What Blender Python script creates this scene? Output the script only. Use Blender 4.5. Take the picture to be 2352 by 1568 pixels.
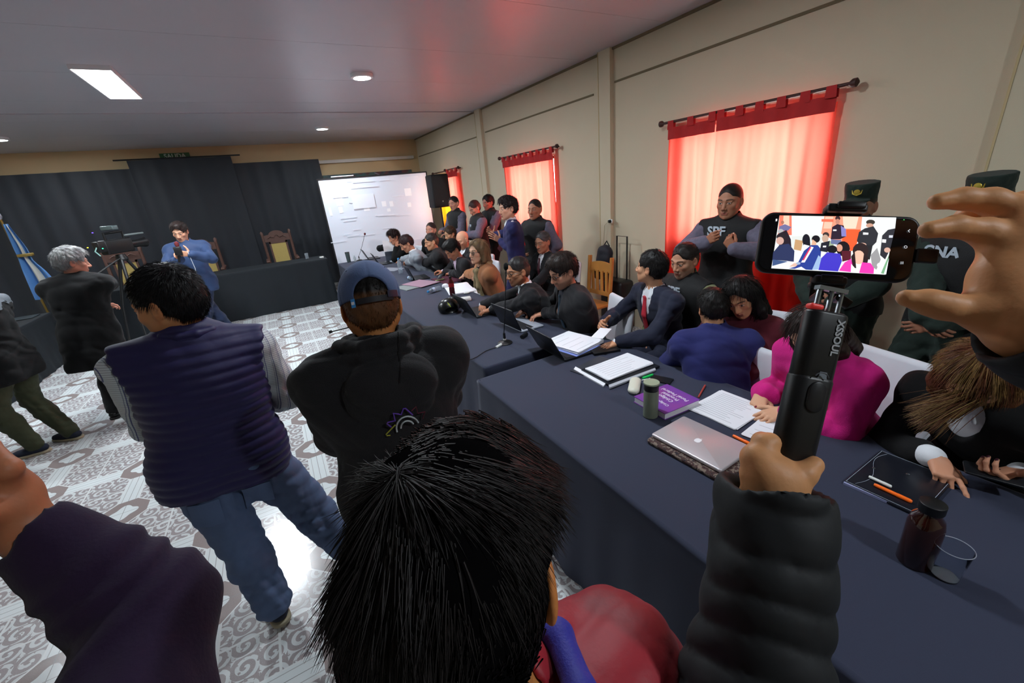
import bpy, math, random
import numpy as np
from mathutils import Vector, Matrix

for o in list(bpy.data.objects):
    bpy.data.objects.remove(o)
SC = bpy.context.scene
COL = SC.collection
V3 = lambda *a: np.array(a, float)
rnd = random.Random(7)

# ------------------------------------------------------------------ camera
F_PX, YAW, PITCH, ROLL, CAM_H = 944.05, -0.492542, -0.361187, -0.0974551, 1.95
CY, SY, CP, SP = math.cos(YAW), math.sin(YAW), math.cos(PITCH), math.sin(PITCH)
CW = V3(-SY*CP, CY*CP, SP)
_r = V3(CY, SY, 0)
_u = np.cross(_r, CW)
CR = math.cos(ROLL)*_r + math.sin(ROLL)*_u
CU = -math.sin(ROLL)*_r + math.cos(ROLL)*_u
EYE = V3(0, 0, CAM_H)
cam = bpy.data.cameras.new('camera')
cam.sensor_width = 36.0
cam.lens = F_PX/2352*36.0
cam.clip_start = 0.01
cam.clip_end = 100
camo = bpy.data.objects.new('camera', cam)
COL.objects.link(camo)
camo.matrix_world = Matrix(((CR[0], CU[0], -CW[0], 0), (CR[1], CU[1], -CW[1], 0), (CR[2], CU[2], -CW[2], CAM_H), (0, 0, 0, 1)))
SC.camera = camo


def ray(px, py):
    return CW + (px-1176)/F_PX*CR - (py-784)/F_PX*CU


def at_z(px, py, z):
    d = ray(px, py)
    return EYE + (z-CAM_H)/d[2]*d


def at_x(px, py, x):
    d = ray(px, py)
    return EYE + x/d[0]*d


def at_y(px, py, y):
    d = ray(px, py)
    return EYE + y/d[1]*d


def at_d(px, py, dep):
    return EYE + dep*ray(px, py)


# ------------------------------------------------------------------ render look, sky, lights
vs = SC.view_settings
vs.view_transform = 'Standard'
vs.look = 'None'
vs.exposure = 0.42
vs.gamma = 1.0
vs.use_curve_mapping = False
wd = bpy.data.worlds.new('sky')
SC.world = wd
wd.use_nodes = True
bg = wd.node_tree.nodes['Background']
bg.inputs[0].default_value = (0.93, 0.97, 1.0, 1)
bg.inputs[1].default_value = 11.5

WALL_X, FAR_Y, BACK_Y, LEFT_X, CEIL = 4.0, 11.8, -4.2, -5.6, 3.34
WINDOWS = [(1.88, 3.22), (5.55, 6.85), (9.22, 10.3)]     # y ranges in the right wall
WZ0, WZ1 = 1.22, 2.32


def area_light(name, loc, size, size_y, power, color, rot=(0, 0, 0), shape='RECTANGLE', portal=False):
    l = bpy.data.lights.new(name, 'AREA')
    l.shape = shape
    l.size = size
    if shape == 'RECTANGLE':
        l.size_y = size_y
    l.energy = power
    l.color = color
    l.cycles.is_portal = portal
    o = bpy.data.objects.new(name, l)
    o.location = loc
    o.rotation_euler = rot
    COL.objects.link(o)
    return o


for (y0, y1) in WINDOWS:
    area_light('window_daylight', (WALL_X+0.25, (y0+y1)/2, (WZ0+WZ1)/2), WZ1-WZ0, y1-y0, 1, (1, 1, 1), (0, math.radians(90), 0), portal=True)

COOL = (0.86, 0.94, 1.0)
# unseen spot added to brighten the screen; the picture itself is pale slabs
_l = bpy.data.lights.new('screen_spot', 'SPOT')
_l.energy = 420
_l.color = (0.86, 0.93, 1.0)
_l.spot_size = math.radians(15)
_l.spot_blend = 0.15
_l.shadow_soft_size = 0.03
_o = bpy.data.objects.new('screen_spot', _l)
COL.objects.link(_o)
_o.location = (2.2, -1.2, 3.05)
_o.rotation_euler = (Vector((2.42, 10.3, 1.55))-Vector((2.2, -1.2, 3.05))).to_track_quat('-Z', 'Y').to_euler()
# ceiling lamps (x, y): round downlights and long LED panels
ROUNDS = [(1.40, 9.53), (1.42, 5.76), (1.42, 2.3), (1.42, -1.5), (-3.2, 9.9), (-3.2, 5.8)]
PANELS = [(-1.04, 6.36)]
P_ROUND, P_PANEL = 36, 90

# ------------------------------------------------------------------ tagging
def tag(o, label=None, cat=None, group=None, kind=None):
    if label: o['label'] = label
    if cat: o['category'] = cat
    if group: o['group'] = group
    if kind: o['kind'] = kind
    return o


def empty(name, loc, label=None, cat=None, group=None, rz=0):
    o = bpy.data.objects.new(name, None)
    o.empty_display_size = 0.1
    o.location = tuple(loc)
    o.rotation_euler = (0, 0, rz)
    COL.objects.link(o)
    return tag(o, label, cat, group)


def adopt(o, parent):
    """parent a mesh built in world coordinates, leaving it where it is"""
    o.parent = parent

    def wm(p):
        loc = Matrix.Translation(Vector(p.location)) @ Matrix.Rotation(p.rotation_euler[2], 4, 'Z')
        return wm(p.parent) @ p.matrix_parent_inverse @ loc if p.parent else loc
    o.matrix_parent_inverse = wm(parent).inverted()
    return o


# ------------------------------------------------------------------ materials
MATS = {}


def cl(c):
    """sRGB 0-255 to linear"""
    r = []
    for v in c[:3]:
        v = v/255.0
        r.append(v/12.92 if v < 0.04045 else ((v+0.055)/1.055)**2.4)
    return (r[0], r[1], r[2], 1)


def mat(name, color, rough=0.6, var=0.0, scale=30.0, bump=0.0, metal=0.0, emit=0.0, alpha=1.0, trans=0.0, attr=None, spec=0.5, coat=0.0, ior=1.45, sheen=0.0, bscale=None):
    if name in MATS:
        return MATS[name]
    m = bpy.data.materials.new(name)
    m.use_nodes = True
    nt = m.node_tree
    b = nt.nodes['Principled BSDF']
    c = cl(color)
    b.inputs['Base Color'].default_value = c
    b.inputs['Roughness'].default_value = rough
    b.inputs['Metallic'].default_value = metal
    b.inputs['IOR'].default_value = ior
    b.inputs['Specular IOR Level'].default_value = spec
    b.inputs['Transmission Weight'].default_value = trans
    b.inputs['Alpha'].default_value = alpha
    b.inputs['Coat Weight'].default_value = coat
    b.inputs['Sheen Weight'].default_value = sheen
    if emit:
        b.inputs['Emission Color'].default_value = c
        b.inputs['Emission Strength'].default_value = emit
    tc = None
    if var or bump:
        tc = nt.nodes.new('ShaderNodeTexCoord')
        no = nt.nodes.new('ShaderNodeTexNoise')
        no.inputs['Scale'].default_value = scale
        no.inputs['Detail'].default_value = 4
        nt.links.new(tc.outputs['Object'], no.inputs['Vector'])
    if var:
        mx = nt.nodes.new('ShaderNodeMix')
        mx.data_type = 'RGBA'
        mx.inputs[6].default_value = tuple(x*(1-var) for x in c[:3])+(1,)
        mx.inputs[7].default_value = tuple(min(1, x*(1+var)) for x in c[:3])+(1,)
        nt.links.new(no.outputs['Fac'], mx.inputs[0])
        nt.links.new(mx.outputs[2], b.inputs['Base Color'])
    if attr:
        a = nt.nodes.new('ShaderNodeAttribute')
        a.attribute_name = attr
        nt.links.new(a.outputs['Color'], b.inputs['Base Color'])
    if bump:
        bn = nt.nodes.new('ShaderNodeBump')
        bn.inputs['Strength'].default_value = bump
        bn.inputs['Distance'].default_value = 0.01
        if bscale:
            n2 = nt.nodes.new('ShaderNodeTexNoise')
            n2.inputs['Scale'].default_value = bscale
            nt.links.new(tc.outputs['Object'], n2.inputs['Vector'])
            nt.links.new(n2.outputs['Fac'], bn.inputs['Height'])
        else:
            nt.links.new(no.outputs['Fac'], bn.inputs['Height'])
        nt.links.new(bn.outputs['Normal'], b.inputs['Normal'])
    MATS[name] = m
    return m


class NT:
    """tiny node-graph helper: values are floats or sockets"""
    def __init__(s, m):
        s.t = m.node_tree

    def math(s, op, a, b=0.0, c=None):
        n = s.t.nodes.new('ShaderNodeMath')
        n.operation = op
        for i, v in enumerate([a, b] + ([c] if c is not None else [])):
            if isinstance(v, (int, float)):
                n.inputs[i].default_value = v
            else:
                s.t.links.new(v, n.inputs[i])
        return n.outputs[0]

    def mix(s, f, a, b):
        n = s.t.nodes.new('ShaderNodeMix')
        n.data_type = 'RGBA'
        for i, v in ((0, f), (6, a), (7, b)):
            if isinstance(v, (int, float)):
                n.inputs[i].default_value = v
            elif isinstance(v, tuple):
                n.inputs[i].default_value = v
            else:
                s.t.links.new(v, n.inputs[i])
        return n.outputs[2]

    def smooth(s, v, a, b):
        n = s.t.nodes.new('ShaderNodeMapRange')
        n.interpolation_type = 'SMOOTHSTEP'
        s.t.links.new(v, n.inputs[0])
        n.inputs[1].default_value = a
        n.inputs[2].default_value = b
        return n.outputs[0]

    def sep(s, v):
        n = s.t.nodes.new('ShaderNodeSeparateXYZ')
        s.t.links.new(v, n.inputs[0])
        return n.outputs

    def noise(s, vec, scale, detail=3, rough=0.5):
        n = s.t.nodes.new('ShaderNodeTexNoise')
        n.inputs['Scale'].default_value = scale
        n.inputs['Detail'].default_value = detail
        n.inputs['Roughness'].default_value = rough
        s.t.links.new(vec, n.inputs['Vector'])
        return n.outputs['Fac']


# ------------------------------------------------------------------ mesh helpers
def mk(name, V, Q, m, parent=None, smooth=True, col=None, T=None, mats=None, midx=None):
    """one mesh object from vertex array, quads and/or triangles"""
    me = bpy.data.meshes.new(name)
    V = np.asarray(V, np.float32)
    loops = []
    starts = []
    tot = []
    n = 0
    for A, k in ((Q, 4), (T, 3)):
        if A is not None and len(A):
            A = np.asarray(A, np.int32)
            loops.append(A.ravel())
            starts.append(n + np.arange(len(A))*k)
            tot.append(np.full(len(A), k))
            n += len(A)*k
    me.vertices.add(len(V))
    me.vertices.foreach_set('co', V.ravel())
    if loops:
        L = np.concatenate(loops)
        S = np.concatenate(starts)
        me.loops.add(len(L))
        me.loops.foreach_set('vertex_index', L.astype(np.int32))
        me.polygons.add(len(S))
        me.polygons.foreach_set('loop_start', S.astype(np.int32))
        me.polygons.foreach_set('loop_total', np.concatenate(tot).astype(np.int32))
        if midx is not None:
            me.polygons.foreach_set('material_index', np.asarray(midx, np.int32))
        me.polygons.foreach_set('use_smooth', np.full(len(S), bool(smooth)))
    if col is not None:
        at = me.color_attributes.new('Col', 'FLOAT_COLOR', 'POINT')
        c4 = np.ones((len(V), 4), np.float32)
        c4[:, :3] = col
        at.data.foreach_set('color', c4.ravel())
    me.update(calc_edges=True)
    me.validate()
    for mm in (mats or [m]):
        me.materials.append(mm)
    o = bpy.data.objects.new(name, me)
    COL.objects.link(o)
    if parent is not None:
        adopt(o, parent)
    return o


class MB:
    """collects simple solids into one mesh (world coordinates)"""
    def __init__(s):
        s.v = []
        s.f = []
        s.mi = []
        s.cur = 0

    def add(s, V, Fs):
        b = len(s.v)
        s.v += [tuple(map(float, v)) for v in V]
        for f in Fs:
            s.f.append([b+i for i in f])
            s.mi.append(s.cur)
        return s

    def box(s, c, size, ax=None, bev=0.0):
        """axis aligned (or ax = 3 column axes) box centred at c; chamfered when bev"""
        c = np.array(c, float)
        h = np.array(size, float)/2
        A = np.eye(3) if ax is None else np.array(ax, float)
        if bev <= 0:
            P = []
            for z in (-1, 1):
                for x, y in ((-1, -1), (1, -1), (1, 1), (-1, 1)):
                    P.append(c + A @ (h*V3(x, y, z)))
            return s.add(P, [(3, 2, 1, 0), (4, 5, 6, 7), (0, 1, 5, 4), (1, 2, 6, 5), (2, 3, 7, 6), (3, 0, 4, 7)])
        bev = min(bev, h.min()*0.98)
        P = []
        nseg = 4
        rings = []
        for zz, ins in ((-h[2], bev), (-h[2]+bev*0.35, bev*0.3), (-h[2]+bev, 0), (h[2]-bev, 0), (h[2]-bev*0.35, bev*0.3), (h[2], bev)):
            ring = []
            for cx, cy, a0 in ((1, 1, 0), (-1, 1, 90), (-1, -1, 180), (1, -1, 270)):
                for k in range(nseg):
                    a = math.radians(a0 + 90*k/(nseg-1))
                    r = bev
                    ring.append(c + A @ V3(cx*(h[0]-r)+math.cos(a)*max(r-ins, r*0.15), cy*(h[1]-r)+math.sin(a)*max(r-ins, r*0.15), zz))
            rings.append(ring)
        n = len(rings[0])
        for r in rings: P += ring_list(r)
        Fs = []
        for i in range(len(rings)-1):
            for j in range(n):
                Fs.append((i*n+j, i*n+(j+1) % n, (i+1)*n+(j+1) % n, (i+1)*n+j))
        Fs.append(tuple(range(n-1, -1, -1)))
        Fs.append(tuple((len(rings)-1)*n+j for j in range(n)))
        return s.add(P, Fs)

    def rrect(s, c, size, r, ax=None, seg=6, edge=0.0):
        """slab with rounded corners in its local x-y, thickness along local z"""
        c = np.array(c, float)
        h = np.array(size, float)/2
        A = np.eye(3) if ax is None else np.array(ax, float)
        rings = []
        prof = ((-h[2], edge), (-h[2]+edge*0.5, edge*0.2), (-h[2]+edge, 0), (h[2]-edge, 0), (h[2]-edge*0.5, edge*0.2), (h[2], edge)) if edge else ((-h[2], 0), (h[2], 0))
        for zz, ins in prof:
            ring = []
            for cx, cy, a0 in ((1, 1, 0), (-1, 1, 90), (-1, -1, 180), (1, -1, 270)):
                for k in range(seg):
                    a = math.radians(a0+90*k/(seg-1))
                    ring.append(c + A @ V3(cx*(h[0]-r)+math.cos(a)*(r-ins), cy*(h[1]-r)+math.sin(a)*(r-ins), zz))
            rings.append(ring)
        n = len(rings[0])
        P = [p for r_ in rings for p in r_]
        Fs = []
        for i in range(len(rings)-1):
            for j in range(n):
                Fs.append((i*n+j, i*n+(j+1) % n, (i+1)*n+(j+1) % n, (i+1)*n+j))
        Fs.append(tuple(range(n-1, -1, -1)))
        Fs.append(tuple((len(rings)-1)*n+j for j in range(n)))
        return s.add(P, Fs)

    def tube(s, pts, r, n=10, caps=True):
        pts = [np.array(p, float) for p in pts]
        rs = r if hasattr(r, '__len__') else [r]*len(pts)
        P = []
        up = None
        for i, p in enumerate(pts):
            t = pts[min(i+1, len(pts)-1)]-pts[max(i-1, 0)]
            t = t/(np.linalg.norm(t)+1e-12)
            if up is None:
                up = V3(0, 0, 1) if abs(t[2]) < 0.9 else V3(1, 0, 0)
            a = np.cross(t, up)
            a /= np.linalg.norm(a)+1e-12
            b = np.cross(t, a)
            up = -b if np.dot(-b, up) > 0 else b
            a = np.cross(t, up); a /= np.linalg.norm(a)+1e-12
            b = np.cross(a, t)
            for k in range(n):
                an = 2*math.pi*k/n
                P.append(p+rs[i]*(math.cos(an)*a+math.sin(an)*b))
        Fs = []
        for i in range(len(pts)-1):
            for k in range(n):
                Fs.append((i*n+k, i*n+(k+1) % n, (i+1)*n+(k+1) % n, (i+1)*n+k))
        if caps:
            Fs.append(tuple(range(n-1, -1, -1)))
            Fs.append(tuple((len(pts)-1)*n+k for k in range(n)))
        return s.add(P, Fs)

    def lathe(s, c, prof, n=28, ax=None, caps=(True, True)):
        """prof: (radius, height) pairs along local z"""
        c = np.array(c, float)
        A = np.eye(3) if ax is None else np.array(ax, float)
        P = []
        for r, z in prof:
            for k in range(n):
                an = 2*math.pi*k/n
                P.append(c + A @ V3(r*math.cos(an), r*math.sin(an), z))
        Fs = []
        for i in range(len(prof)-1):
            for k in range(n):
                Fs.append((i*n+k, i*n+(k+1) % n, (i+1)*n+(k+1) % n, (i+1)*n+k))
        if caps[0]: Fs.append(tuple(range(n-1, -1, -1)))
        if caps[1]: Fs.append(tuple((len(prof)-1)*n+k for k in range(n)))
        return s.add(P, Fs)

    def sheet(s, G, thick=0.0, nrm=None):
        """grid of points G[i][j]; when thick, a closed slab offset along nrm"""
        G = np.array(G, float)
        a, b = G.shape[:2]
        P = list(G.reshape(-1, 3))
        Fs = [(i*b+j, i*b+j+1, (i+1)*b+j+1, (i+1)*b+j) for i in range(a-1) for j in range(b-1)]
        if thick:
            nrm = np.array(nrm, float)
            k = a*b
            P += [p+nrm*thick for p in P]
            Fs += [(k+i*b+j, k+(i+1)*b+j, k+(i+1)*b+j+1, k+i*b+j+1) for i in range(a-1) for j in range(b-1)]
            for i in range(a-1):
                Fs.append((i*b, (i+1)*b, k+(i+1)*b, k+i*b))
                Fs.append((i*b+b-1, k+i*b+b-1, k+(i+1)*b+b-1, (i+1)*b+b-1))
            for j in range(b-1):
                Fs.append((j, k+j, k+j+1, j+1))
                Fs.append(((a-1)*b+j, (a-1)*b+j+1, k+(a-1)*b+j+1, k+(a-1)*b+j))
        return s.add(P, Fs)

    def build(s, name, m, parent=None, smooth=False, auto=None):
        me = bpy.data.meshes.new(name)
        me.from_pydata(s.v, [], s.f)
        me.update()
        ms = m if isinstance(m, (list, tuple)) else [m]
        for q in ms: me.materials.append(q)
        for p, i in zip(me.polygons, s.mi):
            p.material_index = min(i, len(ms)-1)
            p.use_smooth = smooth
        o = bpy.data.objects.new(name, me)
        COL.objects.link(o)
        if smooth and auto != False:
            me.set_sharp_from_angle(angle=math.radians(auto or 40))
        if parent is not None:
            adopt(o, parent)
        return o


def ring_list(r):
    return [p for p in r]


def struct(o):
    o['kind'] = 'structure'
    return o


def text_obj(name, txt, size, m, c, xa, ya, parent=None, bold=0.0, depth=0.002, shear=0.0, bend=None):
    """lettering as a mesh: c centre, xa reading direction, ya up"""
    cu = bpy.data.curves.new(name+'_curve', 'FONT')
    cu.body = txt
    cu.size = size
    cu.align_x = 'CENTER'
    cu.align_y = 'CENTER'
    cu.extrude = depth/2
    cu.offset = bold
    cu.shear = shear
    cu.resolution_u = 3
    tmp = bpy.data.objects.new('tmp', cu)
    COL.objects.link(tmp)
    bpy.context.view_layer.update()
    dg = bpy.context.evaluated_depsgraph_get()
    me = bpy.data.meshes.new_from_object(tmp.evaluated_get(dg))
    me.name = name
    bpy.data.objects.remove(tmp)
    bpy.data.curves.remove(cu)
    xa = np.array(xa, float); xa /= np.linalg.norm(xa)
    ya = np.array(ya, float); ya -= xa*np.dot(xa, ya); ya /= np.linalg.norm(ya)
    za = np.cross(xa, ya)
    for v in me.vertices:
        x, y, z = v.co
        b = bend(x, y) if bend else 0.0
        v.co = tuple(np.array(c)+xa*x+ya*y+za*(z+b))
    me.materials.clear()
    me.materials.append(m)
    me.update()
    o = bpy.data.objects.new(name, me)
    COL.objects.link(o)
    if parent is not None:
        adopt(o, parent)
    return o
# ------------------------------------------------------------------ the room
def floor_material():
    m = mat('patterned_floor_tile', (200, 205, 205), rough=0.16, spec=0.5)
    t = m.node_tree
    n = NT(m)
    b = t.nodes['Principled BSDF']
    tc = t.nodes.new('ShaderNodeTexCoord')
    P = 0.645
    X, Y, Z = n.sep(tc.outputs['Object'])
    u = n.math('FRACT', n.math('DIVIDE', n.math('ADD', X, 0.13+10*P), P))
    v = n.math('FRACT', n.math('DIVIDE', n.math('ADD', Y, -1.60+10*P), P))
    # a,b: distance from the nearest cell border in metres (0 at border, P/2 in the middle)
    def tri(w):
        return n.math('MULTIPLY', n.math('SUBTRACT', 0.5, n.math('ABSOLUTE', n.math('SUBTRACT', w, 0.5))), P)
    a, c = tri(u), tri(v)
    WB = 0.058     # half width of the white bands
    CL = 0.205     # corner reach of the octagons
    s = n.math('ADD', a, c)
    mn = n.math('MINIMUM', a, c)
    # octagon membership
    octd = n.math('MINIMUM', n.math('SUBTRACT', mn, WB), n.math('MULTIPLY', n.math('SUBTRACT', s, CL), 0.7071))
    inoct = n.math('GREATER_THAN', octd, 0.0)
    # curls inside the octagon: four-leaf rings in quarter cells
    q = 0.118
    ca = n.math('SUBTRACT', n.math('MODULO', n.math('ADD', n.math('MULTIPLY', u, P), 0.0), q), q/2)
    cc = n.math('SUBTRACT', n.math('MODULO', n.math('MULTIPLY', v, P), q), q/2)
    rr = n.math('SQRT', n.math('ADD', n.math('MULTIPLY', ca, ca), n.math('MULTIPLY', cc, cc)))
    an = n.math('ARCTAN2', cc, ca)
    spiral = n.math('SINE', n.math('ADD', n.math('MULTIPLY', rr, 150.0), n.math('MULTIPLY', an, 1.0)))
    curl = n.math('GREATER_THAN', spiral, 0.15)
    nz = n.noise(tc.outputs['Object'], 38, 3)
    curl = n.math('MULTIPLY', curl, n.math('GREATER_THAN', nz, 0.40))
    speck = n.noise(tc.outputs['Object'], 260, 2)
    white = (0.68, 0.735, 0.745, 1)
    brown = (0.235, 0.185, 0.185, 1)
    grey = (0.40, 0.40, 0.405, 1)
    base_b = n.mix(speck, (0.21, 0.175, 0.18, 1), (0.46, 0.43, 0.435, 1))
    orn = n.mix(curl, base_b, (0.62, 0.655, 0.665, 1))
    edge_out = n.math('LESS_THAN', n.math('ABSOLUTE', n.math('SUBTRACT', octd, 0.004)), 0.004)
    orn = n.mix(edge_out, orn, (0.72, 0.75, 0.75, 1))
    # middle double line
    midl = n.math('LESS_THAN', n.math('ABSOLUTE', n.math('SUBTRACT', n.math('MAXIMUM', a, c), P/2)), 0.006)
    orn = n.mix(midl, orn, (0.68, 0.71, 0.71, 1))
    # clover at the nodes: white blob on dark
    cr = n.math('SQRT', n.math('ADD', n.math('MULTIPLY', a, a), n.math('MULTIPLY', c, c)))
    lob = n.math('ADD', 0.078, n.math('MULTIPLY', n.math('COSINE', n.math('MULTIPLY', n.math('ARCTAN2', c, a), 4.0)), 0.012))
    clov = n.math('LESS_THAN', cr, lob)
    node_zone = n.math('LESS_THAN', n.math('MAXIMUM', a, c), CL-WB)
    dark = n.mix(speck, (0.20, 0.155, 0.15, 1), (0.36, 0.31, 0.30, 1))
    nodec = n.mix(clov, dark, white)
    bandl = n.math('LESS_THAN', n.math('ABSOLUTE', n.math('SUBTRACT', mn, WB-0.016)), 0.0022)
    band = n.mix(bandl, white, (0.42, 0.43, 0.43, 1))
    outc = n.mix(node_zone, band, nodec)
    colr = n.mix(inoct, outc, orn)
    # grout through the middle of each cell and along the borders: 0.3225 m tiles
    g = n.math('LESS_THAN', mn, 0.0016)
    colr = n.mix(g, colr, (0.25, 0.25, 0.25, 1))
    dirt = n.smooth(n.noise(tc.outputs['Object'], 1.3, 4), 0.3, 0.75)
    colr = n.mix(n.math('MULTIPLY', dirt, 0.12), colr, (0.30, 0.29, 0.27, 1))
    t.links.new(colr, b.inputs['Base Color'])
    t.links.new(n.math('ADD', 0.13, n.math('MULTIPLY', nz, 0.14)), b.inputs['Roughness'])
    return m


def plane_box(name, lo, hi, m):
    b = MB()
    lo = np.array(lo, float); hi = np.array(hi, float)
    b.box((lo+hi)/2, hi-lo)
    return struct(b.build(name, m))


M_wall = mat('cream_painted_wall', (206, 196, 170), rough=0.75, var=0.03, scale=3, bump=0.12, bscale=220)
M_wall_far = mat('beige_wall_lamp_tint', (196, 172, 134), rough=0.8, var=0.05, scale=3)  # orange-brown lamplight is put into this beige wall's colour
M_ceil = mat('grey_ceiling_boards', (176, 176, 184), rough=0.35, var=0.03, scale=2)
M_groove = mat('wall_groove', (120, 108, 84), rough=0.9)
M_pillar = mat('pillar_edge_ochre', (196, 178, 136), rough=0.8)
M_trimw = mat('white_beam', (200, 198, 192), rough=0.7)

plane_box('floor', (LEFT_X, BACK_Y, -0.1), (WALL_X, FAR_Y, 0), floor_material())
# ceiling of long boards running across the room with fine joints
b = MB()
y = BACK_Y
b.box(((LEFT_X+WALL_X)/2, (BACK_Y+FAR_Y)/2, CEIL+0.06), (WALL_X-LEFT_X, FAR_Y-BACK_Y, 0.1))
bw = 1.28
while y < FAR_Y-0.01:
    y1 = min(y+bw, FAR_Y)
    b.box(((LEFT_X+WALL_X)/2, (y+y1)/2, CEIL+0.006), (WALL_X-LEFT_X, y1-y-0.004, 0.012))
    y = y1
struct(b.build('ceiling', M_ceil))
struct(MB().box(((LEFT_X+WALL_X)/2, 8.05, CEIL-0.006), (WALL_X-LEFT_X, 0.03, 0.012)).build('trim_1', M_ceil))

# right wall with three window openings (0.15 thick)
b = MB()
ys = [BACK_Y] + [v for w in WINDOWS for v in w] + [FAR_Y]
T = 0.15
def wb(y0, y1, z0, z1):
    b.box((WALL_X+T/2, (y0+y1)/2, (z0+z1)/2), (T, y1-y0, z1-z0))
for i in range(0, len(ys), 2):
    wb(ys[i], ys[i+1], 0, CEIL+0.1)
for (y0, y1) in WINDOWS:
    wb(y0, y1, 0, WZ0)
    wb(y0, y1, WZ1, CEIL+0.1)
struct(b.build('wall_right', M_wall))
plane_box('wall_far', (LEFT_X, FAR_Y, 0), (WALL_X+T, FAR_Y+0.15, CEIL+0.1), M_wall_far)
plane_box('wall_left', (LEFT_X-0.15, BACK_Y, 0), (LEFT_X, FAR_Y, CEIL+0.1), M_wall)
plane_box('wall_back', (LEFT_X, BACK_Y-0.15, 0), (WALL_X+T, BACK_Y, CEIL+0.1), M_wall)
# pilasters on the right wall
for i, (yc, w) in enumerate([(0.80, 0.22), (4.36, 0.20), (7.86, 0.20)]):
    q = MB()
    q.box((WALL_X-0.03, yc, CEIL/2), (0.06, w, CEIL))
    o = q.build('trim_%d' % (i+2), [M_wall, M_pillar])
    me = o.data
    struct(o)
    q = MB()
    q.box((WALL_X-0.031, yc+w/2+0.004, CEIL/2), (0.066, 0.012, CEIL))
    struct(q.build('trim_%d' % (i+5), M_pillar))
# thin horizontal groove line on the upper wall
k = 8
for (y0, y1, z) in [(0.92, 4.24, 2.985), (-4.2, 0.66, 2.985), (4.62, 7.7, 2.93), (8.1, 11.7, 2.9)]:
    struct(MB().box((WALL_X-0.004, (y0+y1)/2, z), (0.010, y1-y0, 0.022)).build('trim_%d' % k, M_groove))
    k += 1
# dark joint between ceiling and wall
struct(MB().box((WALL_X-0.012, (BACK_Y+FAR_Y)/2, CEIL-0.012), (0.024, FAR_Y-BACK_Y, 0.024)).build('trim_%d' % k, M_groove))
struct(MB().box((2.4, FAR_Y-0.05, 2.90), (2.9, 0.1, 0.07)).build('trim_%d' % (k+1), M_trimw))

# windows: frame, mullions, glass
M_frame = mat('painted_window_frame', (90, 60, 40), rough=0.5)
M_glass = mat('window_glass', (245, 250, 250), rough=0.02, trans=1.0, ior=1.05)
for i, (y0, y1) in enumerate(WINDOWS):
    w = struct(empty('window_%d' % (i+1), (WALL_X+0.1, (y0+y1)/2, WZ0)))
    q = MB()
    x = WALL_X+0.1
    for yy in (y0+0.02, y1-0.02, (y0+y1)/2):
        q.box((x, yy, (WZ0+WZ1)/2), (0.05, 0.045, WZ1-WZ0))
    for zz in (WZ0+0.02, WZ1-0.02):
        q.box((x, (y0+y1)/2, zz), (0.05, y1-y0, 0.04))
    q.build('window_frame', M_frame, w)
    q = MB()
    q.box((x, (y0+y1)/2, (WZ0+WZ1)/2), (0.004, y1-y0-0.04, WZ1-WZ0-0.04))
    q.build('window_glass', M_glass, w)
    q = MB()
    q.box((WALL_X+0.05, (y0+y1)/2, WZ0+0.008), (0.15, y1-y0, 0.016))
    q.build('window_sill', M_wall, w)

# ------------------------------------------------------------------ lamps
M_led = mat('lit_led_diffuser', (255, 255, 255), emit=14.0)
M_lampw = mat('white_lamp_rim', (225, 228, 232), rough=0.4)
rl = ['round ceiling downlight farthest away above the far end of the long table',
      'round ceiling downlight above the middle of the long table',
      'round ceiling downlight above the near table with the silver laptop',
      'round ceiling downlight at the back of the hall above the near table',
      'round ceiling downlight on the far left above the flag',
      'round ceiling downlight on the left above the olive trousers']
for i, (x, y) in enumerate(ROUNDS):
    e = empty('ceiling_lamp', (x, y, CEIL-0.03), rl[i], 'ceiling lamp', 'round downlights')
    MB().lathe((x, y, CEIL-0.04), [(0.10, 0), (0.128, 0.004), (0.128, 0.04), (0.10, 0.04)], 36, caps=(False, False)).build('lamp_rim', M_lampw, e, smooth=True)
    MB().lathe((x, y, CEIL-0.036), [(0.118, 0), (0.118, 0.034)], 36).build('lamp_diffuser', M_led, e, smooth=True)
    l = area_light('ceiling_lamp_light', (x, y, CEIL-0.045), 0.22, 0, P_ROUND, COOL, shape='DISK')
    adopt(l, e)
pl = ['long white LED ceiling panel glowing above the mic man']
for i, (x, y) in enumerate(PANELS):
    e = empty('ceiling_panel_lamp', (x, y, CEIL-0.03), pl[i], 'ceiling lamp')
    q = MB()
    for sx in (-1, 1):
        q.box((x+sx*0.15, y, CEIL-0.02), (0.012, 1.22, 0.04))
        q.box((x, y+sx*0.61, CEIL-0.02), (0.31, 0.012, 0.04))
    q.build('lamp_rim', M_lampw, e)
    MB().box((x, y, CEIL-0.018), (0.29, 1.2, 0.03)).build('lamp_diffuser', M_led, e)
    l = area_light('ceiling_panel_light', (x, y, CEIL-0.045), 0.28, 1.18, P_PANEL, COOL)
    adopt(l, e)


# ------------------------------------------------------------------ red window curtains
def curtain_mat(name, color, tcol, tr=0.5):
    m = bpy.data.materials.new(name)
    m.use_nodes = True
    t = m.node_tree
    t.nodes.remove(t.nodes['Principled BSDF'])
    out = t.nodes['Material Output']
    d = t.nodes.new('ShaderNodeBsdfDiffuse')
    d.inputs[0].default_value = cl(color)
    tr_ = t.nodes.new('ShaderNodeBsdfTranslucent')
    tr_.inputs[0].default_value = cl(tcol)
    mx = t.nodes.new('ShaderNodeMixShader')
    mx.inputs[0].default_value = tr
    t.links.new(d.outputs[0], mx.inputs[1])
    t.links.new(tr_.outputs[0], mx.inputs[2])
    t.links.new(mx.outputs[0], out.inputs[0])
    return m


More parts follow.
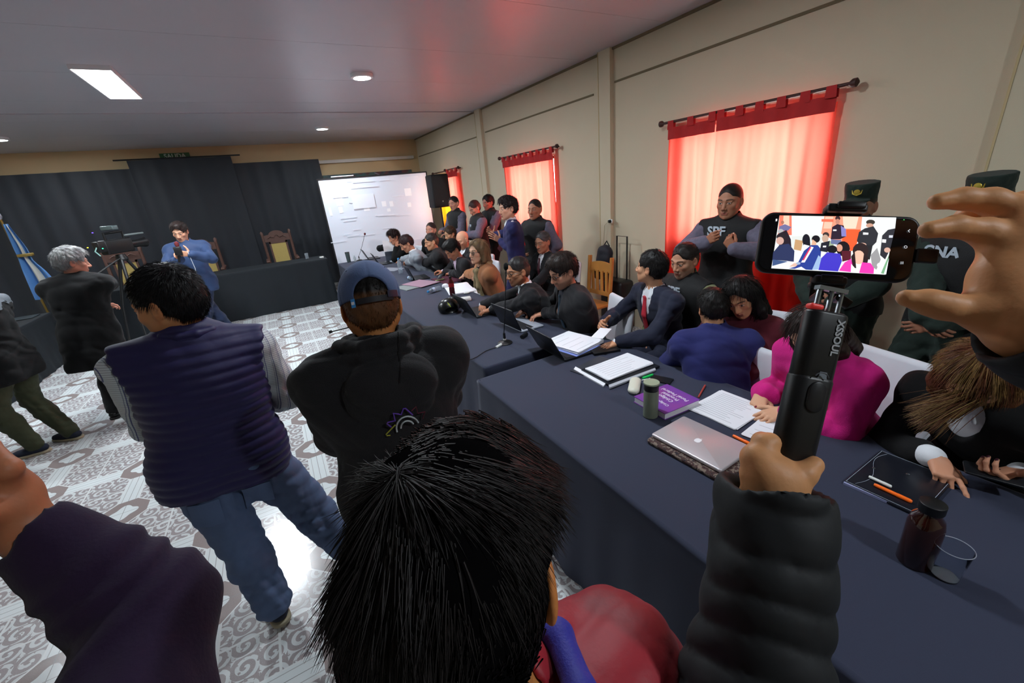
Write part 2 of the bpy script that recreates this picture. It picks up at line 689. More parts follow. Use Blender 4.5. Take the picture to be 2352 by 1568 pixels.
M_red = curtain_mat('red_curtain_cloth', (205, 38, 34), (255, 100, 84), 0.55)
M_redtop = mat('red_curtain_header_cloth', (176, 34, 34), rough=0.8, var=0.1)
M_yel = curtain_mat('yellow_curtain_cloth', (214, 130, 16), (255, 150, 24), 0.5)
M_rod = mat('dark_wood_rod', (62, 30, 24), rough=0.5)


def curtain(y0, y1, ztop, zbot, label, m=M_red, name='window_curtain', header=True, x=WALL_X-0.09, gap=None, rod=True, seed=1, drift=0.0):
    e = empty(name, (x, (y0+y1)/2, zbot), label, 'curtain')
    rr = random.Random(seed)
    halves = [(y0, y1)] if gap is None else [(y0, gap-0.01), (gap+0.01, y1)]
    for (a, c) in halves:
        G = []
        ny = int((c-a)/0.018)+2
        ph = [rr.uniform(0, 6.28) for _ in range(5)]
        for i in range(30):
            tz = i/29
            z = ztop-0.10 + (zbot-ztop+0.10)*tz
            row = []
            for j in range(ny):
                s = j/(ny-1)
                yy = a+(c-a)*s
                f = math.sin(yy*38+ph[0]+tz*1.1*math.sin(ph[1]))*0.024 + math.sin(yy*17+ph[2]+tz*2.2)*0.030 + math.sin(yy*7+ph[3])*0.01
                row.append((x+f*(0.55+0.6*tz)+0.008, yy + drift*tz*(s-0.5) + 0.02*tz*math.sin(yy*9+ph[4]), z))
            G.append(row)
        q = MB().sheet(G)
        q.build('curtain_cloth', m, e, smooth=True)
        if header:
            # doubled header band with tabs over the rod
            q = MB()
            G = []
            for i in range(5):
                row = []
                for j in range(ny):
                    yy = a+(c-a)*j/(ny-1)
                    f = math.sin(yy*38+ph[0])*0.009+math.sin(yy*17+ph[2])*0.01
                    row.append((x+f-0.012, yy, ztop-0.055-0.028*i))
                G.append(row)
            q.sheet(G)
            k = max(2, int((c-a)/0.16))
            for j in range(k):
                yy = a+0.035+(c-a-0.07)*j/(k-1)
                w = 0.035
                for xo in (-0.018, 0.016):
                    q.sheet([[(x+xo, yy-w, ztop+0.012), (x+xo, yy+w, ztop+0.012)], [(x+xo, yy-w*1.15, ztop-0.07), (x+xo, yy+w*1.15, ztop-0.07)]])
                q.sheet([[(x-0.018, yy-w, ztop+0.012), (x-0.018, yy+w, ztop+0.012)], [(x+0.016, yy-w, ztop+0.016), (x+0.016, yy+w, ztop+0.016)]])
            q.build('curtain_header', M_redtop, e, smooth=True)
    if rod:
        r = empty('curtain_rod', (x, (y0+y1)/2, ztop), label.replace('curtain', 'curtain rod', 1) if False else None, None)
        bpy.data.objects.remove(r)
        q = MB()
        q.tube([(x, y0-0.07, ztop), (x, y1+0.07, ztop)], 0.013, 10)
        for yy, sg in ((y0-0.07, -1), (y1+0.07, 1)):
            q.tube([(x, yy, ztop), (x, yy+sg*0.02, ztop), (x, yy+sg*0.045, ztop), (x, yy+sg*0.06, ztop)], [0.014, 0.03, 0.03, 0.008], 12)
            q.tube([(x, yy-sg*0.03, ztop), (WALL_X, yy-sg*0.03, ztop)], 0.009, 8)
        q.build('curtain_rod', M_rod, e, smooth=True)
    return e


curtain(1.80, 3.34, 2.415, 0.42, 'wide red curtain behind the officer with the white-lettered vest', gap=2.78, seed=3, drift=0.08)
curtain(5.44, 6.98, 2.42, 0.35, 'middle red curtain behind the officer with hand on hip', seed=8)
curtain(9.08, 9.66, 2.42, 0.35, 'narrow farthest red curtain beside the black loudspeaker', seed=12)
curtain(9.82, 10.5, 2.40, 0.35, 'yellow curtain strip hanging behind the loudspeaker stand', m=M_yel, header=False, rod=True, seed=15)

# ------------------------------------------------------------------ black drapes on the far wall, mural, screen
M_black = mat('black_drape_cloth', (22, 27, 36), rough=0.62, var=0.12, scale=4, sheen=0.3)
def drape(name, x0, x1, z0, z1, y, label, seed, amp=0.03):
    rr = random.Random(seed)
    ph = [rr.uniform(0, 6.28) for _ in range(6)]
    nx = int((x1-x0)/0.035)+2
    G = []
    for i in range(14):
        tz = i/13
        row = []
        for j in range(nx):
            xx = x0+(x1-x0)*j/(nx-1)
            f = math.sin(xx*11+ph[0]+0.5*math.sin(xx*2.3))*amp + math.sin(xx*23+ph[1])*amp*0.4 + math.sin(xx*5.1+ph[2])*amp*0.5
            row.append((xx, y+f*(0.35+0.8*tz), z1+(z0-z1)*tz))
        G.append(row)
    e = empty(name, ((x0+x1)/2, y, z0), label, 'drape')
    MB().sheet(G).build('drape_cloth', M_black, e, smooth=True)
    return e


e = drape('black_drape', LEFT_X+0.05, -2.05, 0.02, 2.96, 11.58, 'black backdrop drape on the far wall left of the raised middle section', 2)
e = drape('black_drape', -2.08, -0.30, 0.02, 3.10, 11.50, 'taller black backdrop drape hanging from the rod behind the judges bench', 5)
MB().tube([(-2.28, 11.5, 3.115), (-0.12, 11.5, 3.115)], 0.014, 8).build('drape_rod', mat('black_metal', (18, 18, 20), rough=0.35, metal=0.3), e, smooth=True)
e = drape('black_drape', -0.33, 1.46, 0.02, 2.96, 11.58, 'black backdrop drape between the high-backed chair and the white screen', 9)

M_green = mat('exit_sign_green', (40, 92, 48), rough=0.5)
e = empty('exit_sign', (-1.36, FAR_Y-0.04, 3.12), 'small green SALIDA exit sign above the black backdrop', 'sign')
MB().box((-1.30, FAR_Y-0.03, 3.175), (0.52, 0.02, 0.12)).build('sign_panel', M_green, e)
text_obj('sign_lettering', 'SALIDA', 0.115, mat('sign_white', (190, 200, 185), rough=0.6), (-1.30, FAR_Y-0.043, 3.175), (1, 0, 0), (0, 0, 1), e, bold=0.002)

# mural on the far wall: dark painted panel with soft shapes
mm = mat('painted_mural', (60, 62, 78), rough=0.6)
t = mm.node_tree; n = NT(mm)
tc = t.nodes.new('ShaderNodeTexCoord')
no = n.noise(tc.outputs['Object'], 2.2, 3, 0.6)
no2 = n.noise(tc.outputs['Object'], 5.0, 2, 0.5)
c1 = n.mix(n.smooth(no, 0.42, 0.55), (0.020, 0.022, 0.045, 1), (0.055, 0.10, 0.095, 1))
c2 = n.mix(n.smooth(no2, 0.52, 0.62), c1, (0.10, 0.035, 0.04, 1))
t.links.new(c2, t.nodes['Principled BSDF'].inputs['Base Color'])
e = empty('wall_mural', (2.6, FAR_Y-0.03, 1.2), 'dark painted mural on the far wall above the projection screen', 'mural')
MB().box((2.62, FAR_Y-0.025, 1.95), (2.26, 0.05, 1.3)).build('mural_panel', mm, e)
M_mred = mat('mural_maroon', (78, 44, 50), rough=0.6)
M_mteal = mat('mural_teal', (50, 92, 92), rough=0.6)
M_mgr = mat('mural_grey_paint', (132, 128, 140), rough=0.6)
def blob(cx, cz, rx, rz, m, nm, y=FAR_Y-0.056):
    q = MB()
    ang = [2*math.pi*i/28 for i in range(28)]
    P = [(cx+rx*math.cos(a)*(1+0.08*math.sin(3*a)), y, cz+rz*math.sin(a)*(1+0.06*math.cos(2*a))) for a in ang]
    P2 = [(p[0], p[1]+0.006, p[2]) for p in P]
    q.add(P+P2, [tuple(range(28))]+[(i, 28+i, 28+(i+1) % 28, (i+1) % 28) for i in range(28)])
    q.build(nm, m, e)
blob(1.86, 2.42, 0.17, 0.15, M_mred, 'painted_shape')
blob(2.42, 2.44, 0.20, 0.13, M_mteal, 'painted_shape')
MB().tube([(2.75, FAR_Y-0.055, 2.58), (3.0, FAR_Y-0.055, 2.46), (3.2, FAR_Y-0.055, 2.44), (3.4, FAR_Y-0.055, 2.44), (3.7, FAR_Y-0.055, 2.36)], [0.014, 0.02, 0.024, 0.02, 0.012], 6).build('painted_branch', M_mgr, e, smooth=True)

# projection screen: sheet, border, stand
SY_ = 10.3
M_screen = mat('projection_screen_fabric', (222, 228, 240), rough=0.85)
M_scr2 = mat('projected_light_patch', (248, 250, 255), rough=0.85)
M_scr3 = mat('projected_pale_patch', (234, 238, 248), rough=0.85)
M_blk = mat('black_plastic', (16, 16, 18), rough=0.45)
e = empty('projection_screen', (2.4, SY_, 0), 'large white projection screen standing at the far end of the long table', 'screen')
sx0, sx1, sz0, sz1 = 1.19, 3.62, 0.40, 2.43
q = MB(); q.box(((sx0+sx1)/2, SY_, (sz0+sz1)/2), (sx1-sx0, 0.012, sz1-sz0)); q.build('screen_surface', M_screen, e)
q = MB()
q.box(((sx0+sx1)/2, SY_, sz1+0.012), (sx1-sx0+0.05, 0.03, 0.03)); q.box(((sx0+sx1)/2, SY_, sz0-0.012), (sx1-sx0+0.05, 0.03, 0.03))
for xx in (sx0-0.014, sx1+0.014): q.box((xx, SY_, (sz0+sz1)/2), (0.028, 0.02, sz1-sz0+0.05))
q.build('screen_border', M_blk, e)
for xx in (sx0+0.1, sx1-0.1):
    q = MB(); q.tube([(xx, SY_+0.04, 0.02), (xx, SY_+0.04, 2.3)], 0.016, 8); q.box((xx, SY_+0.04, 0.015), (0.05, 0.7, 0.03)); q.build('stand_leg', M_blk, e)
q = MB(); q.cur = 0
def scr(px, py): return at_y(px, py, SY_-0.008)
rr = random.Random(4)
def patch(px, py, w, h):
    a = scr(px, py)
    MB().box((a[0], SY_-0.0075-pk[0]*0.0004, a[2]), (w, 0.003, h)).build(nm_[0], nm_[1], e)
    pk[0] += 1
pk = [0]; nm_ = ['projected_window', M_scr2]
for (px, py, w, h) in [(937, 441, 0.16, 0.17), (780, 463, 0.15, 0.18), (882, 468, 0.10, 0.12), (899, 468, 0.09, 0.12), (842, 478, 0.13, 0.12), (759, 486, 0.05, 0.18), (783, 482, 0.08, 0.13), (940, 470, 0.09, 0.10), (893, 482, 0.08, 0.07)]:
    patch(px, py, w, h)
nm_ = ['projected_text_line', M_scr3]
for i in range(26):
    px = rr.uniform(770, 950); py = rr.choice([405, 415, 430, 452, 462, 496, 505, 515, 525, 540, 552])+rr.uniform(-3, 3)
    patch(px, py, rr.uniform(0.18, 0.5), 0.018)
nm_ = ['projected_window', M_scr3]
patch(835, 462, 0.5, 0.30)

# ------------------------------------------------------------------ tables
M_cloth = mat('navy_table_cloth', (40, 45, 66), rough=0.85, var=0.10, scale=600, bump=0.10, sheen=0.08)
M_cloth2 = mat('black_bench_cloth', (20, 26, 32), rough=0.8, var=0.12, scale=8)
M_wood = mat('table_wood', (120, 84, 54), rough=0.5)


def cloth_table(x0, x1, y0, y1, z, m, label_t, label_c, seed=0, flare=0.05, legs=True, top=0.0):
    rr = random.Random(seed)
    e = empty('long_table', ((x0+x1)/2, (y0+y1)/2, 0), label_t, 'table')
    MB().box(((x0+x1)/2, (y0+y1)/2, z-0.024), (x1-x0-0.03, y1-y0-0.03, 0.03)).build('tabletop', M_wood, e)
    if legs:
        for xx in (x0+0.12, x1-0.12):
            for yy in (y0+0.15, y1-0.15):
                MB().tube([(xx, yy, 0), (xx, yy, z-0.04)], 0.018, 8).build('leg', M_blk, e, smooth=True)
    # perimeter loop points
    pts = []
    r = 0.02
    def seg(a, c):
        n = max(2, int(np.linalg.norm(np.array(c)-np.array(a))/0.045))
        for i in range(n):
            t_ = i/n
            pts.append((a[0]+(c[0]-a[0])*t_, a[1]+(c[1]-a[1])*t_))
    seg((x0, y0), (x1, y0)); seg((x1, y0), (x1, y1)); seg((x1, y1), (x0, y1)); seg((x0, y1), (x0, y0))
    n = len(pts)
    P = np.array(pts)
    cx = V3((x0+x1)/2, (y0+y1)/2, 0)[:2]
    nor = np.zeros_like(P)
    for i in range(n):
        t_ = P[(i+1) % n]-P[i-1]
        nor[i] = (t_[1], -t_[0])/np.linalg.norm(t_)
    arc = np.arange(n)*0.045
    ph = [rr.uniform(0, 6.28) for _ in range(4)]
    wav = 0.5*np.sin(arc*13+ph[0]+1.3*np.sin(arc*2.1))+0.35*np.sin(arc*29+ph[1])+0.5*np.sin(arc*5+ph[2])
    V = []
    rows = [(0.0, -0.012, z), (0.0, 0.0, z-0.002), (0.0, 0.006, z-0.012), (0.02, 0.006, z-0.05)]
    for i in range(1, 9):
        t_ = i/8
        rows.append((t_, 0.006+flare*t_, (z-0.05)*(1-t_)+0.004))
    for (t_, off, zz) in rows:
        for i in range(n):
            o_ = off + 0.022*t_**0.8*(wav[i])
            V.append((P[i][0]+nor[i][0]*o_, P[i][1]+nor[i][1]*o_, zz))
    Q = []
    for k_ in range(len(rows)-1):
        for i in range(n):
            Q.append((k_*n+i, (k_+1)*n+i, (k_+1)*n+(i+1) % n, k_*n+(i+1) % n))
    # top grid with very slight creases
    nx, ny = int((x1-x0-0.024)/0.06)+2, int((y1-y0-0.024)/0.08)+2
    base = len(V)
    for j in range(ny):
        for i in range(nx):
            xx = x0+0.012+(x1-x0-0.024)*i/(nx-1); yy = y0+0.012+(y1-y0-0.024)*j/(ny-1)
            edge = min(1, min(i, nx-1-i)/2, min(j, ny-1-j)/2)
            V.append((xx, yy, z+0.0015*edge*math.sin(xx*9+yy*4)*math.sin(yy*6.3)))
    for j in range(ny-1):
        for i in range(nx-1):
            a = base+j*nx+i
            Q.append((a, a+1, a+nx+1, a+nx))
    o = mk('tablecloth', V, Q, m)
    tag(o, label_c, 'tablecloth')
    return e


TZ = 0.74
cloth_table(0.97, 2.12, -1.6, 2.36, TZ, M_cloth, 'near end table under the silver laptop and purple book', 'dark navy cloth draped over the near end of the long table', 1)
cloth_table(1.10, 2.14, 2.50, 9.50, TZ, M_cloth, 'far stretch of the long table under the open laptops', 'dark navy cloth draped over the far stretch of table towards the screen', 2)
cloth_table(-3.16, 0.90, 9.36, 10.05, 0.90, M_cloth2, 'raised judges bench standing in front of the high-backed chairs', 'black cloth covering the front of the judges bench', 3)
cloth_table(-4.0, -3.30, 4.6, 9.15, 0.75, M_cloth2, 'side table on the left edge beside the flag', 'black cloth on the left side table behind the olive trousers', 4)
# ------------------------------------------------------------------ blended solids (signed distance) -> smooth meshes
def unit(v):
    v = np.asarray(v, float)
    return v/(np.linalg.norm(v)+1e-12)


class Sdf:
    def __init__(s):
        s.p = []

    def rc(s, a, b, ra, rb, k=0.02, flat=None, op='+'):
        """round cone a-b, radii ra-rb; flat=(direction, factor) squashes the cross-section"""
        s.p.append(('rc', np.array(a, float), np.array(b, float), ra, rb, k, flat, op))
        return s

    def el(s, c, r, rot=None, k=0.02, op='+'):
        s.p.append(('el', np.array(c, float), np.array(r, float), rot, k, op))
        return s

    def bounds(s):
        lo = np.full(3, 1e9); hi = -lo
        for p in s.p:
            if p[-1] != '+': continue
            if p[0] == 'rc':
                r = max(p[3], p[4])
                lo = np.minimum(lo, np.minimum(p[1], p[2])-r); hi = np.maximum(hi, np.maximum(p[1], p[2])+r)
            else:
                r = p[2].max()
                lo = np.minimum(lo, p[1]-r); hi = np.maximum(hi, p[1]+r)
        return lo, hi

    def mesh(s, h, disp=None, cuts=(), pad=0.02):
        lo, hi = s.bounds()
        lo = lo-pad; hi = hi+pad
        n = np.ceil((hi-lo)/h).astype(int)+1
        ax = [(lo[i]+h*np.arange(n[i])).astype(np.float32) for i in range(3)]
        Fd = np.full(n, 1.0, np.float32)
        for p in s.p:
            if p[0] == 'rc':
                _, a, b, ra, rb, k, flat, op = p
                mr = max(ra, rb)+k+2.5*h
                blo = np.minimum(a, b)-mr; bhi = np.maximum(a, b)+mr
            else:
                _, c, r, rot, k, op = p
                mr = r.max()+k+2.5*h
                blo = c-mr; bhi = c+mr
            i0 = np.clip(np.floor((blo-lo)/h).astype(int), 0, n); i1 = np.clip(np.ceil((bhi-lo)/h).astype(int)+1, 0, n)
            if (i1 <= i0).any(): continue
            sl = tuple(slice(i0[i], i1[i]) for i in range(3))
            X = ax[0][sl[0]][:, None, None]; Y = ax[1][sl[1]][None, :, None]; Z = ax[2][sl[2]][None, None, :]
            if p[0] == 'rc':
                x = X-a[0]; y = Y-a[1]; z = Z-a[2]
                ba = b-a
                sc = 1.0
                if flat is not None:
                    nrm, f = unit(flat[0]), flat[1]
                    t = (x*nrm[0]+y*nrm[1]+z*nrm[2])*(1/f-1)
                    x = x+t*nrm[0]; y = y+t*nrm[1]; z = z+t*nrm[2]
                    ba = ba+np.dot(ba, nrm)*(1/f-1)*nrm
                    sc = 0.5*(1+f)
                l2 = float(np.dot(ba, ba))+1e-9
                l = math.sqrt(l2)
                dz = (x*ba[0]+y*ba[1]+z*ba[2])/l
                rr2 = np.maximum(x*x+y*y+z*z-dz*dz, 0)
                rr_ = np.sqrt(rr2)
                # distance in the (along, radial) plane
                sn = min(0.98, max(-0.98, (ra-rb)/l))
                cs = math.sqrt(1-sn*sn)
                tt = np.clip((dz-rr_*sn/cs)/l, 0, 1)
                d = np.sqrt(rr2+(dz-tt*l)**2)-(ra+(rb-ra)*tt)
                d = d*sc
            else:
                x = X-c[0]; y = Y-c[1]; z = Z-c[2]
                if rot is not None:
                    R_ = rot
                    x, y, z = (x*R_[0][0]+y*R_[1][0]+z*R_[2][0], x*R_[0][1]+y*R_[1][1]+z*R_[2][1], x*R_[0][2]+y*R_[1][2]+z*R_[2][2])
                k0 = np.sqrt((x/r[0])**2+(y/r[1])**2+(z/r[2])**2)
                k1 = np.sqrt((x/r[0]**2)**2+(y/r[1]**2)**2+(z/r[2]**2)**2)+1e-9
                d = k0*(k0-1)/k1
            S_ = Fd[sl]
            d = d.astype(np.float32)
            if op == '+':
                hh = np.maximum(k-np.abs(S_-d), 0)/k
                Fd[sl] = np.minimum(S_, d)-hh*hh*k*0.25
            else:
                d = -d
                hh = np.maximum(k-np.abs(S_-d), 0)/k
                Fd[sl] = np.maximum(S_, d)+hh*hh*k*0.25
        X, Y, Z = np.meshgrid(*ax, indexing='ij', sparse=True)
        if disp is not None:
            near = np.abs(Fd) < 0.05
            idx = np.nonzero(near)
            P = np.stack([ax[0][idx[0]], ax[1][idx[1]], ax[2][idx[2]]], 1)
            Fd[idx] += disp(P).astype(np.float32)
        for (pt, nm) in cuts:
            nm = unit(nm)
            Fd = np.maximum(Fd, ((X-pt[0])*nm[0]+(Y-pt[1])*nm[1]+(Z-pt[2])*nm[2]).astype(np.float32))
        Fd[0] = 1; Fd[-1] = 1; Fd[:, 0] = 1; Fd[:, -1] = 1; Fd[:, :, 0] = 1; Fd[:, :, -1] = 1
        return nets(Fd, lo, h)


def nets(Fd, lo, h):
    """surface nets"""
    n = np.array(Fd.shape)
    s = Fd < 0
    c = np.zeros(n-1, np.int8)
    for dx in (0, 1):
        for dy in (0, 1):
            for dz in (0, 1):
                c += s[dx:n[0]-1+dx, dy:n[1]-1+dy, dz:n[2]-1+dz]
    act = (c > 0) & (c < 8)
    I = np.stack(np.nonzero(act), 1)
    if len(I) == 0:
        return np.zeros((0, 3)), np.zeros((0, 4), int)
    idm = np.full(n-1, -1, np.int32)
    idm[I[:, 0], I[:, 1], I[:, 2]] = np.arange(len(I))
    corners = [(dx, dy, dz) for dx in (0, 1) for dy in (0, 1) for dz in (0, 1)]
    val = {cc: Fd[I[:, 0]+cc[0], I[:, 1]+cc[1], I[:, 2]+cc[2]] for cc in corners}
    acc = np.zeros((len(I), 3)); cnt = np.zeros(len(I))
    for a in corners:
        for axis in range(3):
            if a[axis] == 1: continue
            b = list(a); b[axis] = 1; b = tuple(b)
            va, vb = val[a], val[b]
            m = (va < 0) != (vb < 0)
            t = np.where(m, va/np.where(m, va-vb, 1), 0)
            p = np.tile(np.array(a, float), (len(I), 1))
            p[:, axis] = t
            acc += np.where(m[:, None], p, 0); cnt += m
    V = lo+h*(I+acc/cnt[:, None])
    Q = []
    for axis in range(3):
        o1, o2 = [(1, 2), (2, 0), (0, 1)][axis]
        sa = [slice(None)]*3; sb = [slice(None)]*3
        sa[axis] = slice(0, n[axis]-1); sb[axis] = slice(1, n[axis])
        A, B = s[tuple(sa)], s[tuple(sb)]
        E_ = np.stack(np.nonzero(A != B), 1)
        ok = (E_[:, o1] > 0) & (E_[:, o2] > 0) & (E_[:, o1] < n[o1]-1) & (E_[:, o2] < n[o2]-1)
        E_ = E_[ok]
        def cell(d1, d2):
            K = E_.copy(); K[:, o1] -= d1; K[:, o2] -= d2
            return idm[K[:, 0], K[:, 1], K[:, 2]]
        q = np.stack([cell(1, 1), cell(0, 1), cell(0, 0), cell(1, 0)], 1)
        ins = A[E_[:, 0], E_[:, 1], E_[:, 2]]
        q[~ins] = q[~ins][:, ::-1]
        Q.append(q)
    Q = np.concatenate(Q)
    Q = Q[(Q >= 0).all(1)]
    return V, Q


class Bag:
    """several vertex sets joined in one mesh"""
    def __init__(s):
        s.V = []; s.Q = []; s.T = []; s.C = []; s.n = 0

    def add(s, V, Q, C=None, T=None):
        if len(V) == 0: return
        s.V.append(V)
        if Q is not None and len(Q): s.Q.append(np.asarray(Q)+s.n)
        if T is not None and len(T): s.T.append(np.asarray(T)+s.n)
        s.C.append(np.tile(np.array(C if C is not None else (1, 1, 1), float), (len(V), 1)) if C is None or np.ndim(C) == 1 else C)
        s.n += len(V)

    def build(s, name, m, parent=None, col=True):
        V = np.concatenate(s.V)
        return mk(name, V, np.concatenate(s.Q) if s.Q else None, m, parent, True, np.concatenate(s.C) if col else None, T=np.concatenate(s.T) if s.T else None)


def wrinkle(seed, amp, freq=26.0, stretch=None):
    r = np.random.RandomState(seed)
    D = r.normal(size=(7, 3)); D /= np.linalg.norm(D, axis=1)[:, None]
    fr = freq*2.2*r.uniform(0.5, 1.6, 7)
    ph = r.uniform(0, 6.28, 7)
    W = r.normal(size=(3, 3))*5
    def f(P):
        w = np.sin(P@W.T*1.6+ph[:3])*0.035
        Q = P+w
        o = 0
        for i in range(7):
            w_ = np.sin(Q@D[i]*fr[i]*0.5+ph[i])
            o = o+(0.64-np.abs(w_))*1.6
        return amp*o/2.6
    return f


def strands(pts, dirs, length, rad, seed=0, grav=0.25, curl=0.15, seg=5, col=None, lenvar=0.35, nside=3, bend=None):
    """tapered hair tubes; returns V, Q"""
    r = np.random.RandomState(seed)
    n = len(pts)
    L = length*(1-lenvar*r.rand(n))   # length may be an array
    d = dirs/np.linalg.norm(dirs, axis=1)[:, None]
    p = pts.copy()
    rings = []
    jit = r.normal(size=(n, 3))*curl
    for k in range(seg+1):
        t = k/seg
        rr_ = rad*(1-t)**0.6+rad*0.08
        a = np.cross(d, np.array([0.31, 0.17, 0.93])); a /= np.linalg.norm(a, axis=1)[:, None]+1e-9
        b = np.cross(d, a)
        ring = [p+rr_*(math.cos(2*math.pi*j/nside)*a+math.sin(2*math.pi*j/nside)*b) for j in range(nside)]
        rings.append(np.stack(ring, 1))
        p = p+d*(L/seg)[:, None]
        d = d+jit*0.35+np.array([0, 0, -1])*grav/seg*2
        if bend is not None: d = d+bend/seg
        d /= np.linalg.norm(d, axis=1)[:, None]
    V = np.stack(rings, 1).reshape(-1, 3)          # n, seg+1, nside
    base = (np.arange(n)*(seg+1)*nside)[:, None, None]
    k = np.arange(seg)[None, :, None]; j = np.arange(nside)[None, None, :]
    a0 = base+k*nside+j; a1 = base+k*nside+(j+1) % nside
    Q = np.stack([a0, a1, a1+nside, a0+nside], -1).reshape(-1, 4)
    return V, Q


# ------------------------------------------------------------------ people
M_skin = mat('skin', (200, 150, 120), rough=0.5, attr='Col', spec=0.35, bump=0.05, scale=180)
M_hair = mat('hair', (20, 16, 14), rough=0.50, attr='Col', spec=0.28)
M_eye = mat('eyeball', (235, 230, 225), rough=0.15)


def cloth(name, color, rough=0.85, var=0.06, scale=400, bump=0.15, sheen=0.05, bscale=None):
    return mat(name, color, rough, var, scale, bump, sheen=sheen, bscale=bscale)


def frame_from(yaw):
    y = math.radians(yaw)
    return V3(math.cos(y), math.sin(y), 0), V3(-math.sin(y), math.cos(y), 0), V3(0, 0, 1)


def rotv(v, ax, deg):
    ax = unit(ax); a = math.radians(deg)
    return v*math.cos(a)+np.cross(ax, v)*math.sin(a)+ax*np.dot(ax, v)*(1-math.cos(a))


def ik(A, T, l1, l2, hint):
    d = T-A; D = np.linalg.norm(d)
    mx = (l1+l2)*0.995
    if D > mx:
        T = A+d/D*mx; D = mx; d = T-A
    if D < abs(l1-l2)+0.02: D = abs(l1-l2)+0.02
    u = unit(d)
    h = hint-u*np.dot(hint, u)
    h = unit(h)
    x = (l1*l1-l2*l2+D*D)/(2*D)
    y = math.sqrt(max(l1*l1-x*x, 0))
    return A+u*x+h*y, T


class Sk:
    pass


def skeleton(head, yaw=0, mode='stand', lean=0, side=0, hy=0, hp=0, hr=0, s=None, bw=1.0, twist=0, feet=None, lhand=None, rhand=None,
             lelb=None, relb=None, fixel=None, zp=None, shrug=0.0, neckf=None, hs=1.0, knees=None):
    """head: world position of the head centre. yaw: heading (0 looks along +Y, ccw). Returns joints in world space."""
    head = np.array(head, float)
    Rt, Fw, Up = frame_from(yaw)
    ub = rotv(rotv(Up, Rt, -lean), Fw, side)
    tf = rotv(rotv(Fw, Rt, -lean), Fw, side)
    tr = np.cross(tf, ub)
    tr2 = rotv(tr, ub, twist); tf2 = rotv(tf, ub, twist)
    hR, hF, hU = frame_from(yaw+twist+hy)
    hF = rotv(hF, hR, hp); hU = rotv(hU, hR, hp)
    hR = rotv(hR, hF, hr); hU = rotv(hU, hF, hr)
    nu = unit(ub*0.5+Up*0.35+hU*0.3)
    nf = 0.025 if neckf is None else neckf
    if s is None:
        s = 1.0
        for _ in range(6):
            pz = (0.93*s if mode == 'stand' else 0.55) if zp is None else zp
            z = pz+ub[2]*0.495*s+nu[2]*0.18*s+hF[2]*nf
            s *= (head[2]-pz if mode != 'stand' else head[2])/(z-(pz if mode != 'stand' else 0))
            s = min(1.16, max(0.82, s))
    pz = (0.93*s if mode == 'stand' else 0.55) if zp is None else zp
    k = Sk()
    k.s = s; k.bw = bw
    P = V3(0, 0, pz)
    N = P+ub*0.495*s
    Hc = N+nu*0.18*s+hF*nf+Up*0.0
    off = head-Hc; off[2] = head[2]-Hc[2] if abs(head[2]-Hc[2]) < 0.25 else 0
    k.dz = head[2]-Hc[2]
    P = P+off
    k.P = P; k.W = P+ub*0.13*s; k.C = P+ub*0.33*s; k.S = P+ub*(0.455+shrug*0.3)*s; k.N = P+ub*0.495*s
    k.H = Hc+off
    k.ub, k.tf, k.tr, k.tf2, k.tr2 = ub, tf, tr, tf2, tr2
    k.hR, k.hF, k.hU, k.nu, k.yaw = hR, hF, hU, nu, yaw
    k.hs = hs*(0.97*s**0.4)
    k.Rt, k.Fw, k.Up = Rt, Fw, Up
    k.mode = mode
    k.loc = V3(P[0], P[1], 0)
    l1, l2 = 0.285*s, 0.25*s
    def world(v, base):
        v = np.array(v, float)
        return v
    k.sh = {}; k.el = {}; k.wr = {}
    for sd, nm, tgt, elb in ((-1, 'L', lhand, lelb), (1, 'R', rhand, relb)):
        S_ = k.S+tr2*sd*0.178*s*bw+k.ub*(-0.012+shrug*0.05)*s
        if tgt is None:
            T_ = S_+V3(0, 0, -0.50*s)+Fw*0.10+Rt*sd*0.09
            hint = -Fw+Rt*sd*0.5
        else:
            T_ = np.array(tgt, float)
            hint = V3(0, 0, -1)+Rt*sd*0.7-Fw*0.3
        if elb is not None: hint = Rt*elb[0]*sd+Fw*elb[1]+Up*elb[2]
        E_, T_ = ik(S_, T_, l1, l2, hint)
        if fixel and nm in fixel:
            E_, T_ = np.array(fixel[nm], float), np.array(tgt, float)
        k.sh[nm], k.el[nm], k.wr[nm] = S_, E_, T_
    k.hip = {}; k.kn = {}; k.an = {}
    for sd, nm in ((-1, 'L'), (1, 'R')):
        h_ = P+tr*sd*0.09*s-ub*0.02
        if mode == 'stand':
            fx, fy = (feet or {}).get(nm, (sd*0.12, 0.0))
            A_ = k.loc+Rt*fx+Fw*fy+V3(0, 0, 0.085)
            K_, A_ = ik(h_, A_, 0.445*s, 0.43*s, Fw+Rt*sd*0.15)
            A_[2] = max(A_[2], 0.08)
        else:
            kx, ky, kz = (knees or {}).get(nm, (sd*0.13, 0.43*s, 0.50))
            K_ = k.loc+Rt*kx+Fw*ky+V3(0, 0, kz)
            A_ = K_+V3(0, 0, -1)*(kz-0.085)-Fw*0.06
        k.hip[nm], k.kn[nm], k.an[nm] = h_, K_, A_
    return k


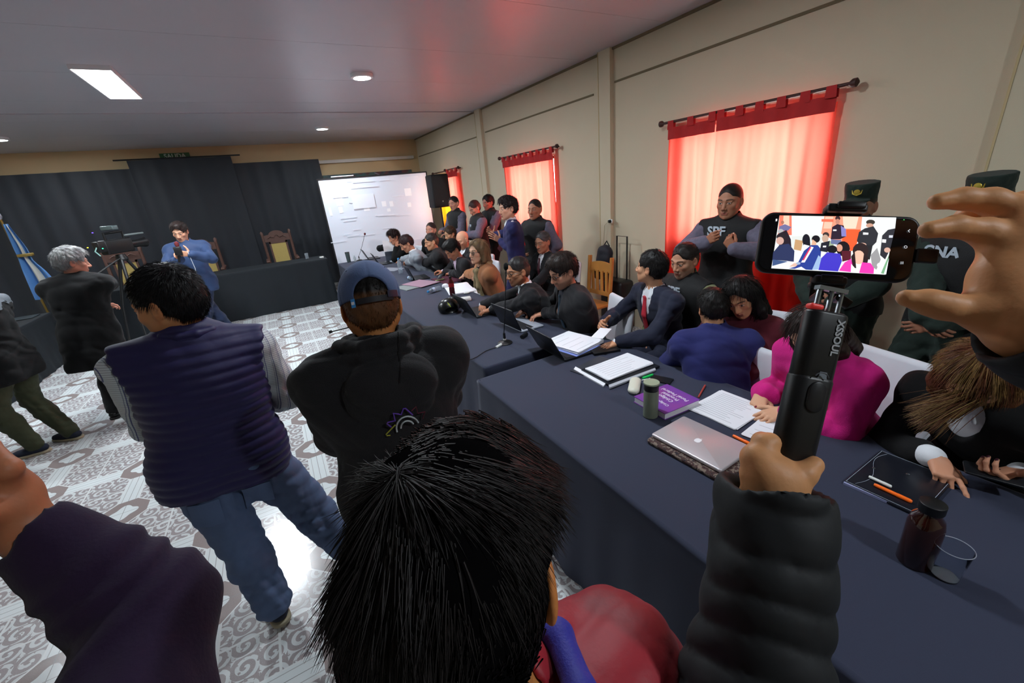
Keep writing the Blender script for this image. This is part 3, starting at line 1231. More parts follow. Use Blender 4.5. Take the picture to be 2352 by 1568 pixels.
def add_torso(S, k, o=0.0, bl=0.0, hem=None, kk=0.05):
    s = k.s; w = k.bw
    fl = (k.tf, 0.66)
    hipL, hipR = k.P-k.tr*0.075*s*w, k.P+k.tr*0.075*s*w
    S.rc(hipL, hipR, 0.105*s+o, 0.105*s+o, kk, (k.tf, 0.85))
    S.rc(k.P-k.tr*0.04*w*s, k.W, 0.125*s*w+o, 0.13*s*w+o, kk, fl)
    S.rc(k.P+k.tr*0.04*w*s, k.W, 0.125*s*w+o, 0.13*s*w+o, kk, fl)
    S.rc(k.W, k.C, 0.13*s*w+o, 0.152*s*w+o, kk, fl)
    mid = k.C+(k.S-k.C)*0.6
    S.rc(k.C, mid, 0.152*s*w+o, 0.125*s*w+o, kk, (k.tf2, 0.68))
    for n_, sd in (('L', -1), ('R', 1)):
        S.rc(mid+k.tr2*sd*0.05*s, k.sh[n_], 0.10*s+o*0.8, 0.062*s+o*0.8, kk, (k.tf2, 0.85))
        S.rc(k.N+k.nu*0.0*s+k.tr2*sd*0.012, k.sh[n_]+k.ub*0.002, 0.050*s+o*0.6, 0.047*s+o*0.6, 0.035)
    if bl:
        S.el(k.W+k.tf*(0.05+bl*0.3)-k.ub*0.02, (0.13*w+o, 0.09+bl+o, 0.15), rot=np.array([k.tr, k.tf, k.ub]).T, k=0.06)


def add_arm(S, k, n_, o=0.0, t0=0.0, t1=1.0, fore=True, cuff=0.0, puff=1.0):
    s = k.s
    sh, el, wr = k.sh[n_], k.el[n_], k.wr[n_]
    A = sh+(el-sh)*t0
    S.rc(A-k.ub*0.006, el, (0.046*s+o*0.9)*puff, (0.042*s+o)*puff, 0.055)
    if fore:
        B = el+(wr-el)*t1
        S.rc(el, el+(B-el)*0.35, (0.042*s+o)*puff, (0.042*s+o)*puff, 0.02)
        S.rc(el+(B-el)*0.35, B, (0.042*s+o)*puff, 0.029*s+o+cuff, 0.02)


def add_legs(S, k, o=0.0, end=1.0, flare=0.0, thick=1.0):
    s = k.s
    for n_ in 'LR':
        h, kn, an = k.hip[n_], k.kn[n_], k.an[n_]
        S.rc(h, kn, (0.085*s+o)*thick, (0.056*s+o)*thick, 0.035)
        A = kn+(an-kn)*end
        m = kn+(A-kn)*0.35
        S.rc(kn, m, (0.056*s+o)*thick, (0.056*s+o*1.0)*thick, 0.03)
        S.rc(m, A, (0.056*s+o)*thick, 0.038*s+o+flare, 0.03)


def hand_prims(S, wr, fd, pn, side, curl=0.4, spread=0.10, thumb=None, sc=1.0, fingers=None, k=0.006):
    """wr wrist, fd finger direction, pn palm normal (out of the palm). side: 'L'/'R'."""
    fd = unit(fd); pn = unit(pn-fd*np.dot(pn, fd))
    sd = 1 if side == 'R' else -1
    # lateral towards the thumb
    lat = np.cross(pn, fd)*(-sd)
    lat = unit(lat)
    L = 0.085*sc
    base = wr
    S.rc(wr-fd*0.03, wr+fd*0.012, 0.027*sc, 0.025*sc, 0.012, (pn, 0.78))
    offs = [0.030, 0.010, -0.010, -0.028]
    lens = [(0.042, 0.025, 0.020), (0.046, 0.029, 0.021), (0.042, 0.026, 0.020), (0.033, 0.020, 0.018)]
    rads = [0.0088, 0.0090, 0.0086, 0.0076]
    joints = []
    for i in range(4):
        kb = wr+fd*(L-abs(i-1)*0.003*sc-(0.006*sc if i == 3 else 0))+lat*offs[i]*sc
        S.rc(wr+fd*0.018*sc+lat*offs[i]*0.62*sc, kb, 0.0135*sc, 0.0112*sc, 0.012)
        c = fingers[i] if fingers else curl
        if not hasattr(c, '__len__'): c = (c*0.9, c*1.15, c*0.8)
        a = 0.0
        d0 = unit(fd+lat*spread*(1.3-i)*0.55)
        p = kb
        js = [p]
        for j in range(3):
            a += c[j]
            d = d0*math.cos(a)+pn*math.sin(a)
            q = p+d*lens[i][j]*sc
            r0 = rads[i]*(1-0.10*j)*sc; r1 = rads[i]*(1-0.10*(j+1))*sc
            S.rc(p, q, r0*(1.1 if j == 0 else 1.04), r1, k*0.8)
            p = q; js.append(p)
        joints.append((js, d, pn*math.cos(a)-d0*math.sin(a)))
    # thenar and thumb
    t = thumb or (0.75, 0.25, 0.35)      # out, towards palm, bend
    tb = wr+fd*0.018*sc+lat*0.020*sc+pn*0.006*sc
    td = unit(fd*(1.05-t[0])+lat*t[0]+pn*t[1])
    t1 = tb+td*0.046*sc
    S.rc(tb, t1, 0.0165*sc, 0.0125*sc, 0.014)
    td2 = unit(td+fd*t[2]*0.9-lat*t[2]*0.25+pn*t[1]*0.4)
    t2 = t1+td2*0.034*sc
    S.rc(t1, t2, 0.0120*sc, 0.0105*sc, k)
    td3 = unit(td2+fd*t[2]*0.6-lat*t[2]*0.35+pn*t[1]*0.3)
    t3 = t2+td3*0.026*sc
    S.rc(t2, t3, 0.0108*sc, 0.0085*sc, k)
    S.el(wr+fd*0.045*sc+pn*0.006*sc, (0.032*sc, 0.014*sc, 0.042*sc), rot=np.array([lat, pn, fd]).T, k=0.012)
    joints.append(([tb, t1, t2, t3], td3, pn))
    return joints


def head_sdf(k, jaw=1.0, nose=1.0, fat=1.0, beard=False, sc=1.0):
    R_ = np.array([k.hR, k.hF, k.hU]).T
    c = k.H; h = k.hs*sc
    S = Sdf()
    def w(x, y, z): return c+R_@(V3(x, y, z)*h)
    def el(x, y, z, r, kk=0.02, op='+', rot=None):
        S.el(w(x, y, z), np.array(r)*h, rot=R_ if rot is None else R_@rot, k=kk*h, op=op)
    def rc(a, b, ra, rb, kk=0.01, op='+'):
        S.rc(w(*a), w(*b), ra*h, rb*h, kk*h, None, op)
    el(0, -0.014, 0.035, (0.075, 0.094, 0.086))
    el(0, 0.022, -0.02, (0.064*fat, 0.068, 0.085), 0.03)
    el(0, 0.036, -0.062, (0.046*fat*jaw, 0.050, 0.048), 0.03)
    for sd in (-1, 1):
        rc((sd*0.056*fat, -0.002, -0.045), (sd*0.022*jaw, 0.066, -0.094), 0.016*fat, 0.013, 0.025)
        rc((sd*0.046, 0.066, 0.026), (sd*0.012, 0.084, 0.024), 0.010, 0.010, 0.014)
        el(sd*0.043, 0.056, -0.020, (0.021, 0.022, 0.018), 0.02)
    rc((0, 0.074, -0.100), (0, 0.070, -0.096), 0.017, 0.016, 0.02)
    for sd in (-1, 1):
        el(sd*0.031, 0.098, 0.006, (0.017, 0.016, 0.010), 0.014, '-')
    for sd in (-1, 1):
        el(sd*0.031, 0.0745, 0.004, (0.0135, 0.0135, 0.0125), 0.002)
        rc((sd*0.018, 0.0865, 0.0125), (sd*0.045, 0.078, 0.011), 0.0035, 0.0035, 0.004)
        rc((sd*0.020, 0.0855, -0.004), (sd*0.042, 0.079, -0.003), 0.0030, 0.0030, 0.005)
    rc((0, 0.084, 0.012), (0, 0.108*nose**0.3, -0.030), 0.0085, 0.0120*nose, 0.012)
    for sd in (-1, 1):
        el(sd*0.0125*nose, 0.098, -0.036, (0.0085, 0.011, 0.0085), 0.006)
    rc((-0.019, 0.088, -0.0625), (0.019, 0.088, -0.0625), 0.0055, 0.0055, 0.008)
    rc((0, 0.0945, -0.0615), (0, 0.0945, -0.0615), 0.006, 0.006, 0.006)
    rc((-0.015, 0.087, -0.0735), (0.015, 0.087, -0.0735), 0.0068, 0.0068, 0.008)
    rc((-0.018, 0.099, -0.0675), (0.018, 0.099, -0.0675), 0.0022, 0.0022, 0.003, '-')
    for sd in (-1, 1):
        a = math.radians(18*sd); b = math.radians(-12)
        E_ = np.array([[math.cos(a), -math.sin(a), 0], [math.sin(a), math.cos(a), 0], [0, 0, 1]])
        el(sd*0.080, -0.012, -0.008, (0.0070, 0.019, 0.032), 0.008, rot=E_)
        el(sd*0.078, -0.004, -0.024, (0.008, 0.010, 0.014), 0.006)
        el(sd*0.089, -0.008, -0.002, (0.006, 0.011, 0.017), 0.006, '-', rot=E_)
    return S


def face_paint(k, V, skin, hairc, beard=None, brow=1.0, lips=(150, 82, 76), tone=0.0, sc=1.0, female=False):
    R_ = np.array([k.hR, k.hF, k.hU]).T
    L = (V-k.H)@R_/(k.hs*sc)
    sk = np.array(cl(skin)[:3])
    C = np.tile(sk, (len(V), 1))
    r = np.random.RandomState(3)
    def blend(m, col):
        c = np.array(col)
        C[:] = C*(1-m[:, None])+c*m[:, None]
    def sm(d, a, b):
        t = np.clip((d-a)/(b-a), 0, 1)
        return t*t*(3-2*t)
    x, y, z = L[:, 0], L[:, 1], L[:, 2]
    ax_ = np.abs(x)
    # warm cheeks, nose and ears
    warm = sk*np.array([1.05, 0.78, 0.74])
    blend(0.5*(1-sm(np.sqrt((ax_-0.042)**2+(y-0.07)**2+(z+0.025)**2), 0.008, 0.030)), warm)
    blend(0.5*(1-sm(np.sqrt(x**2+(y-0.108)**2+(z+0.03)**2), 0.006, 0.022)), warm)
    blend(0.5*sm(ax_, 0.074, 0.084), warm)
    if beard is not None:
        bc, st = beard
        jawm = sm(-z, 0.040, 0.062)*sm(y, -0.02, 0.01)*(1-sm(-z, 0.125, 0.15))
        mus = (1-sm(ax_, 0.026, 0.036))*(1-sm(np.abs(z+0.052), 0.006, 0.012))*sm(y, 0.07, 0.08)
        lipm = (1-sm(ax_, 0.016, 0.022))*(1-sm(np.abs(z+0.068), 0.007, 0.011))*sm(y, 0.08, 0.09)
        m_ = np.maximum(jawm, mus)*(1-lipm)*st
        blend(m_*(0.75+0.25*np.sin(x*900)*np.sin(z*800)), np.array(cl(bc)[:3]))
    lp = (1-sm(ax_, 0.016, 0.023))*(1-sm(np.abs(z+0.0675), 0.006, 0.010))*sm(y, 0.082, 0.088)
    blend(lp*0.8, np.array(cl(lips)[:3]))
    br = (1-sm(np.abs(z-(0.0255+0.004*np.cos((ax_-0.034)*60))), 0.0025, 0.0055))*sm(ax_, 0.011, 0.016)*(1-sm(ax_, 0.050, 0.056))*sm(y, 0.05, 0.06)
    blend(br*0.85*brow, np.array(cl(hairc)[:3])*0.8)
    # eyes
    ex = ax_-0.031
    lid = (1-sm(np.abs(ex)/0.0135+np.abs(z-0.0035)/0.0065, 0.85, 1.05))*sm(y, 0.076, 0.080)
    blend(lid, np.array([0.62, 0.58, 0.55]))
    ir = (1-sm(np.sqrt(ex**2+(z-0.0035)**2), 0.0045, 0.0060))*sm(y, 0.080, 0.083)
    blend(ir*lid, np.array([0.02, 0.012, 0.008]))
    lash = (1-sm(np.abs(z-(0.0095-22*ex**2)), 0.0010, 0.0024))*(1-sm(np.abs(ex), 0.014, 0.017))*sm(y, 0.070, 0.075)
    blend(lash*0.8, np.array([0.02, 0.015, 0.012]))
    return C


def hair_build(k, style, color, h, name, parent, density=1.0, seed=0, sc=1.0, color2=None, skinc=None):
    """style: short, crop, buzz, bald, combed, wavy, bob, long, bun, tied"""
    R_ = np.array([k.hR, k.hF, k.hU]).T
    c = k.H; q = k.hs*sc
    S = Sdf()
    def w(x, y, z): return c+R_@(V3(x, y, z)*q)
    def el(x, y, z, r, kk=0.02, op='+', rot=None):
        S.el(w(x, y, z), np.array(r)*q, rot=R_ if rot is None else R_@rot, k=kk*q, op=op)
    def rc(a, b, ra, rb, kk=0.01, op='+', flat=None):
        S.rc(w(*a), w(*b), ra*q, rb*q, kk*q, flat, op)
    th = {'buzz': 0.0035, 'crop': 0.006, 'short': 0.011, 'combed': 0.013, 'wavy': 0.017, 'thick': 0.018, 'bob': 0.014, 'long': 0.013, 'bun': 0.010, 'fringe': 0.016}[style]
    el(0, -0.016, 0.035, (0.075+th, 0.095+th, 0.086+th))
    el(0, -0.045, -0.010, (0.066+th*0.8, 0.060+th, 0.065+th*0.5), 0.03)
    if style in ('combed', 'wavy', 'thick', 'fringe'):
        el(0, 0.030, 0.100, (0.058, 0.055, 0.034), 0.03)
    if style == 'fringe':
        el(0.0, 0.060, 0.075, (0.062, 0.032, 0.030), 0.03)
    if style == 'long':
        for sd in (-1, 1):
            rc((sd*0.070, 0.0, 0.03), (sd*0.085, 0.015, -0.10), 0.030, 0.036, 0.03)
            rc((sd*0.085, 0.015, -0.10), (sd*0.088, 0.045, -0.24), 0.036, 0.026, 0.03)
            rc((sd*0.050, -0.05, 0.0), (sd*0.055, -0.085, -0.22), 0.055, 0.045, 0.03)
        rc((0, -0.06, 0.0), (0, -0.085, -0.24), 0.06, 0.05, 0.03)
    if style == 'bob':
        for sd in (-1, 1):
            rc((sd*0.068, -0.01, 0.03), (sd*0.082, 0.0, -0.09), 0.030, 0.030, 0.03)
            rc((sd*0.04, -0.06, 0.0), (sd*0.05, -0.075, -0.12), 0.055, 0.045, 0.03)
    if style == 'bun':
        rc((0, -0.09, -0.03), (0, -0.12, -0.06), 0.03, 0.034, 0.02)
    # face opening
    low = {'buzz': 0.0, 'crop': 0.0}.get(style, 0.0)
    hl = {'fringe': -0.012, 'buzz': 0.012, 'crop': 0.010, 'short': 0.006, 'combed': 0.008}.get(style, 0.0)
    el(0, 0.110, -0.020+hl, (0.068, 0.070, 0.104), 0.008, '-')
    if style not in ('long', 'bob'):
        for sd in (-1, 1):
            el(sd*0.090, 0.040, -0.040, (0.042, 0.050, 0.064), 0.008, '-')
            el(sd*0.100, -0.008, -0.024, (0.034, 0.034, 0.046), 0.006, '-')
            el(sd*0.085, -0.035, -0.085, (0.045, 0.050, 0.050), 0.008, '-')
    else:
        el(0, 0.10, -0.03, (0.064, 0.078, 0.115), 0.02, '-')
    cuts = []
    if style not in ('long', 'bob'):
        cuts.append((w(0, -0.08, -0.075), -R_[:, 2]*1.0+R_[:, 1]*0.15))
    wf = wrinkle(seed+5, 0.0022 if style not in ('wavy', 'thick') else 0.006, 70)
    V, Q = S.mesh(h, disp=wf if style not in ('buzz',) else None, cuts=cuts)
    bag = Bag()
    base = np.array(cl(color)[:3])
    rs = np.random.RandomState(seed)
    L = (V-c)@R_/q
    var = 1+0.25*np.sin(L[:, 0]*160+7*np.sin(L[:, 2]*40))[:, None]*np.ones(3)
    if color2 is not None:
        m_ = (0.5+0.5*np.sin(L[:, 0]*90+L[:, 2]*30+3*np.sin(L[:, 1]*40)))[:, None]*0.8
        m_ = m_*np.clip((L[:, 2:3]+0.02)/0.10, 0.25, 1)
        C = base*(1-m_)+np.array(cl(color2)[:3])*m_
    else:
        C = base*var
    if style in ('buzz', 'crop') and skinc is not None:
        f_ = np.clip((L[:, 2]+0.02)/0.055, 0.74, 1)[:, None]
        C = C*f_+np.array(cl(skinc)[:3])*(1-f_)*0.75
    bag.add(V, Q, np.clip(C, 0.001, 1))
    # strands following the surface
    nS = int({'buzz': 500, 'crop': 900, 'short': 1300, 'combed': 1500, 'wavy': 1800, 'thick': 2200, 'fringe': 1800, 'bob': 1600, 'long': 2200, 'bun': 900}[style]*density)
    if nS and len(V):
        ctr = c+R_@V3(0, -0.016, 0.02)*q
        idx = rs.randint(0, len(V), nS)
        Li = L[idx]
        idx = idx[~((Li[:, 1] > 0.045) & (Li[:, 2] < 0.082) & (np.abs(Li[:, 0]) < 0.075))]
        nS = len(idx)
        p = V[idx]
        nn = p-ctr; nn /= np.linalg.norm(nn, axis=1)[:, None]
        crown = k.hU*0.9-k.hF*0.5
        away = nn-crown; away -= nn*np.sum(away*nn, 1)[:, None]
        away /= np.linalg.norm(away, axis=1)[:, None]+1e-9
        ln = {'buzz': 0.007, 'crop': 0.014, 'short': 0.028, 'combed': 0.038, 'wavy': 0.045, 'thick': 0.05, 'fringe': 0.045, 'bob': 0.06, 'long': 0.10, 'bun': 0.03}[style]*q
        d = nn*{'buzz': 0.9, 'crop': 0.7, 'short': 0.42, 'thick': 0.5}.get(style, 0.25)+away
        SV, SQ = strands(p-nn*0.003, d, ln, max(0.0011, h*0.17), seed, grav=0.5 if style in ('long', 'bob') else 0.15, curl=0.25 if style in ('wavy', 'thick') else 0.12, seg=4)
        cc = C[idx] if C.ndim == 2 else base
        cc = np.clip(cc*(0.7+0.7*rs.rand(nS, 1)), 0.001, 1)
        bag.add(SV, SQ, np.repeat(cc, 5*3, axis=0))
    return bag.build(name, M_hair, parent)


def person(label, k, skin=(196, 148, 116), hair=None, hairc=(22, 17, 15), outfit=None, beard=None, h=0.008, hh=None, hands=None, gaze=None, head=True,
           glasses=False, name='person', legsm=None, shoes=None, group=None, fat=1.0, nose=1.0, lips=(150, 82, 76), hdens=1.0, seed=1, brow=1.0, female=False,
           hairc2=None, nails=None, bodyh=None, jaw=1.0):
    """builds a person: one skin body mesh, hair and clothes as children. Returns the empty."""
    e = empty(name, k.loc, label, 'person', group)
    hh = hh or h
    bag = Bag()
    B = Sdf()
    add_torso(B, k, 0.0)
    B.rc(k.N-k.nu*0.02, k.H-k.hU*0.055*k.hs-k.hF*0.015, 0.058*k.s, 0.052*k.s, 0.03)
    for n_ in 'LR':
        add_arm(B, k, n_)
    add_legs(B, k)
    bh = bodyh or max(h*1.3, 0.010)
    V, Q = B.mesh(bh)
    sk = np.array(cl(skin)[:3])
    bag.add(V, Q, sk)
    hd = Sdf()
    hd = head_sdf(k, fat=fat, nose=nose, jaw=jaw)
    hd.rc(k.H-k.hU*0.045*k.hs-k.hF*0.018, k.N+k.nu*0.01, 0.052*k.s, 0.058*k.s, 0.03)
    V, Q = hd.mesh(hh*0.62)
    bag.add(V, Q, face_paint(k, V, skin, hairc, beard, brow, lips))
    hj = {}
    for n_ in 'LR':
        hd_ = (hands or {}).get(n_, {})
        wr, el_ = k.wr[n_], k.el[n_]
        fd = hd_.get('fd', wr-el_)
        pn = hd_.get('pn', None)
        if pn is None:
            sd = 1 if n_ == 'R' else -1
            pn = -k.Rt*sd+V3(0, 0, -0.2) if k.wr[n_][2] < k.P[2]+0.15 and k.mode == 'stand' else V3(0, 0, -1)
        S_ = Sdf()
        S_.rc(wr-unit(wr-el_)*0.07, wr, 0.031*k.s, 0.027*k.s, 0.01)
        if hd_.get('custom'):
            hj[n_] = hd_['custom'](S_)
        else:
            hj[n_] = hand_prims(S_, wr, fd, np.array(pn, float), n_, hd_.get('curl', 0.45), hd_.get('spread', 0.1), hd_.get('thumb'), hd_.get('sc', 1.0)*k.s**0.5, hd_.get('fingers'))
        V, Q = S_.mesh(max(0.0024, hd_.get('h', hh*0.55)), pad=0.012)
        C = np.tile(sk*np.array([1.0, 0.93, 0.9]), (len(V), 1))
        for (js, d, pb) in hj[n_]:
            for j_ in js[1:-1]:
                dd = np.linalg.norm(V-j_, axis=1)
                C *= (1-0.10*np.exp(-(dd/0.009)**2))[:, None]
            if nails is not None or hh < 0.006:
                tip = js[-1]-pb*0.006
                dd = np.linalg.norm(V-tip-d*0.001, axis=1)
                m_ = (dd < 0.0072)[:, None]
                C = np.where(m_, np.array(cl(nails or (214, 170, 150))[:3]), C)
        bag.add(V, Q, C)
    bag.build('body', M_skin, e)
    k.hj = hj
    if hair and hair != 'bald':
        hair_build(k, hair, hairc, hh*0.8, 'hair', e, hdens, seed, color2=hairc2, skinc=skin)
    if glasses:
        R_ = np.array([k.hR, k.hF, k.hU]).T
        q = MB()
        w = lambda x, y, z: k.H+R_@(V3(x, y, z)*k.hs)
        for sd in (-1, 1):
            pts = [w(sd*0.031+0.023*math.cos(a), 0.096, 0.002+0.017*math.sin(a)) for a in [i*math.pi/8 for i in range(17)]]
            q.tube(pts, 0.0021*k.hs, 6)
            q.tube([w(sd*0.054, 0.096, 0.006), w(sd*0.074, 0.07, 0.008), w(sd*0.080, -0.005, 0.006)], 0.0020*k.hs, 6)
        q.tube([w(-0.008, 0.098, 0.006), w(0.008, 0.098, 0.006)], 0.0018, 6)
        g = q.build('eyeglasses', mat('dark_glasses_frame', (28, 24, 24), rough=0.3), e, smooth=True)
        q = MB()
        for sd in (-1, 1):
            q.lathe(w(sd*0.031, 0.0955, 0.002), [(0.0215*k.hs, 0), (0.0215*k.hs, 0.0008)], 20, ax=np.array([k.hR, k.hU, k.hF]).T)
        q.build('lens', mat('clear_lens', (250, 250, 250), rough=0.02, trans=1.0, ior=1.02), g)
    for f in (outfit or []):
        f(k, e, h)
    return e


# ---- garments: each returns a function (k, parent, voxel) ----
def g_top(name, m, o=0.016, arm_o=0.014, t1=0.93, hem=0.10, wr=0.003, bl=0.0, vcut=None, collar=None, arms='LR', disp=None, seed=0, zip_=False, hood=False, cuff=0.004, flare=0.0, puff=1.0, armhole=None, up=0.0, side_t1=None):
    def f(k, e, h):
        S = Sdf()
        add_torso(S, k, o, bl)
        hb = k.P-k.ub*hem*k.s
        if hem > 0:
            S.rc(k.P-k.tr*0.075*k.s*k.bw, hb-k.tr*0.080*k.s*k.bw, 0.107*k.s+o, 0.108*k.s+o+flare, 0.04, (k.tf, 0.85))
            S.rc(k.P+k.tr*0.075*k.s*k.bw, hb+k.tr*0.080*k.s*k.bw, 0.107*k.s+o, 0.108*k.s+o+flare, 0.04, (k.tf, 0.85))
        for n_ in arms:
            add_arm(S, k, n_, arm_o, t1=(side_t1 or {}).get(n_, t1), cuff=cuff, puff=puff)
        nk = k.N+k.nu*0.03*k.s
        if collar == 'stand':
            S.rc(k.N-k.nu*0.005, k.N+k.nu*0.062*k.s, 0.078*k.s, 0.074*k.s, 0.02)
            S.rc(k.N+k.nu*0.05*k.s, k.N+k.nu*0.14*k.s, 0.064*k.s, 0.066*k.s, 0.006, None, '-')
        elif collar == 'fold':
            S.rc(k.N-k.nu*0.01-k.tf*0.005, k.N+k.nu*0.030*k.s-k.tf*0.01, 0.085*k.s, 0.072*k.s, 0.02)
            S.rc(k.N+k.nu*0.03*k.s, k.N+k.nu*0.14*k.s, 0.061*k.s, 0.066*k.s, 0.006, None, '-')
        elif collar == 'high':
            S.rc(k.N-k.nu*0.005, k.N+k.nu*0.085*k.s, 0.082*k.s, 0.076*k.s, 0.02)
            S.rc(k.N+k.nu*0.07*k.s, k.N+k.nu*0.2*k.s, 0.062*k.s, 0.066*k.s, 0.006, None, '-')
        else:
            S.rc(k.N+k.nu*0.035*k.s, k.N+k.nu*0.16*k.s, 0.060*k.s, 0.070*k.s, 0.01, None, '-')
        if vcut:
            a = k.N+k.tf2*0.075*k.s+k.nu*0.02
            d_ = k.C+k.tf2*(0.135*k.bw*k.s+o+0.01)-k.ub*(vcut-0.33)*k.s
            S.rc(a, d_, 0.066*k.s, 0.012, 0.006, None, '-')
            S.rc(k.N+k.nu*0.02*k.s, k.N+k.nu*0.16*k.s, 0.064*k.s, 0.075*k.s, 0.006, None, '-')
        if hood:
            b0 = k.N-k.tf2*0.125*k.s-k.ub*0.03
            RR = np.array([k.tr2, k.tf2, k.ub]).T
            S.el(b0-k.ub*0.050*k.s, (0.155*k.s, 0.070*k.s, 0.125*k.s), rot=RR, k=0.004)
            for zz, rr_, rt_ in ((0.028, 0.100, 0.030), (0.062, 0.098, 0.026)):
                for i in range(12):
                    a0, a1 = i*math.pi/6, (i+1)*math.pi/6
                    ff = lambda a: k.N+k.tr2*((rr_+0.018)*math.cos(a))+k.tf2*(rr_*math.sin(a)-0.012)+k.nu*(zz-0.012*math.sin(a))
                    S.rc(ff(a0), ff(a1), rt_, rt_, 0.005)
            S.rc(k.N+k.nu*0.06*k.s, k.N+k.nu*0.2*k.s, 0.064*k.s, 0.07*k.s, 0.006, None, '-')
        d0 = wrinkle(seed+11, wr, 24)
        dd = (lambda P: d0(P)+disp(k, P)) if disp else d0
        if k.mode == 'stand' or hem <= 0:
            pass
        V, Q = S.mesh(h, disp=dd, cuts=[(k.P-k.ub*(hem+0.07)*k.s, -k.ub)] if hem > 0 else [])
        return mk(name, V, Q, m, e)
    return f


def g_shirt(m, o=0.006, name='shirt', collar=True, t1=1.0, arm_o=0.006, arms='LR'):
    def f(k, e, h):
        S = Sdf()
        add_torso(S, k, o)
        for n_ in arms:
            add_arm(S, k, n_, arm_o, t1=t1, cuff=0.003)
        if collar:
            S.rc(k.N-k.nu*0.005, k.N+k.nu*0.045*k.s, 0.070*k.s, 0.067*k.s, 0.012)
            for sd in (-1, 1):
                S.rc(k.N+k.nu*0.040*k.s+k.tf2*0.045*k.s+k.tr2*sd*0.022, k.N-k.nu*0.008+k.tf2*0.085*k.s+k.tr2*sd*0.038, 0.014, 0.008, 0.004)
        S.rc(k.N+k.nu*0.05*k.s, k.N+k.nu*0.2*k.s, 0.0595*k.s, 0.066*k.s, 0.006, None, '-')
        V, Q = S.mesh(h, disp=wrinkle(5, 0.002, 22))
        return mk(name, V, Q, m, e)
    return f


def g_cuffs(m, ext=0.02, arms='LR', name='shirt_cuff'):
    def f(k, e, h):
        for n_ in arms:
            u = unit(k.wr[n_]-k.el[n_])
            q = Sdf()
            q.rc(k.wr[n_]-u*0.05, k.wr[n_]-u*(0.006-ext*0.3), 0.037*k.s, 0.036*k.s, 0.004)
            V, Q = q.mesh(max(h*0.6, 0.004))
            mk(name, V, Q, m, e)
    return f


def g_tie(m, l=0.30):
    def f(k, e, h):
        fr = k.tf2
        base = 0.098*k.s
        a = k.N+fr*base-k.nu*0.012*k.s
        b_ = k.C+fr*(0.152*k.bw*k.s*0.70+0.026)+k.ub*0.02
        c_ = k.W+fr*(0.14*k.bw*k.s*0.70+0.032)+k.ub*0.02
        S = Sdf()
        S.rc(a+k.nu*0.004, a-k.nu*0.018, 0.017, 0.012, 0.004, (fr, 0.6))
        S.rc(a-k.nu*0.012, b_, 0.017, 0.028, 0.006, (fr, 0.45))
        S.rc(b_, c_, 0.028, 0.036, 0.004, (fr, 0.3))
        V, Q = S.mesh(max(0.0045, h*0.6))
        return mk('necktie', V, Q, m, e)
    return f


def g_lapels(m, depth=0.2):
    def f(k, e, h):
        fr = k.tf2
        S = Sdf()
        for sd in (-1, 1):
            a = k.N+k.tr2*sd*0.070*k.s+fr*0.02+k.nu*0.018*k.s
            b_ = k.N+k.tr2*sd*0.082*k.s+fr*0.078*k.s-k.ub*0.05*k.s
            c_ = k.C+fr*(0.152*k.bw*k.s*0.72+0.018)-k.ub*(depth-0.12)*k.s+k.tr2*sd*0.02
            S.rc(a, b_, 0.013, 0.021, 0.008)
            S.rc(b_, c_, 0.024, 0.010, 0.01, (fr, 0.5))
        S.rc(k.N+k.tr2*0.07*k.s+k.nu*0.018*k.s, k.N-k.tf2*0.078*k.s+k.nu*0.02, 0.013, 0.013, 0.01)
        S.rc(k.N-k.tr2*0.07*k.s+k.nu*0.018*k.s, k.N-k.tf2*0.078*k.s+k.nu*0.02, 0.013, 0.013, 0.01)
        V, Q = S.mesh(max(0.005, h*0.7))
        return mk('jacket_lapel', V, Q, m, e)
    return f


def g_pants(m, o=0.016, name='trousers', flare=0.012, end=0.97, thick=1.0, wr=0.004, seed=3, belt=None, bl=0.0):
    def f(k, e, h):
        S = Sdf()
        s = k.s
        S.rc(k.P-k.tr*0.075*s*k.bw, k.P+k.tr*0.075*s*k.bw, 0.108*s+o, 0.108*s+o, 0.05, (k.tf, 0.88))
        S.rc(k.P-k.tr*0.04*s*k.bw, k.W, 0.128*s*k.bw+o, 0.118*s*k.bw+o, 0.05, (k.tf, 0.70))
        S.rc(k.P+k.tr*0.04*s*k.bw, k.W, 0.128*s*k.bw+o, 0.118*s*k.bw+o, 0.05, (k.tf, 0.70))
        add_legs(S, k, o, end, flare, thick)
        d0 = wrinkle(seed, wr, 30)
        V, Q = S.mesh(h, disp=d0, cuts=[(k.W, k.ub)])
        return mk(name, V, Q, m, e)
    return f


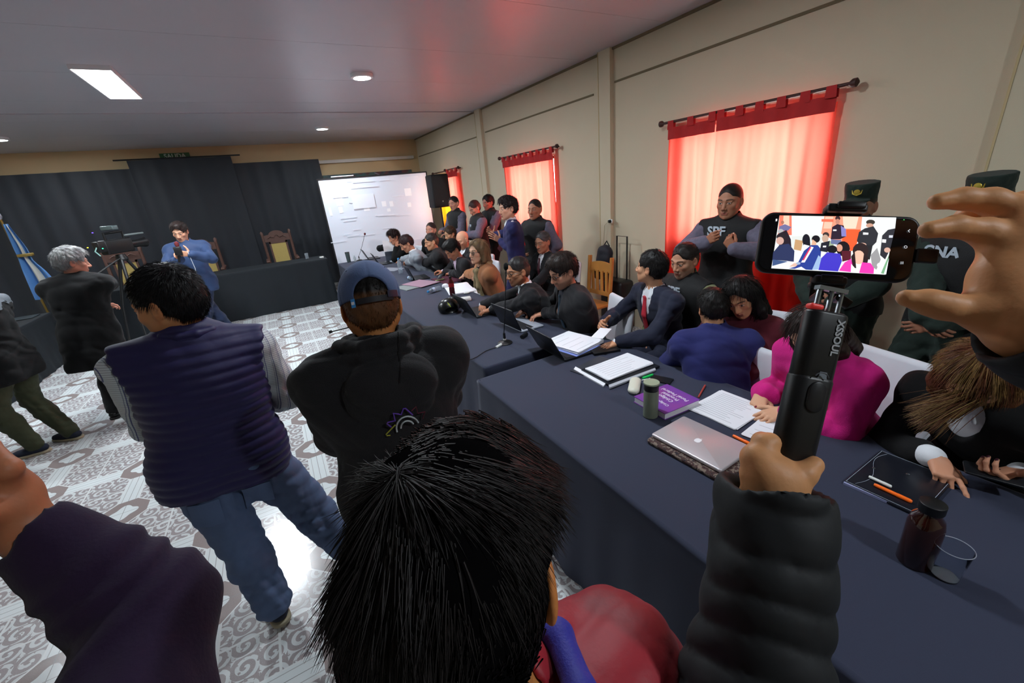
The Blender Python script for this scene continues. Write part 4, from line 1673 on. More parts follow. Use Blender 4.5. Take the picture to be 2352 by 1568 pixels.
def g_shoes(m, sole=None, h0=None):
    def f(k, e, h):
        for n_ in 'LR':
            sd = 1 if n_ == 'R' else -1
            a = k.an[n_]; s = k.s
            z0 = a[2]-0.085
            fd = unit(k.Fw+k.Rt*sd*0.22)
            S = Sdf()
            S.rc(V3(a[0], a[1], z0+0.050)-fd*0.035, V3(a[0], a[1], z0+0.042)+fd*0.13*s, 0.042, 0.034, 0.02, (V3(0, 0, 1), 0.85))
            S.rc(V3(a[0], a[1], z0+0.042)+fd*0.06, V3(a[0], a[1], z0+0.036)+fd*0.165*s, 0.046, 0.036, 0.02, (V3(0, 0, 1), 0.75))
            S.rc(a, V3(a[0], a[1], z0+0.05), 0.043, 0.043, 0.02)
            V, Q = S.mesh(max(h*0.7, 0.005), cuts=[(V3(0, 0, z0+0.012), V3(0, 0, -1))])
            sh = mk('shoe', V, Q, m, e)
            S = Sdf()
            S.rc(V3(a[0], a[1], z0+0.012)-fd*0.038, V3(a[0], a[1], z0+0.012)+fd*0.08*s, 0.046, 0.050, 0.02)
            S.rc(V3(a[0], a[1], z0+0.012)+fd*0.08*s, V3(a[0], a[1], z0+0.012)+fd*0.168*s, 0.050, 0.040, 0.02)
            V, Q = S.mesh(max(h*0.6, 0.005), cuts=[(V3(0, 0, z0+0.024), V3(0, 0, 1)), (V3(0, 0, z0+0.001), V3(0, 0, -1))])
            mk('shoe_sole', V, Q, sole or M_sole, sh)
    return f


def g_vest(m, name='tactical_vest', o=0.036, txt=None, tm=None, tsize=0.075, collar='stand', hem=-0.02, pouches=True, toff=(0, 0), disp=None, armo=0.012, wr=0.003):
    def f(k, e, h):
        S = Sdf()
        s = k.s
        add_torso(S, k, o)
        if hem > 0:
            hb = k.P-k.ub*hem*s
            for sd in (-1, 1):
                S.rc(k.P+k.tr*sd*0.075*s*k.bw, hb+k.tr*sd*0.08*s*k.bw, 0.107*s+o, 0.108*s+o, 0.04, (k.tf, 0.85))
        for n_, sd in (('L', -1), ('R', 1)):
            # arm holes
            out = k.sh[n_]+k.tr2*sd*0.090*s-k.ub*0.055*s
            S.el(out, (0.090*s, 0.14*s, 0.165*s), rot=np.array([k.tr2, k.tf2, k.ub]).T, k=0.015, op='-')
        if collar == 'stand':
            S.rc(k.N-k.nu*0.005, k.N+k.nu*0.055*s, 0.086*s, 0.082*s, 0.02)
        S.rc(k.N+k.nu*0.03*s, k.N+k.nu*0.2*s, 0.066*s, 0.072*s, 0.006, None, '-')
        d0 = wrinkle(31, wr, 24)
        dd = (lambda P: d0(P)+disp(k, P)) if disp else d0
        V, Q = S.mesh(h, disp=dd, cuts=[(k.P-k.ub*hem*s, -k.ub)])
        v = mk(name, V, Q, m, e)
        fr = k.tf2
        if pouches:
            q = MB()
            for sd in (-1, 0, 1):
                cc = k.W+k.tr2*sd*0.085*s+fr*(0.13*0.68*s*k.bw+o+0.02-abs(sd)*0.016)-k.ub*0.0
                q = MB(); q.box(cc, (0.07, 0.045, 0.11), ax=np.array([k.tr2, fr, k.ub]).T, bev=0.01)
                q.build('pouch', m, v, smooth=True)
        if txt:
            # find the vest surface ahead of the chest
            cc = k.C+k.ub*(0.05+toff[1])*s+k.tr2*toff[0]
            rel = V-cc
            msk = (np.abs(rel@k.tr2) < 0.06) & (np.abs(rel@k.ub) < 0.035) & (rel@fr > 0)
            dist = (rel[msk]@fr).max() if msk.any() else 0.15
            text_obj('chest_lettering', txt, tsize, tm, cc+fr*(dist+0.004), -k.tr2, k.ub, v, bold=0.003, depth=0.003, bend=lambda x, y: -x*x*1.2)
    return f


def puffer(pitch, amp, axis=None, org=None, origin=None):
    """quilted ridges perpendicular to the torso axis"""
    def d(k, P):
        t = (P-k.P)@k.ub
        w = np.abs(np.sin(t*math.pi/pitch+0.25*np.sin(P[:, 0]*9+P[:, 1]*7)))
        return -amp*w+amp*0.5
    return d


def arm_puffer(pitch, amp, n_='L'):
    def d(k, P):
        u = unit(k.wr[n_]-k.el[n_])
        t = (P-k.el[n_])@u
        w = np.abs(np.sin(t*math.pi/pitch+0.5*np.sin(P[:, 0]*30+P[:, 1]*25)))**0.7
        return -amp*w+amp*0.5
    return d


M_sole = mat('pale_rubber_sole', (170, 160, 135), rough=0.7)
# ------------------------------------------------------------------ wardrobes
C_blacksuit = cloth('black_suit_wool', (24, 23, 27), 0.9)
C_navysuit = cloth('navy_suit_wool', (30, 34, 66), 0.88)
C_darknavy = cloth('dark_navy_suit_wool', (28, 32, 52), 0.88)
C_greysuit = cloth('light_grey_suit_wool', (146, 152, 160), 0.9)
C_white = cloth('white_shirt_cotton', (222, 226, 232), 0.8, 0.03)
C_pinkshirt = cloth('pale_pink_shirt_cotton', (214, 190, 212), 0.8, 0.03)
C_blackshirt = cloth('dark_blue_shirt_cotton', (26, 30, 44), 0.8)
C_red = cloth('red_tie_silk', (190, 40, 58), 0.5, 0.1)
C_teal = cloth('teal_tie_silk', (38, 62, 78), 0.5, 0.1)
C_burg = cloth('burgundy_tie_silk', (70, 22, 36), 0.5, 0.1)
C_guard = cloth('grey_camouflage_sleeve', (98, 94, 112), 0.9, 0.35, 40)
C_blackvest = cloth('black_tactical_nylon', (15, 15, 17), 0.75, 0.1, 200, 0.25)
C_olive = cloth('olive_uniform_cotton', (122, 128, 94), 0.9, 0.2, 60)
C_green = cloth('dark_green_uniform', (30, 44, 38), 0.9, 0.12, 60)
C_blk = cloth('black_jacket_fabric', (21, 20, 23), 0.85, 0.1, 300, 0.3)
C_blk2 = cloth('black_sweater_knit', (9, 9, 11), 0.95, sheen=0.0)
C_navyjk = cloth('navy_bomber_fabric', (36, 58, 96), 0.7, 0.08)
C_jeans = mat('blue_denim', (88, 106, 140), rough=0.9, var=0.22, scale=9, bump=0.15, bscale=500)
C_dkjeans = cloth('dark_denim', (26, 38, 66), 0.9, 0.15, 30)
C_oliveT = cloth('olive_trouser_cotton', (58, 62, 42), 0.9, 0.12, 30)
C_vest = cloth('purple_quilted_nylon', (36, 31, 78), 0.6, 0.06, 60, 0.05, sheen=0.02)
C_purple = cloth('dark_purple_knit', (33, 14, 45), 0.95, 0.08, 200, 0.1, sheen=0.05)
C_sleeve = cloth('black_quilted_nylon', (20, 23, 26), 0.7, 0.08, 50, 0.05, sheen=0.0)
C_redj = cloth('red_quilted_nylon', (150, 26, 40), 0.55, 0.08, 40, 0.15)
C_bluec = cloth('blue_collar_lining', (42, 46, 150), 0.6)
C_pink = cloth('magenta_wool', (206, 24, 128), 0.92, 0.08, 300, 0.25)
C_blouse = cloth('pale_blouse_silk', (186, 188, 196), 0.5)
C_maroon = cloth('maroon_knit', (84, 20, 34), 0.95)
C_navywool = cloth('navy_wool', (34, 38, 96), 0.92, 0.08, 300)
C_brown = cloth('tan_wool_cardigan', (158, 104, 68), 0.95, 0.1, 200)
C_scarf = cloth('khaki_scarf_knit', (132, 116, 84), 0.95, 0.25, 90)
C_shoe = mat('navy_suede', (28, 34, 52), rough=0.8)
C_shoeb = mat('black_shoe_leather', (14, 13, 14), rough=0.35)
C_trb = cloth('black_trouser_wool', (20, 20, 23), 0.9)
M_let = mat('pale_reflective_lettering', (186, 200, 212), rough=0.5)
M_dksole = mat('dark_rubber_sole', (40, 38, 38), rough=0.8)

# plaid shirt: thin blue lines on pale grey-green
C_plaid = mat('checked_shirt_cotton', (168, 178, 182), rough=0.85)
_t = C_plaid.node_tree; _n = NT(C_plaid)
_tc = _t.nodes.new('ShaderNodeTexCoord')
_X, _Y, _Z = _n.sep(_tc.outputs['Object'])
_xx = _n.math('ADD', _X, _n.math('MULTIPLY', _Y, 0.55))
def _line(v, per, w): return _n.math('LESS_THAN', _n.math('FRACT', _n.math('DIVIDE', _n.math('ADD', v, 10), per)), w)
_h = _line(_n.math('ADD', _Z, _n.math('MULTIPLY', _xx, 0.08)), 0.0085, 0.28)
_v = _line(_xx, 0.036, 0.09)
_v2 = _line(_n.math('ADD', _xx, 0.007), 0.036, 0.07)
_c = _n.mix(_n.math('MULTIPLY', _h, 0.55), (0.60, 0.66, 0.68, 1), (0.15, 0.17, 0.20, 1))
_c = _n.mix(_n.math('MULTIPLY', _v, 0.85), _c, (0.035, 0.045, 0.19, 1))
_c = _n.mix(_n.math('MULTIPLY', _v2, 0.6), _c, (0.06, 0.08, 0.20, 1))
_t.links.new(_c, _t.nodes['Principled BSDF'].inputs['Base Color'])


def suit(m, shirt, tie, vc=0.28, cuffs=True, bl=0.0, pants=None, seed=1, shoes=True, o=0.018, hem=0.14, lap=True, tiel=True):
    r = [g_shirt(shirt, arms=''), g_top('suit_jacket', m, o=o, arm_o=0.018, t1=0.90, hem=hem, vcut=vc, bl=bl, seed=seed, wr=0.0065)]
    if lap: r.append(g_lapels(m, vc))
    if tie and tiel: r.append(g_tie(tie))
    if cuffs: r.append(g_cuffs(shirt))
    r.append(g_pants(pants or m))
    if shoes: r.append(g_shoes(C_shoeb, M_dksole))
    return r


# ------------------------------------------------------------------ chairs for the seated people
M_cover = cloth('white_chair_cover', (214, 218, 226), 0.85, 0.03, 20, 0.1)
M_chairwood = mat('varnished_pine', (178, 122, 58), rough=0.4, var=0.15, scale=12)


def cover_chair(x, y, yaw, label, group='white covered chairs', top=0.95, wid=0.44, tilt=0.06):
    """stacking chair under a fitted white cloth cover"""
    e = empty('covered_chair', (x, y, 0), label, 'chair', group)
    Rt, Fw, Up = frame_from(yaw)
    o = V3(x, y, 0)
    S = Sdf()
    def w(a, b, c): return o+Rt*a+Fw*b+Up*c
    hw = wid/2
    V_ = []
    # draped cover: back panel, seat, skirts as a smooth shell
    bx = [(-hw, hw)]
    q = MB()
    ax = np.array([Rt, unit(Fw-Up*0.0), Up]).T
    back_ax = np.array([Rt, unit(Fw+Up*0.12), unit(Up-Fw*0.12)]).T
    q.box(w(0, -0.245-tilt*0.4, 0.68), (wid, 0.055, top-0.42), ax=back_ax, bev=0.03)
    q.build('backrest_cover', M_cover, e, smooth=True)
    q = MB()
    q.box(w(0, -0.01, 0.452), (wid+0.02, 0.47, 0.05), ax=ax, bev=0.02)
    # skirt with folds
    P = []
    loop = []
    for (a, b) in [(-1, -1), (1, -1), (1, 1), (-1, 1)]:
        loop.append((a*(hw+0.012), b*0.235-0.01))
    pts = []
    for i in range(4):
        a, b = loop[i], loop[(i+1) % 4]
        for t in range(9):
            pts.append((a[0]+(b[0]-a[0])*t/9, a[1]+(b[1]-a[1])*t/9))
    G = []
    for j in range(6):
        z = 0.46-0.44*j/5
        row = []
        for i, (a, b) in enumerate(pts+[pts[0]]):
            f = 1+0.10*j/5+0.035*(j/5)*math.sin(i*2.1)
            row.append(w(a*f, b*f, z))
        G.append(row)
    q.sheet(G)
    q.build('seat_cover', M_cover, e, smooth=True)
    for sx in (-1, 1):
        for sy in (-1, 1):
            MB().tube([w(sx*(hw-0.03), sy*0.20, 0.43), w(sx*(hw-0.02), sy*0.22, 0.0)], 0.012, 6).build('leg', M_blk, e, smooth=True)
    return e


# ------------------------------------------------------------------ the people at the long table, near to far
DN = V3(0, 0, -1)
TH = TZ+0.035
def tbl(px, py, dz=0.035): return at_z(px, py, TZ+dz)
def R_(k_): return k_

def seat_for(k, label, yaw=None, **kw):
    return cover_chair(k.P[0]-k.Fw[0]*0.02, k.P[1]-k.Fw[1]*0.02, k.yaw if yaw is None else yaw, label, **kw)

# woman with long auburn-blond hair, looking down at a phone
p = at_z(2262, 872, 1.16)
lh = tbl(2150, 1052, 0.06); rh = tbl(2330, 1085, 0.07)
k = skeleton(p+V3(0.02, 0.02, 0), yaw=78, mode='sit', lean=34, hp=-48, hy=14, hr=-8, lhand=rh, rhand=lh, lelb=(1, -0.2, -0.5), relb=(1, -0.3, -0.7), hs=1.04, s=0.98)
person('woman with long auburn hair and black jacket bending over a phone at the near table', k, skin=(206, 152, 122), hair=None, h=0.006, hh=0.0045,
       outfit=[g_shirt(C_white, arms='LR', t1=0.93, arm_o=0.012), g_top('black_jacket', C_blk2, o=0.022, arm_o=0.024, t1=0.70, hem=0.12, vcut=0.30, seed=4, wr=0.005), g_pants(C_trb), g_shoes(C_shoeb, M_dksole)],
       hands={'R': dict(fd=unit(V3(-0.55, -0.5, -0.25)), pn=V3(0.2, 0.1, -1), fingers=[0.15, 0.9, 1.1, 1.2], thumb=(0.6, 0.4, 0.5)), 'L': dict(fd=unit(V3(-0.7, 0.3, 0.0)), pn=V3(0.1, 0.4, 0.9), curl=0.8)}, female=True, nails=(60, 20, 34), seed=2)
WOM = k

hb = hair_build(k, 'long', (90, 46, 30), 0.006, 'hair', bpy.data.objects['person'], 3.0, 5, color2=(136, 108, 60))
# loose locks falling forward to the left
rs = np.random.RandomState(9)
n_ = 900
cc_ = k.H-k.hU*0.01+k.hR*(-0.07)
pp = k.H+np.stack([(-0.075*k.hR+0.05*(rs.rand()-0.5)*k.hF+(0.06-0.13*rs.rand())*k.hU) for _ in range(n_)])
dd = np.tile(unit(V3(-0.45, 0.60, -0.45)), (n_, 1))+rs.normal(size=(n_, 3))*0.10
SV, SQ = strands(pp, dd, 0.30, 0.0016, 3, grav=0.30, curl=0.07, seg=9, bend=np.array([-0.30, 0.25, 0.0]))
b_ = Bag()
cA, cB = np.array(cl((92, 52, 34))[:3]), np.array(cl((150, 122, 72))[:3])
m_ = rs.rand(n_, 1)**2
b_.add(SV, SQ, np.repeat(cA*(1-m_)+cB*m_, 30, axis=0))
b_.build('hair_lock', M_hair, bpy.data.objects['person'])
seat_for(k, 'white covered chair under the auburn-haired woman at the near table')

# woman in magenta jacket reading papers
p = at_z(1868, 762, 1.19)
lh = tbl(1748, 905, 0.045); rh = tbl(1800, 945, 0.04)
k = skeleton(p, yaw=76, mode='sit', lean=27, hp=-40, hy=10, hr=4, rhand=lh, lhand=rh, lelb=(0.5, -0.3, -0.8), relb=(0.25, -0.5, -0.9), hs=1.03, s=1.0, bw=0.96)
person('woman in a bright magenta jacket reading papers beside the silver laptop', k, skin=(216, 170, 138), hair='long', hairc=(38, 24, 20), h=0.0065, hh=0.0055,
       outfit=[g_shirt(C_blouse, arms='', collar=False, o=0.012), g_top('magenta_jacket', C_pink, o=0.034, arm_o=0.036, t1=0.84, hem=0.12, vcut=0.26, seed=7, wr=0.007, cuff=0.006), g_pants(C_trb), g_shoes(C_shoeb, M_dksole)],
       hands={'R': dict(fd=unit(V3(-0.75, -0.3, -0.35)), pn=V3(0.2, 0, -1), fingers=[0.35, 0.4, 0.45, 0.6], thumb=(0.6, 0.5, 0.4)), 'L': dict(fd=unit(V3(-0.7, 0.35, -0.15)), pn=V3(0, 0.3, -1), curl=0.35)}, nails=(120, 16, 40), hdens=1.3, seed=11, female=True)
seat_for(k, 'white covered chair behind the woman in magenta', wid=0.46)

# person in navy wool jacket seen from behind, bent forward
p = at_z(1636, 708, 1.10)
k = skeleton(p, yaw=-40, mode='sit', lean=30, hp=-22, hy=5, hs=1.03, s=0.99, bw=1.05, lhand=p+V3(0.04, 0.30, -0.42), rhand=p+V3(0.30, 0.12, -0.42), zp=0.54)
person('person in a navy wool jacket hunched forward with back to the near table', k, skin=(204, 150, 112), hair='combed', hairc=(20, 16, 15), h=0.0075, hh=0.006,
       outfit=[g_top('navy_jacket', C_navywool, o=0.030, arm_o=0.028, t1=0.92, hem=0.14, seed=9, wr=0.006, collar='stand'), g_pants(C_trb), g_shoes(C_shoeb, M_dksole)], seed=21, hands={'L': dict(curl=0.6)})
seat_for(k, 'white covered chair under the hunched person in navy', yaw=80, top=0.86)

# woman in maroon whispering to the person in navy
p = at_z(1702, 682, 1.16)
k = skeleton(p, yaw=100, mode='sit', lean=16, hp=-28, hy=8, hr=14, hs=1.05, s=0.98, lhand=p+V3(-0.30, -0.10, -0.42), rhand=p+V3(-0.28, 0.25, -0.45))
person('woman in maroon with long black hair leaning towards the person in navy', k, skin=(200, 146, 108), hair='long', hairc=(18, 14, 14), h=0.008, hh=0.006,
       outfit=[g_top('maroon_sweater', C_maroon, o=0.026, arm_o=0.024, t1=0.95, hem=0.1, seed=13, wr=0.006), g_pants(C_trb), g_shoes(C_shoeb, M_dksole)], seed=23, female=True, hdens=1.2)
seat_for(k, 'white covered chair under the woman in maroon')

# seated officer in olive with SPF vest
p = at_z(1572, 598, 1.26)
k = skeleton(p, yaw=82, mode='sit', lean=4, hp=-14, hy=8, hs=1.12, bw=1.1, lhand=p+V3(-0.22, -0.28, -0.62), rhand=p+V3(-0.30, 0.10, -0.60))
person('seated officer in olive uniform and black SPF vest behind the man with the red tie', k, skin=(190, 140, 112), hair='crop', hairc=(34, 28, 26), h=0.0075, hh=0.0055, fat=1.06,
       beard=((120, 108, 100), 0.55), outfit=[g_top('olive_uniform_shirt', C_olive, o=0.014, arm_o=0.020, t1=0.94, hem=0.04, collar='stand', seed=5, wr=0.006), g_vest(C_blackvest, txt='SPF', tm=M_let, tsize=0.095, hem=0.02, pouches=False, toff=(0.0, 0.075)), g_pants(C_olive), g_shoes(C_shoeb, M_dksole)], seed=31)
seat_for(k, 'white covered chair under the seated officer in olive')

# man in blue suit and red tie, head turned to his left
p = at_z(1507, 614, 1.27)
lh = tbl(1418, 786, 0.035); rh = tbl(1388, 742, 0.10)
k = skeleton(p+V3(-0.02, 0.03, 0), yaw=78, mode='sit', lean=15, hp=4, hy=-62, hs=1.08, bw=1.08, lhand=lh, rhand=rh, lelb=(1, -0.5, -0.8), relb=(1, 0, -0.8), s=1.03)
RT = k
person('man in navy blue suit with red tie turning his head away from the camera', k, skin=(204, 152, 118), hair='short', hairc=(18, 15, 15), h=0.0065, hh=0.005,
       outfit=suit(C_darknavy, C_white, C_red, vc=0.36, seed=17), seed=33,
       hands={'L': dict(fd=unit(V3(-0.65, 0.15, -0.08)), pn=V3(0, 0, -1), curl=0.22, spread=0.16), 'R': dict(fd=unit(V3(-0.5, -0.2, 0.1)), pn=V3(-0.2, -0.8, -0.2), curl=0.8)})
seat_for(k, 'white covered chair under the man with the red tie')

# bearded man in glasses and black suit typing
p = at_z(1292, 622, 1.25)
lh = tbl(1240, 722, 0.05); rh = tbl(1212, 712, 0.05)
k = skeleton(p, yaw=72, mode='sit', lean=17, hp=-22, hy=14, hs=1.16, bw=1.22, lhand=lh, rhand=rh, lelb=(1, -0.4, -0.7), relb=(1, -0.2, -0.7), s=1.06)
person('bearded man with glasses in a black suit typing on a laptop', k, skin=(208, 152, 124), hair='fringe', hairc=(34, 24, 20), beard=((70, 50, 42), 0.8), glasses=True, h=0.0075, hh=0.0055, fat=1.08,
       outfit=suit(C_blacksuit, C_blackshirt, C_teal, vc=0.34, seed=19, bl=0.05, cuffs=False), seed=37,
       hands={'L': dict(fd=unit(V3(-0.6, 0.35, -0.1)), pn=V3(0, 0, -1), curl=0.45), 'R': dict(fd=unit(V3(-0.7, 0.1, -0.1)), pn=V3(0, 0, -1), curl=0.5)})
seat_for(k, 'white covered chair under the bearded man with glasses')

# man in black suit with glasses, hands clasped on the table
p = at_z(1183, 624, 1.19)
lh = tbl(1122, 712, 0.045); rh = tbl(1108, 700, 0.05)
k = skeleton(p+V3(0.03, 0.0, 0), yaw=64, mode='sit', lean=28, hp=-8, hy=24, hs=1.12, bw=1.12, lhand=lh, rhand=rh, lelb=(1, -0.4, -0.5), relb=(1, -0.3, -0.5), s=1.02)
person('man in black suit and white shirt leaning on clasped hands beside the bearded man', k, skin=(178, 124, 92), hair='crop', hairc=(40, 36, 36), beard=((30, 24, 22), 0.5), glasses=True, h=0.0085, hh=0.0065,
       outfit=suit(C_blacksuit, C_white, C_burg, vc=0.24, seed=23), seed=41,
       hands={'L': dict(fd=unit(V3(-0.6, 0.25, -0.1)), pn=V3(0, 0, -1), curl=0.35), 'R': dict(fd=unit(V3(-0.3, -0.55, -0.1)), pn=V3(0, 0, -1), curl=0.4)})
seat_for(k, 'white covered chair under the man with clasped hands')

# man in dark suit sitting behind the table near the wall
p = at_z(1246, 556, 1.24)
k = skeleton(p, yaw=86, mode='sit', lean=8, hp=-10, hy=22, hs=1.1, bw=1.1, lhand=p+V3(-0.40, -0.05, -0.62), rhand=p+V3(-0.36, 0.18, -0.62))
person('grey-haired man in black suit and white collar seated near the wall', k, skin=(176, 126, 100), hair='crop', hairc=(74, 72, 74), h=0.010, hh=0.0075,
       outfit=suit(C_blacksuit, C_white, C_burg, vc=0.34, seed=29), seed=43)
seat_for(k, 'white covered chair under the grey-haired man near the wall')

# woman with glasses, scarf and tan cardigan
p = at_z(1098, 578, 1.255)
k = skeleton(p, yaw=78, mode='sit', lean=18, hp=0, hy=26, hs=1.12, bw=1.06, lhand=tbl(1075, 640, 0.04), rhand=tbl(1060, 634, 0.05))
def scarf(k, e, h):
    S = Sdf()
    q = [k.N+k.tr2*(0.085*math.cos(a))+k.tf2*(0.085*math.sin(a)-0.005)+k.nu*(0.015-0.02*math.sin(a)) for a in [i*math.pi/5 for i in range(11)]]
    for a, b in zip(q[:-1], q[1:]): S.rc(a, b, 0.028, 0.028, 0.02)
    for sd, ln in ((-1, 0.46), (1, 0.40)):
        a = k.N+k.tf2*0.10+k.tr2*sd*0.035
        m1 = k.C+k.tf2*(0.16)+k.tr2*sd*0.055
        b = k.C+k.tf2*0.175-k.ub*(ln-0.2)+k.tr2*sd*0.07
        S.rc(a, m1, 0.032, 0.040, 0.02); S.rc(m1, b, 0.042, 0.048, 0.02, (k.tf2, 0.5))
    V, Q = S.mesh(h, disp=wrinkle(77, 0.006, 40))
    mk('scarf', V, Q, C_scarf, e)
person('woman with glasses and khaki scarf over a tan cardigan at the long table', k, skin=(212, 166, 138), hair='bob', hairc=(96, 76, 54), hairc2=(140, 116, 84), glasses=True, h=0.0095, hh=0.0075,
       outfit=[g_shirt(C_blk2, arms='', collar=False, o=0.014), g_top('tan_cardigan', C_brown, o=0.030, arm_o=0.026, t1=0.94, hem=0.14, vcut=0.42, seed=31, wr=0.006), scarf, g_pants(C_trb), g_shoes(C_shoeb, M_dksole)], seed=47, female=True)
seat_for(k, 'white covered chair under the woman with the khaki scarf')

# man in black suit with pink cuffs looking at his phone
p = at_z(1033, 574, 1.18)
k = skeleton(p+V3(0.04, 0, 0), yaw=84, mode='sit', lean=24, hp=-38, hy=14, hs=1.14, bw=1.08, lhand=tbl(1035, 628, 0.05), rhand=tbl(1018, 624, 0.06), lelb=(1, -0.6, -0.6))
person('man in black suit with pale pink cuffs looking down at a phone', k, skin=(176, 120, 92), hair='combed', hairc=(18, 15, 15), h=0.010, hh=0.0075,
       outfit=suit(C_blacksuit, C_pinkshirt, None, vc=0.30, seed=37), seed=53,
       hands={'L': dict(curl=0.7), 'R': dict(curl=0.7)})
seat_for(k, 'white covered chair under the man with pink cuffs')

# bald man behind
p = at_z(1049, 553, 1.22)
k = skeleton(p+V3(0.1, 0, 0), yaw=95, mode='sit', lean=6, hp=-20, hy=10, hs=1.12, bw=1.08, lhand=p+V3(-0.3, -0.1, -0.58), rhand=p+V3(-0.3, 0.2, -0.58))
person('bald man in a black jacket seated behind the man with pink cuffs', k, skin=(206, 152, 122), hair=None, h=0.011, hh=0.008,
       outfit=suit(C_blacksuit, C_white, None, vc=0.2, seed=41), seed=59)
seat_for(k, 'white covered chair under the bald man')

# man in black with back towards camera at the far table
p = at_z(984, 556, 1.21)
k = skeleton(p+V3(0.05, 0, 0), yaw=70, mode='sit', lean=18, hp=-12, hy=18, hs=1.12, bw=1.08, lhand=tbl(948, 612, 0.04), rhand=tbl(940, 606, 0.04))
person('man in a black jacket with cropped hair beside the man in grey', k, skin=(188, 136, 104), hair='crop', hairc=(40, 34, 32), h=0.011, hh=0.008,
       outfit=[g_top('black_jacket', C_blk, o=0.03, arm_o=0.028, t1=0.9, hem=0.12, seed=43, collar='fold'), g_pants(C_trb), g_shoes(C_shoeb, M_dksole)], seed=61)
seat_for(k, 'white covered chair under the man in the black jacket at the far end')

# onlookers behind him
p = at_z(990, 528, 1.34)
k = skeleton(p, yaw=120, mode='sit', lean=0, hp=0, hy=10, hs=1.1, zp=0.66, lhand=p+V3(-0.2, -0.1, -0.6), rhand=p+V3(-0.2, 0.2, -0.6))
person('man looking at the camera from behind the far seated row', k, skin=(184, 130, 108), hair='buzz', hairc=(40, 30, 28), h=0.012, hh=0.009,
       outfit=[g_top('dark_sweater', C_blk2, o=0.024, arm_o=0.022, hem=0.1, seed=47), g_pants(C_trb), g_shoes(C_shoeb, M_dksole)], seed=67)
seat_for(k, 'white covered chair under the man looking at the camera')
p = at_z(1008, 555, 1.22)
k = skeleton(p+V3(0.50, 0.75, 0.02), yaw=100, mode='sit', lean=6, hp=-16, hy=0, hs=1.08, lhand=p+V3(-0.2, -0.1, -0.56), rhand=p+V3(-0.2, 0.2, -0.56))
person('brown-haired man in grey between the far seated man and the bald man', k, skin=(192, 146, 112), hair='short', hairc=(66, 50, 38), h=0.012, hh=0.009,
       outfit=[g_top('grey_jacket', cloth('mid_grey_wool', (84, 88, 98)), o=0.026, arm_o=0.024, hem=0.12, seed=51, collar='fold'), g_pants(C_trb), g_shoes(C_shoeb, M_dksole)], seed=71)
seat_for(k, 'white covered chair under the brown-haired man in grey')

# man in light grey suit
p = at_z(928, 560, 1.20)
k = skeleton(p+V3(0.04, 0, 0), yaw=76, mode='sit', lean=30, hp=-30, hy=10, hs=1.1, bw=1.08, lhand=tbl(925, 606, 0.04), rhand=tbl(912, 600, 0.05))
person('man in a light grey suit bending over the table near the screen', k, skin=(176, 124, 96), hair='short', hairc=(44, 26, 26), h=0.011, hh=0.008,
       outfit=suit(C_greysuit, C_white, None, vc=0.26, seed=53), seed=73)
seat_for(k, 'white covered chair under the man in light grey')

# man holding a white sheet at the far end
p = at_z(905, 545, 1.21)
sheet_c = at_z(893, 568, 1.02)
k = skeleton(p+V3(0.02, 0.1, 0), yaw=104, mode='sit', lean=22, hp=-20, hy=6, hs=1.1, bw=1.05, lhand=sheet_c+V3(0.12, -0.14, 0.02), rhand=sheet_c+V3(0.12, 0.16, 0.0))
PAPERMAN = k
person('dark-haired man in black holding up a white sheet at the far end', k, skin=(180, 126, 100), hair='thick', hairc=(34, 20, 20), h=0.011, hh=0.008,
       outfit=[g_top('black_shirt', C_blk2, o=0.018, arm_o=0.016, t1=0.8, hem=0.08, seed=57), g_pants(C_trb), g_shoes(C_shoeb, M_dksole)], seed=79,
       hands={'L': dict(curl=1.0), 'R': dict(curl=1.0)})
seat_for(k, 'white covered chair under the man holding the white sheet')

# ------------------------------------------------------------------ standing people along the right wall
# man in blue suit seen from behind, gesturing
p = at_z(1166, 478, 1.685)
k = skeleton(p, yaw=62, mode='stand', lean=4, hp=-6, hy=26, hs=1.14, bw=1.06, lhand=at_z(1152, 552, 1.28)+V3(-0.02, 0, 0), rhand=at_z(1142, 540, 1.31)+V3(-0.02, 0.10, 0), lelb=(1, -0.8, -0.6), relb=(1, -0.5, -0.6))
person('man in a royal blue suit standing and gesturing with both hands raised', k, skin=(198, 148, 122), hair='wavy', hairc=(30, 18, 20), h=0.0085, hh=0.0065, hdens=1.3,
       outfit=suit(cloth('royal_blue_suit_wool', (30, 32, 84), 0.85), C_white, None, vc=0.22, seed=61, lap=False), seed=83,
       hands={'L': dict(fd=unit(V3(-0.6, 0.1, 0.45)), pn=V3(-0.2, 0.9, 0.2), curl=0.25, spread=0.2), 'R': dict(fd=unit(V3(-0.5, -0.1, 0.5)), pn=V3(-0.2, -0.9, 0.3), curl=0.35)})

